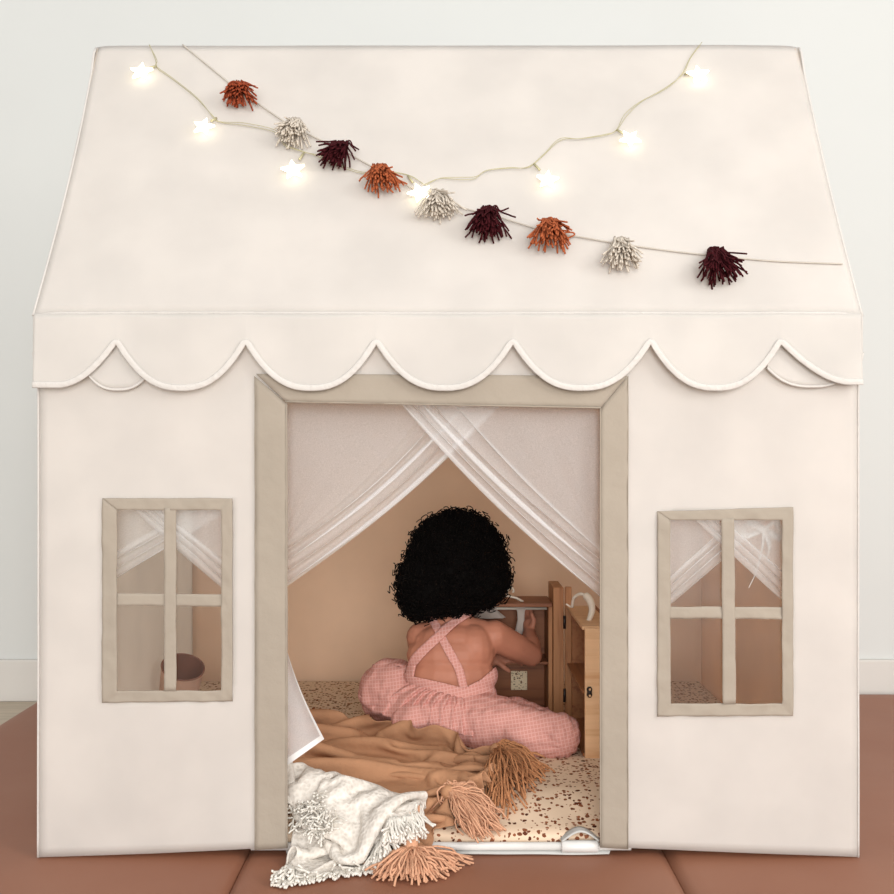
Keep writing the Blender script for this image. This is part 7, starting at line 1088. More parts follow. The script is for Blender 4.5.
13,7,-6,-1,5,5,-4,6,5,-2,7,5,4,3,5,8,-4,4,4,6,5,5,2,7,-1,-9,3,1,-7,-5,-1,-4,-7,0,-1,-9,1,-6,-7,2,-6,-4,1,-5,-7,0,2,-9,-2,-5,-6,-4,-7,-3,-3,-7,-2,-3,-7,-1,-3,-7,-2,-1,-9,3,5,-3,6,8,2,3,7,4,0,7,3,3,7,2,3,5,0,8,-3,0,7,-3,1,8,2,1,9,5,3,6,6,5,5,5,5,4,7,4,3,7,4,5,6,3,6,6,3,5,7,3,4,8,3,3,7,4,4,7,4,4,7,4,3,8,4,2,7,4,2,8,5,2,6,7,-1,3,8,-3,2,7,-4,3,6,-7,4,3,-7,7,1,-7,6,0,-5,8,1,-4,8,0,-1,9,0,-2,9,0,-3,8,-1,-5,6,-2,-5,8,-1,0,
0,8,-11,-4,5,5,-4,7,4,7,3,5,6,-3,5,6,-2,6,6,2,6,6,1,6,3,-2,9,0,-9,0,0,-6,-7,0,-2,-8,1,-2,-8,2,-5,-6,0,-7,-6,0,-4,-7,-3,-6,-4,-4,-7,-3,-3,-7,-4,-3,-7,-2,-3,-7,-5,-3,-8,-1,1,-6,4,7,0,6,8,3,1,7,4,2,6,0,6,0,0,8,-3,0,8,2,1,9,5,4,5,6,4,5,4,3,7,6,4,6,6,4,5,5,4,6,7,3,5,7,3,6,7,3,3,8,4,4,7,4,3,9,5,2,7,5,0,7,7,-1,6,6,0,8,6,0,6,5,1,6,8,0,4,8,0,4,8,-2,2,7,-5,4,6,-7,4,2,-7,6,2,-7,7,0,-3,8,0,-3,9,-1,-6,7,-1,-4,7,-2,-3,10,1,-1,
-8,2,-14,-3,4,7,8,3,3,8,-1,6,4,-3,6,8,1,6,6,0,6,5,-1,8,4,0,11,8,-1,1,-2,-8,2,-2,-5,-9,3,-2,-7,2,-7,-6,0,-5,-6,-2,-7,-5,-3,-6,-5,-3,-6,-5,-3,-7,-4,-2,-7,-4,-3,-7,-4,-2,-6,-6,-3,-8,-1,3,-5,8,6,2,5,9,3,1,4,1,8,-3,-1,8,3,1,9,5,4,5,5,4,6,5,3,6,4,3,7,5,3,7,6,5,5,6,4,4,7,4,4,7,4,4,7,4,3,8,4,4,7,4,3,8,7,0,6,7,-1,5,8,-2,5,7,0,6,7,0,7,5,1,7,6,0,7,6,1,6,6,1,5,7,0,4,8,-3,4,7,-4,5,5,-7,5,3,-6,5,1,-7,6,0,-7,6,-1,-5,10,0,-3,8,-1,0,
-12,-11,-2,9,2,2,9,3,3,8,0,4,7,1,6,8,1,5,6,0,6,6,0,7,5,0,7,8,0,5,6,-2,5,-3,-9,6,-5,-8,-4,6,-3,-8,0,-8,-6,-2,-5,-6,-2,-6,-6,-2,-5,-6,-2,-7,-6,-2,-6,-6,-2,-6,-5,-3,-6,-5,-2,-7,-5,-3,-8,3,3,-3,8,7,3,5,2,-1,8,3,1,8,5,4,6,6,4,6,3,2,7,5,3,7,5,3,7,6,6,4,5,6,2,5,8,1,6,6,3,6,6,4,6,5,3,7,4,4,7,6,3,5,7,0,6,4,-2,6,7,-1,6,7,-1,7,6,1,8,3,1,9,4,3,6,6,1,6,6,1,5,7,-1,7,7,-1,6,6,0,6,6,-3,5,6,-4,5,5,-6,5,3,-6,4,2,-8,5,1,-6,7,-3,-6,
2,-12,-3,9,2,0,8,3,2,9,2,2,7,1,5,9,1,5,6,0,6,8,1,7,6,0,6,7,-2,7,7,-2,6,3,-3,9,-5,-7,6,-3,-8,-4,0,-6,-6,-1,-7,-7,-1,-6,-6,0,-5,-8,-1,-5,-7,0,-5,-7,-1,-5,-7,-2,-6,-7,-2,-7,-5,-3,-8,-2,-1,-7,7,3,0,8,5,1,7,5,4,6,5,3,7,4,2,7,4,3,8,5,3,7,6,5,5,5,7,3,6,7,1,5,7,2,5,9,3,6,6,4,6,4,0,7,6,3,7,4,5,6,8,0,5,4,-4,6,5,0,7,6,1,7,5,1,6,5,-1,7,4,2,8,4,4,6,7,1,6,6,1,6,7,-1,6,6,0,6,6,-3,6,5,-3,6,5,-4,6,5,-4,5,6,-5,6,4,-6,5,2,-7,
0,-13,-2,6,0,0,11,4,1,9,3,2,9,2,2,8,1,5,8,2,5,7,0,7,7,0,5,7,-2,9,5,-2,7,5,-5,11,2,-2,10,-5,-7,2,-2,-7,-6,-1,-7,-6,0,-6,-8,1,-4,-8,-1,-6,-7,0,-5,-7,-1,-5,-7,-1,-5,-7,-1,-5,-7,-1,-8,-5,-3,-8,2,1,-4,9,5,3,7,6,4,6,4,2,7,4,2,8,5,3,7,6,5,5,5,7,4,5,7,1,5,8,2,5,7,2,6,5,4,6,7,6,5,7,2,6,3,-2,7,6,3,6,4,2,7,6,1,7,5,3,5,5,4,7,8,5,6,2,-5,7,4,-4,7,6,0,7,6,1,6,6,2,6,6,4,7,6,0,5,6,-4,5,5,-5,6,5,-4,6,5,-4,5,5,-4,7,5,-3,7,5,-3,
-1,-14,-1,6,0,0,11,4,1,9,4,0,8,2,3,8,2,3,8,1,5,9,1,4,7,0,6,7,-1,7,4,-2,8,5,-3,10,3,-2,6,6,-3,8,0,-8,3,-2,-8,-5,-1,-6,-7,-2,-5,-7,-1,-6,-7,0,-4,-8,0,-6,-7,1,-3,-7,-1,-5,-8,-2,-7,-4,-2,-8,-3,-2,-7,7,5,1,8,6,4,5,5,4,6,4,3,8,5,2,6,6,6,6,5,8,2,4,8,0,5,8,0,6,7,3,5,5,4,6,4,7,5,5,6,7,5,0,6,6,1,7,5,4,5,4,5,5,6,5,6,5,3,7,6,2,7,5,-1,7,6,-2,8,4,-3,6,5,-2,5,7,3,7,5,2,7,6,-2,5,6,-6,5,4,-4,6,6,-5,4,5,-6,6,5,-3,8,5,-2,8,3,3,
1,-23,-2,7,11,1,8,2,3,3,3,-3,1,-1,1,21,7,3,7,2,3,9,1,4,7,1,5,7,0,7,4,-3,7,5,-2,8,2,-1,8,6,-4,6,9,0,1,5,-7,1,-2,-9,-2,-2,-7,-4,-3,-6,-6,0,-5,-7,1,-4,-7,2,-2,-9,0,-4,-8,-2,-7,-3,-3,-8,-2,-2,-9,0,1,-3,9,6,4,6,6,6,3,5,4,6,5,4,7,5,5,5,5,8,2,5,7,1,5,7,3,5,7,3,5,8,2,6,4,3,5,3,7,5,2,7,5,5,5,6,5,5,5,5,6,7,6,2,7,5,1,7,8,-1,7,4,0,6,5,1,6,7,3,7,6,-1,7,5,-2,4,3,-7,5,6,-5,6,5,-4,6,6,-4,5,5,-5,7,5,-3,6,5,0,8,6,1,7,5,0,
0,-7,-7,5,4,6,9,2,1,3,4,-3,4,-2,2,7,4,2,9,1,0,16,8,4,8,2,4,7,-1,7,7,-1,6,7,0,7,6,3,5,3,2,17,1,-11,-7,8,-3,-3,7,-4,0,2,-8,2,-2,-8,-1,-1,-8,-3,0,-6,-7,1,-1,-9,0,-4,-7,-1,-6,-7,-2,-7,-3,-3,-9,-1,0,-5,6,6,2,8,5,6,2,6,5,6,5,5,5,5,8,3,3,8,1,4,8,2,5,8,3,7,4,3,6,5,5,5,6,4,6,3,6,5,2,7,4,4,6,5,2,8,6,5,5,5,8,4,7,4,1,7,6,0,6,5,4,7,7,2,6,6,0,7,6,-1,6,3,-6,4,8,-4,7,3,-6,5,6,-3,6,5,-5,6,5,-5,6,5,-4,6,5,1,8,6,0,7,5,2,
0,-8,-9,5,0,7,9,3,1,6,6,-3,8,2,2,9,3,2,4,0,2,7,2,2,14,5,3,7,1,6,7,1,5,7,4,5,7,4,5,4,-3,8,-5,-8,3,5,-8,1,8,-1,-3,8,-2,-1,5,-7,2,3,-8,3,1,-8,-2,0,-6,-7,0,-5,-7,-1,-5,-6,-3,-6,-7,-3,-8,-3,0,-7,4,4,0,8,6,7,3,4,7,2,5,7,5,5,7,2,3,9,1,6,6,4,5,3,6,6,7,4,6,6,2,5,5,4,6,5,5,5,4,9,4,2,5,4,0,9,6,5,4,6,7,3,6,3,5,7,5,4,6,6,2,7,6,1,6,7,0,8,5,0,6,6,-1,6,7,-3,5,6,-5,6,6,-3,5,5,-5,6,5,-5,5,2,-7,7,5,-4,6,4,2,8,7,0,
0,-8,-10,5,-2,6,9,2,2,7,7,-2,7,1,2,9,3,3,7,2,2,9,3,2,9,3,3,8,3,3,7,3,4,8,5,3,7,3,5,3,-3,8,-8,-6,5,2,-9,1,8,-3,-1,9,1,-3,7,-5,1,6,-6,2,5,-3,1,7,-7,-3,1,-8,-4,-2,-7,-5,-2,-7,-6,-4,-7,-4,-2,-9,1,5,-2,9,5,7,4,4,8,0,4,8,2,4,8,2,5,5,6,4,3,8,6,6,1,6,7,3,4,6,6,7,5,1,6,5,5,4,2,8,2,-1,9,7,5,5,4,8,1,6,4,5,6,2,6,7,5,4,6,7,0,6,7,0,6,6,0,7,5,1,8,4,2,7,7,-2,6,6,-2,5,6,-3,6,6,-4,6,6,-2,6,5,-4,5,0,-8,5,4,-4,6,3,4,
0,-9,-10,7,-2,6,8,3,1,7,6,-1,6,0,3,10,4,2,10,1,3,7,1,4,9,3,3,7,4,3,8,4,2,6,2,2,9,7,4,0,-2,9,-10,-2,3,1,-9,2,9,-5,-2,8,2,-2,8,-4,1,4,-8,3,7,-4,0,8,0,-5,7,-5,-3,4,-8,-2,-1,-9,-2,-3,-7,-4,-3,-9,0,4,-5,8,6,6,5,3,9,-1,3,8,1,4,8,3,5,4,6,3,1,9,6,3,6,6,8,0,6,6,3,5,4,6,4,4,7,1,0,10,7,4,4,5,8,-1,6,6,3,5,3,7,7,5,3,5,5,5,7,5,1,7,4,5,6,7,1,5,6,-6,5,9,0,6,4,-3,7,5,-2,6,7,-1,7,4,-4,8,5,1,7,5,2,7,6,-3,5,1,-7,3,0,-3,
0,-12,-7,8,3,1,8,4,1,8,4,1,9,2,3,7,0,7,8,-1,4,8,1,4,8,3,1,8,4,4,8,5,0,8,5,0,7,3,5,-1,0,10,-10,-3,2,-3,-6,-2,9,-1,-3,12,1,-1,6,-6,2,2,-7,4,5,-6,2,8,-4,-3,6,0,-6,7,-2,-7,7,-5,-2,2,-9,2,-3,-9,1,3,-7,6,7,3,6,4,9,1,2,9,-1,4,7,3,5,3,8,3,-1,9,5,3,7,6,7,2,6,5,4,3,3,8,-1,1,9,7,4,6,6,7,-2,7,5,2,4,5,6,6,5,4,7,5,3,5,7,5,7,2,5,6,8,0,6,5,1,6,9,0,5,4,-6,6,7,0,7,6,0,7,4,-4,6,7,0,8,4,-3,7,4,-1,8,4,4,6,7,-2,7,6,-3,
2,-12,-4,8,4,-2,8,4,0,9,2,1,8,1,7,7,-1,5,8,0,2,8,1,9,8,4,3,8,4,2,7,6,-2,8,5,0,6,4,6,1,-4,11,-6,-1,6,-8,-6,-6,5,1,-7,10,2,-3,9,-2,0,5,-6,4,0,-10,5,8,-5,2,7,-2,-6,5,-2,-7,4,-1,-6,8,-5,-4,6,-5,3,2,-6,8,7,1,5,5,7,2,3,9,0,6,4,6,2,0,9,4,1,8,4,7,6,7,2,5,3,2,8,-3,2,10,6,3,7,8,6,-2,7,5,3,4,5,7,3,5,7,8,4,2,7,6,2,7,5,2,6,6,2,6,6,1,6,9,4,6,3,-4,6,9,-1,6,7,0,7,2,-3,7,6,-1,6,9,0,8,2,-5,7,5,-2,7,6,1,7,6,1,7,6,1,
7,-15,4,7,5,-3,9,-2,-6,5,5,0,9,8,1,4,0,10,6,-4,5,11,0,5,7,4,5,8,5,3,7,5,-1,7,6,1,7,2,6,4,1,10,-3,-2,6,-8,-7,-3,-1,0,-9,6,2,-7,8,1,-4,7,-4,1,2,-8,4,3,-10,7,7,-4,1,8,-1,-6,4,-2,-7,7,-3,-5,8,-2,-3,8,0,3,7,2,7,7,4,3,6,5,5,3,2,8,3,1,8,4,3,8,3,2,8,2,2,9,-1,2,9,5,3,8,7,6,1,6,5,5,4,4,8,3,5,6,6,5,6,7,6,4,7,5,2,8,5,1,7,5,0,7,6,2,7,7,0,6,6,-1,6,7,1,7,6,-2,7,6,-3,6,7,-1,7,4,-3,7,6,-2,7,6,-2,8,5,-2,7,6,0,7,7,1,
5,-10,7,9,4,-8,7,2,-4,7,5,-3,8,2,-1,7,5,0,7,-5,6,8,1,6,6,3,5,8,2,5,6,4,3,8,6,3,7,3,6,3,4,4,1,0,11,-6,-8,-2,-4,-3,-7,-2,0,-7,3,5,-12,9,0,0,4,-13,4,1,-7,5,5,-6,4,9,-4,1,8,-2,-4,7,-3,-6,7,-3,-5,12,0,-1,7,3,6,9,5,5,4,4,7,3,2,8,5,2,9,1,1,9,0,2,9,3,3,9,4,3,8,6,5,6,6,4,5,4,5,8,4,4,7,5,5,7,6,6,6,6,7,4,6,6,3,7,7,3,6,6,2,8,7,2,7,7,1,8,6,-2,6,7,-1,7,7,-2,7,5,-2,8,4,-4,7,7,-2,7,6,-1,7,6,-2,7,5,-2,8,5,-1,7,6,0,
9,-5,10,8,4,-5,7,4,-3,9,5,-3,7,5,-1,9,9,-2,2,5,-8,8,-1,-2,8,-2,6,8,-2,3,8,1,2,9,1,4,7,5,7,4,5,6,1,2,11,-4,-8,3,-6,-6,-6,-4,-4,-7,-3,-2,-10,4,0,-10,3,-9,4,2,-6,6,4,-7,5,7,-6,4,9,-3,1,9,-1,-1,9,-1,-2,10,-1,1,9,3,1,8,3,2,6,4,6,5,2,8,2,2,9,2,2,9,4,2,9,4,4,7,5,4,7,6,4,7,4,4,8,4,5,8,5,5,7,4,5,7,6,5,7,6,7,6,6,6,4,8,7,3,6,7,3,7,8,1,7,7,1,7,8,0,7,7,0,7,7,-3,7,6,-2,6,7,-1,6,7,-2,7,7,-2,6,7,-1,7,6,-1,8,6,-1,7,6,-1,
3,4,12,6,5,-4,6,6,-4,7,6,-3,6,5,-2,7,9,-4,6,4,-5,7,4,-6,9,-1,0,10,-1,1,9,0,1,10,2,2,8,2,4,6,3,6,1,2,11,0,-10,3,-3,-9,-6,-2,-6,-6,-2,-3,-8,-1,-4,-9,0,-8,-1,2,-9,4,1,-9,4,4,-8,6,6,-5,3,9,-3,4,10,-1,2,9,2,2,9,2,2,8,3,3,8,3,4,6,3,6,4,2,8,4,2,9,4,3,8,5,4,8,4,4,7,5,4,8,5,4,7,5,6,7,5,5,7,6,6,7,5,6,5,7,6,7,6,6,5,6,7,4,7,7,3,7,8,3,7,7,1,7,8,1,6,8,0,7,8,0,6,7,-1,7,8,-1,6,7,-2,7,7,-1,6,7,-2,8,6,-1,7,6,-2,7,6,0,
-7,11,8,5,5,-6,6,5,-5,5,5,-4,7,6,-3,5,7,-1,9,6,-6,9,1,-1,9,-1,0,9,0,0,9,1,0,8,3,3,9,3,3,8,5,-1,9,-3,0,5,-8,3,-1,-11,-1,-4,-5,-6,0,-6,-7,3,-9,-1,2,-9,-4,-1,-9,0,1,-10,2,1,-10,0,3,-8,3,8,-6,5,9,-2,4,9,0,5,8,2,5,8,3,5,7,3,5,6,2,7,6,3,7,5,3,8,5,3,8,5,5,8,5,4,7,5,4,8,5,5,7,6,5,8,4,5,7,6,6,7,6,6,5,7,7,6,6,7,5,7,7,5,6,7,3,8,8,3,6,7,2,7,9,1,7,7,0,7,8,-1,7,8,-1,6,8,-2,6,7,-2,7,7,-3,7,6,-2,6,6,-3,8,6,-2,6,6,-1,
-13,7,-4,6,4,-6,6,5,-6,6,6,-4,7,5,-4,6,5,-2,9,8,-5,7,3,1,11,0,1,9,-1,-1,9,0,1,9,0,1,10,0,0,10,0,-3,8,-1,-2,9,-4,1,8,-5,3,3,-7,4,0,-11,-2,3,-8,-4,-1,-8,-5,1,-10,1,0,-10,-5,1,-8,2,4,-7,2,6,-8,1,7,-5,2,9,-2,5,8,-1,5,8,1,7,7,2,7,6,2,8,6,3,7,6,4,8,6,4,7,5,5,8,5,5,7,5,5,8,5,5,7,5,5,8,5,5,7,6,5,7,6,6,6,6,7,7,6,7,3,7,7,4,6,7,3,7,8,3,7,7,2,7,9,0,6,7,0,6,9,-2,5,8,-1,6,8,-3,5,8,-3,5,7,-3,6,7,-3,6,7,-3,7,6,-1,7,6,-1,
-6,-6,-12,3,7,-5,5,6,-5,7,6,-5,7,5,-2,7,7,-6,9,3,-3,9,2,0,10,0,0,10,0,0,10,0,0,10,-1,1,9,-1,1,10,-2,-1,10,-2,-1,10,-2,-1,9,-2,1,10,-3,3,6,-3,4,2,-12,6,2,-9,-4,-1,-8,-7,1,-9,0,-2,-6,5,1,-7,6,8,-7,0,5,-3,-7,9,-4,1,9,-2,4,8,-1,6,7,-1,6,7,2,9,6,4,7,5,5,8,5,5,7,5,6,7,4,4,7,5,6,8,5,5,7,5,5,8,3,4,7,4,6,8,8,6,4,5,7,4,6,6,7,6,7,3,6,7,3,6,8,3,4,8,2,7,8,2,4,9,-1,5,8,-2,4,7,-2,7,8,-2,5,8,-2,4,8,-2,5,8,-2,6,7,-2,7,6,-3,8,5,-2,
0,-10,-8,0,8,-6,3,7,-5,8,5,-5,8,4,-5,8,5,-1,9,3,0,11,1,2,8,0,-1,9,0,-1,11,-1,0,9,0,0,10,-1,1,9,-1,0,10,-2,-1,10,-4,0,9,-1,0,10,-2,0,8,-2,0,12,4,3,6,-9,6,-3,-8,0,-4,-6,4,-7,-4,7,4,-8,5,9,-5,-6,4,-2,-7,8,-4,-3,9,-3,2,9,-3,3,7,0,7,4,3,8,3,5,8,4,4,8,5,5,7,4,5,8,4,5,8,5,5,7,4,5,7,4,5,8,3,5,8,4,4,8,6,7,6,4,7,5,6,6,7,6,6,4,6,7,3,6,7,3,6,8,1,6,9,2,5,8,3,5,8,-1,5,8,-4,4,6,-6,5,7,-5,6,7,-5,6,6,-3,7,6,-4,9,4,-2,10,2,-2,
1,-12,-7,-1,8,-6,3,7,-7,7,5,-2,10,2,0,7,5,7,7,4,2,11,0,-1,9,2,-2,8,-3,-6,9,-2,0,10,0,0,10,0,0,9,1,0,9,-3,0,9,-2,0,10,-2,0,9,-1,0,10,-4,0,9,1,0,1,16,2,4,-4,13,-3,-5,6,-4,-10,8,9,-5,1,7,-2,-11,2,-3,-7,9,-3,-3,9,-4,0,9,-3,2,4,0,9,-4,1,9,2,2,9,4,4,9,5,5,7,4,6,7,4,4,8,5,5,7,5,5,8,4,5,8,3,4,8,4,3,9,3,4,9,7,7,8,6,6,4,7,7,5,6,8,3,7,8,3,5,8,1,5,10,-2,5,8,-3,6,7,-5,5,4,-7,7,4,-7,7,4,-5,8,4,-4,8,5,-3,9,5,-2,9,4,-1,9,3,-3,
-1,-12,-6,0,7,-7,8,8,-2,7,4,3,1,7,6,9,5,7,9,0,-3,8,-1,-6,8,0,-5,8,-1,-2,10,0,0,10,1,0,10,-1,0,9,-1,0,10,-2,0,8,-3,0,10,-2,0,9,-1,0,10,2,5,5,6,6,-2,11,-2,0,7,8,2,-1,10,7,-4,5,7,-4,-3,5,-6,-9,6,-2,-6,9,-3,-3,9,-4,-1,10,-2,1,5,-2,8,-6,2,9,-3,2,9,0,2,9,2,2,10,4,3,9,4,4,8,5,4,8,4,5,7,4,5,9,4,4,8,5,5,8,4,5,8,6,6,7,6,7,4,7,8,4,6,8,1,7,8,-1,6,7,-2,7,6,-4,8,3,-5,9,3,0,8,1,-7,9,3,-3,7,5,-2,10,6,-2,8,4,-1,8,6,0,9,4,-2,3,0,-8,
0,-11,-7,6,7,-2,7,7,1,-3,4,10,4,7,7,10,1,-3,5,3,-7,7,2,-7,9,-2,-1,11,0,0,9,-1,0,10,0,0,10,-1,0,9,-1,0,9,-2,0,8,-2,0,11,0,1,10,-1,4,5,5,10,-1,10,2,-1,10,1,-1,10,-1,8,7,-1,10,0,7,8,-4,2,8,-4,1,8,-6,-3,8,-3,-3,9,-4,-2,10,0,-2,8,-2,5,1,-2,10,-6,5,7,-5,5,8,-3,2,9,-2,-1,10,3,3,9,4,4,9,7,7,5,4,5,7,5,4,8,4,5,7,5,6,8,6,5,3,8,5,3,8,5,1,8,5,0,9,5,0,9,3,0,8,3,0,10,2,0,9,1,-3,8,5,0,7,5,0,10,5,0,8,8,1,7,5,-2,9,2,-4,5,-2,-9,-10,6,-8,
7,-11,-2,6,6,0,7,6,7,-3,4,9,-6,6,2,6,8,-10,6,0,-5,8,-2,-3,11,0,0,10,-1,0,9,-2,0,10,0,0,11,0,0,9,-1,0,8,-2,0,12,-1,1,9,1,7,4,4,6,1,11,5,-1,10,-2,-1,7,-6,8,8,-6,9,4,1,10,2,2,11,5,4,7,1,3,10,-1,4,8,-3,1,8,-5,2,7,-3,3,8,-2,4,8,-2,5,-2,1,10,-5,7,6,-5,4,7,-7,3,6,1,3,10,4,4,7,8,6,4,6,3,6,5,4,7,6,4,6,6,0,7,9,0,2,8,2,5,7,3,3,7,3,5,8,4,0,9,4,0,9,2,0,8,3,4,9,2,-1,9,5,0,8,6,2,7,7,2,9,8,0,8,2,-5,3,-2,-10,-3,2,-9,-5,4,-8,
6,-14,0,7,8,0,0,5,11,-9,3,4,-6,10,-3,5,5,-7,9,-1,-5,9,-1,0,10,-1,0,11,0,0,10,-1,0,10,0,0,10,-1,0,8,-2,0,10,2,5,11,-2,3,4,5,8,-1,10,2,-1,9,-5,6,6,-7,7,4,-5,12,5,-1,8,4,2,11,5,3,8,2,-1,11,7,0,8,3,1,10,4,3,9,1,6,6,-1,7,5,0,9,3,-2,7,6,-1,9,1,1,7,-4,2,9,-7,0,10,1,4,1,7,1,6,6,8,-1,6,3,8,4,1,8,7,2,7,-1,-7,9,6,0,7,9,3,3,8,3,-3,9,4,2,9,4,1,8,2,5,9,4,0,7,1,7,8,5,4,9,5,1,8,5,2,7,8,1,9,5,-4,2,2,-10,-5,5,-7,-4,5,-6,-6,2,-10,
7,-12,9,3,7,-6,-9,6,4,-7,5,-5,-7,8,4,8,6,4,11,-1,-3,8,-2,-6,8,-2,-1,10,-1,0,11,0,0,10,0,0,8,-2,0,12,2,1,11,-2,6,3,4,8,-1,11,2,2,8,-7,7,5,-5,9,2,-5,10,5,0,10,3,0,9,5,0,12,5,0,8,3,0,10,5,2,9,5,0,11,4,0,10,4,3,11,3,10,6,2,9,4,-2,13,2,4,28,4,1,-14,-4,-4,7,-11,-4,3,-1,-1,10,8,5,6,7,7,-1,6,4,8,3,0,9,6,0,8,3,-1,8,1,-7,12,9,4,5,9,4,-6,8,4,-1,8,4,0,10,4,0,9,4,2,7,0,8,8,4,6,8,5,3,8,6,2,8,6,-3,-1,6,-7,-6,8,-2,-2,11,1,-6,7,-9,0,-9,-9,
5,-12,-5,-6,7,-4,-8,6,0,-9,6,1,-2,6,8,8,4,6,10,1,0,9,-1,-7,6,-2,-7,9,-2,-1,12,0,0,9,0,0,9,-1,0,13,0,5,4,4,8,-3,11,1,4,6,-6,11,3,-8,8,3,0,10,3,0,9,4,0,10,5,0,10,4,0,11,4,0,10,5,0,11,4,0,9,3,0,10,6,1,9,4,3,10,4,6,6,3,8,7,2,8,7,2,40,0,-1,-23,-9,-3,5,-8,-3,6,2,-1,10,8,5,6,7,6,3,4,1,10,3,1,8,5,1,9,8,0,7,0,-4,11,8,-1,6,11,4,0,5,5,-7,9,4,0,9,4,2,10,5,-2,8,2,6,6,1,8,8,5,4,7,8,-2,-1,7,-5,-7,9,2,-3,8,5,-5,9,-2,1,2,-11,10,0,0,
-3,-12,-4,-8,6,0,-8,7,0,-6,5,5,0,6,9,7,5,6,10,2,0,10,-1,-5,5,-4,-9,8,-1,-6,8,-2,0,10,-1,0,13,0,2,5,5,9,-1,11,1,6,5,-8,10,1,-4,9,3,0,11,4,0,11,3,0,10,4,0,10,5,0,9,3,0,11,5,0,9,4,0,12,5,0,10,4,0,8,3,0,10,6,2,9,4,4,7,4,6,7,4,7,7,1,7,-2,-2,11,-10,-1,4,-4,-5,9,5,2,9,7,5,4,7,5,7,4,1,9,2,0,21,1,-2,0,7,2,7,9,-3,5,4,0,9,10,4,0,6,4,-7,9,5,-1,9,4,0,10,4,1,7,2,7,8,3,5,7,8,0,-8,11,-4,-1,6,1,-5,4,7,-5,10,5,2,6,-11,9,1,-2,10,3,0,
-5,-13,0,-9,7,0,-7,6,2,-1,6,9,0,6,8,6,5,6,11,2,1,9,-1,-6,6,-3,-7,6,-2,-9,9,-2,-4,10,0,3,5,5,8,0,12,-1,7,2,-8,10,-2,-2,11,3,0,13,4,0,10,3,0,11,3,0,10,4,0,11,5,0,9,4,0,11,5,0,9,4,0,12,5,0,9,3,0,9,4,0,9,6,1,10,4,4,8,4,3,9,5,4,4,2,10,-4,-2,9,-10,-2,5,0,-4,10,7,3,8,7,6,5,6,2,8,0,0,10,6,3,8,4,0,9,0,-4,10,5,-1,9,10,1,3,9,4,-2,8,4,-4,9,4,3,9,5,0,10,4,-2,8,4,4,8,8,1,-1,10,-2,-9,7,2,-9,5,6,-4,6,3,1,10,-3,10,1,0,10,1,0,10,2,0])
def cloth_obj(g, name, mat_, parent, thick):
    nv, nu = len(g), len(g[0]); b = MB()
    b.add([p for r in g for p in r], [(j*nu+i, j*nu+i+1, (j+1)*nu+i+1, (j+1)*nu+i) for j in range(nv-1) for i in range(nu-1)])
    o = b.build(name, mat_, parent)
    m = o.modifiers.new('sm', 'SMOOTH'); m.iterations = 2; m.factor = 0.4
    m = o.modifiers.new('so', 'SOLIDIFY'); m.thickness = thick; m.offset = 0
    m = o.modifiers.new('u', 'SUBSURF'); m.levels = 1; m.render_levels = 2
    return o
def gz(px, py, z): return G(px, py, z)
# ------------------------------------------------------------------ tan blanket
bl = thing('throw_blanket', (0.0, 0.25, MT), 'rumpled tan muslin blanket with yarn tassels heaped on the mattress behind the child', 'blanket')
cloth_obj(BLANKET, 'blanket_cloth', M['blanket'], bl, 0.0022)

def big_tassel(knot, tips, mat_, parent, nstr=150, r=0.0016, hgt=0.03, fl=None, wob=0.12):
    b = MB(); k0 = Vector(knot)
    for s in range(nstr):
        t = R.random(); f = t*(len(tips)-1); i = min(int(f), len(tips)-2)
        e = Vector(tips[i]).lerp(Vector(tips[i+1]), f-i)
        e = k0.lerp(e, R.uniform(0.6, 1.05)); layer = R.random()
        mid = k0.lerp(e, 0.5); mid.z += hgt*layer*R.uniform(0.5, 1.1)
        e.z = fl(e.y)+0.003+hgt*0.45*layer*R.random()
        st = k0+Vector((R.uniform(-1, 1), R.uniform(-1, 1), R.uniform(-1, 1)))*0.006
        pts = []
        w1 = Vector((R.uniform(-1, 1), R.uniform(-1, 1), R.uniform(-1, 1)))*0.010*wob/0.12
        for q in range(8):
            tt = q/7; p = st.lerp(mid, tt).lerp(mid.lerp(e, tt), tt)+w1*math.sin(tt*5+layer*6)*tt+Vector((R.uniform(-1, 1), R.uniform(-1, 1), R.uniform(-1, 1)))*0.0014
            p.z = max(p.z, fl(p.y)+0.0015); pts.append(p)
        b.tube(pts, r, 5)
    t = b.build('tassel', mat_, parent)
    b = MB(); b.ball(k0, (0.013, 0.013, 0.012)); b.build('tassel_knot', M['blanket'], t)
K1 = BLANKET[0][-1].copy()+Vector((0.006, -0.004, 0.004)); K2 = BLANKET[-1][-1].copy()+Vector((0.002, -0.006, 0.004)); K3 = BLANKET[-1][0].copy()
big_tassel(K1, [gz(508, 736, 0.13), gz(530, 740, 0.115), gz(546, 756, 0.09), gz(543, 772, 0.08), gz(525, 788, 0.075), gz(505, 796, 0.075), gz(490, 788, 0.078)], M['tassel_tan'], bl, 260, 0.0016, 0.036, lambda y: mz(y), 0.26)
big_tassel(K2, [gz(440, 786, 0.09), gz(460, 780, 0.085), gz(482, 784, 0.080), gz(500, 798, 0.075), gz(504, 812, 0.066), gz(488, 826, 0.055), gz(468, 831, 0.048)], M['tassel_pale'], bl, 230, 0.0015, 0.028, lambda y: mz(y), 0.24)
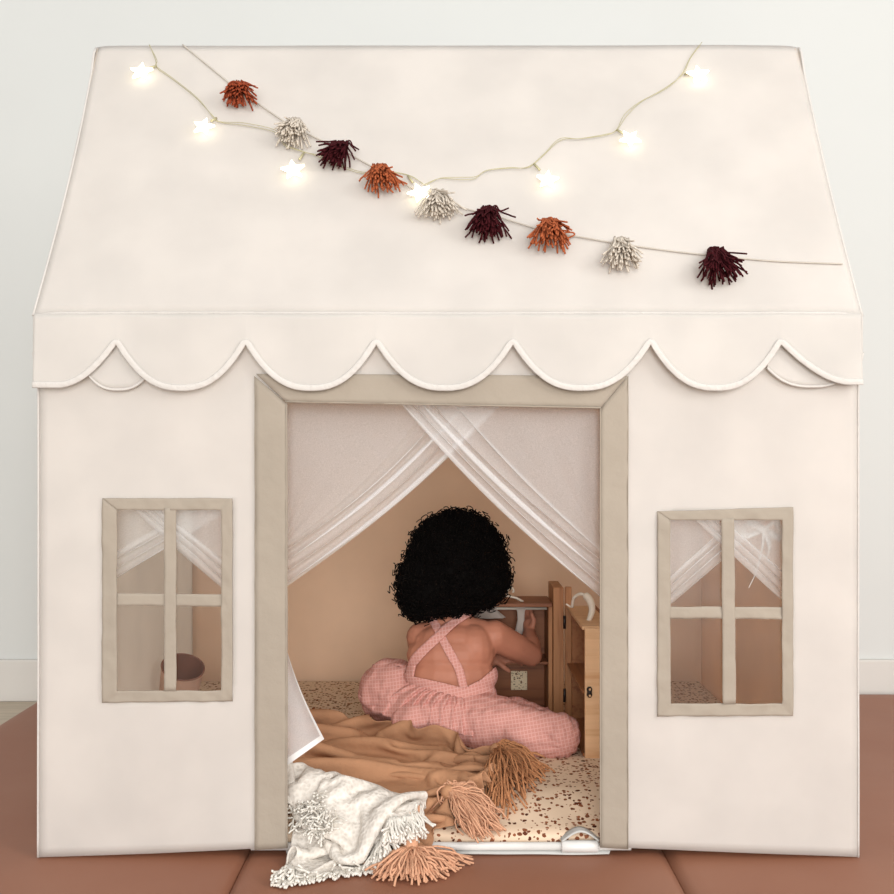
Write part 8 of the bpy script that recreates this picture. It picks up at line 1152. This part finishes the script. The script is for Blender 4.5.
# third tassel spills over the sill on to the floor mat
KE = Vector((fx(411), -0.038, 0.026))
b = MB(); sp_ = spline([K3, K3.lerp(KE, 0.4)+Vector((0, 0, 0.012)), K3.lerp(KE, 0.75)+Vector((0, -0.004, 0.004)), KE], 8)
b.tube(sp_, [0.012]*len(sp_), 12); b.build('tassel_cord', M['tassel_pale'], bl)
big_tassel(KE, [gz(366, 866, 0.004), gz(374, 878, 0.004), gz(398, 883, 0.004), gz(420, 882, 0.004), gz(442, 878, 0.004), gz(462, 868, 0.004), gz(474, 858, 0.004)], M['tassel_pale'], bl, 220, 0.0018, 0.030, lambda y: 0.0)

# ------------------------------------------------------------------ white knitted throw
wt = thing('knitted_throw', (-0.17, 0.05, MT), 'white textured knit throw with fringed ends draped over the tent door sill', 'blanket')
cloth_obj(THROW, 'throw_cloth', M['knit'], wt, 0.004)
def edge_pt(f):
    r = THROW[-1]; x = f*(len(r)-1); i = min(int(x), len(r)-2); return r[i].lerp(r[i+1], x-i)
def fringe(f0, f1, n_, dirv, L):
    b = MB()
    for k in range(n_):
        p = edge_pt(R.uniform(f0, f1)); d = Vector(dirv)+Vector((R.uniform(-0.45, 0.45), R.uniform(-0.45, 0.45), R.uniform(-0.2, 0.3)))
        pts = [p-Vector(dirv).normalized()*0.004]; d.normalize()
        for q in range(7):
            d = (d+Vector((R.uniform(-1, 1), R.uniform(-1, 1), R.uniform(-1.0, 0.8)))*0.28).normalized()
            x = pts[-1]+d*L*R.uniform(0.7, 1.1)/7
            fl = 0.003 if x.y < -0.008 else mz(x.y)+0.003
            x.z = max(x.z, fl); x.x = max(x.x, fx(283)); pts.append(x)
        b.tube(pts, 0.0019, 5)
    b.build('fringe', M['fringe_white'], wt)
fringe(0.0, 0.55, 170, (-0.1, -0.9, -0.1), 0.034)
fringe(0.5, 1.0, 260, (0.15, -0.75, -0.7), 0.046)
# fringe of the folded inner edge lying on the heap
b = MB()
for k in range(170):
    j = R.randrange(int(len(THROW)*0.30), int(len(THROW)*0.55)); i = int(len(THROW[0])*(0.30+0.25*R.random()))
    p = THROW[j][i]+Vector((0, 0, 0.004)); pts = [p]; d = Vector((R.uniform(-0.6, 0.6), -0.8, R.uniform(-0.2, 0.4))).normalized()
    for q in range(6):
        d = (d+Vector((R.uniform(-1, 1), R.uniform(-1, 1), R.uniform(-1, 1)))*0.3).normalized(); pts.append(pts[-1]+d*0.0045)
    b.tube(pts, 0.0016, 5)
b.build('fringe', M['fringe_white'], wt)
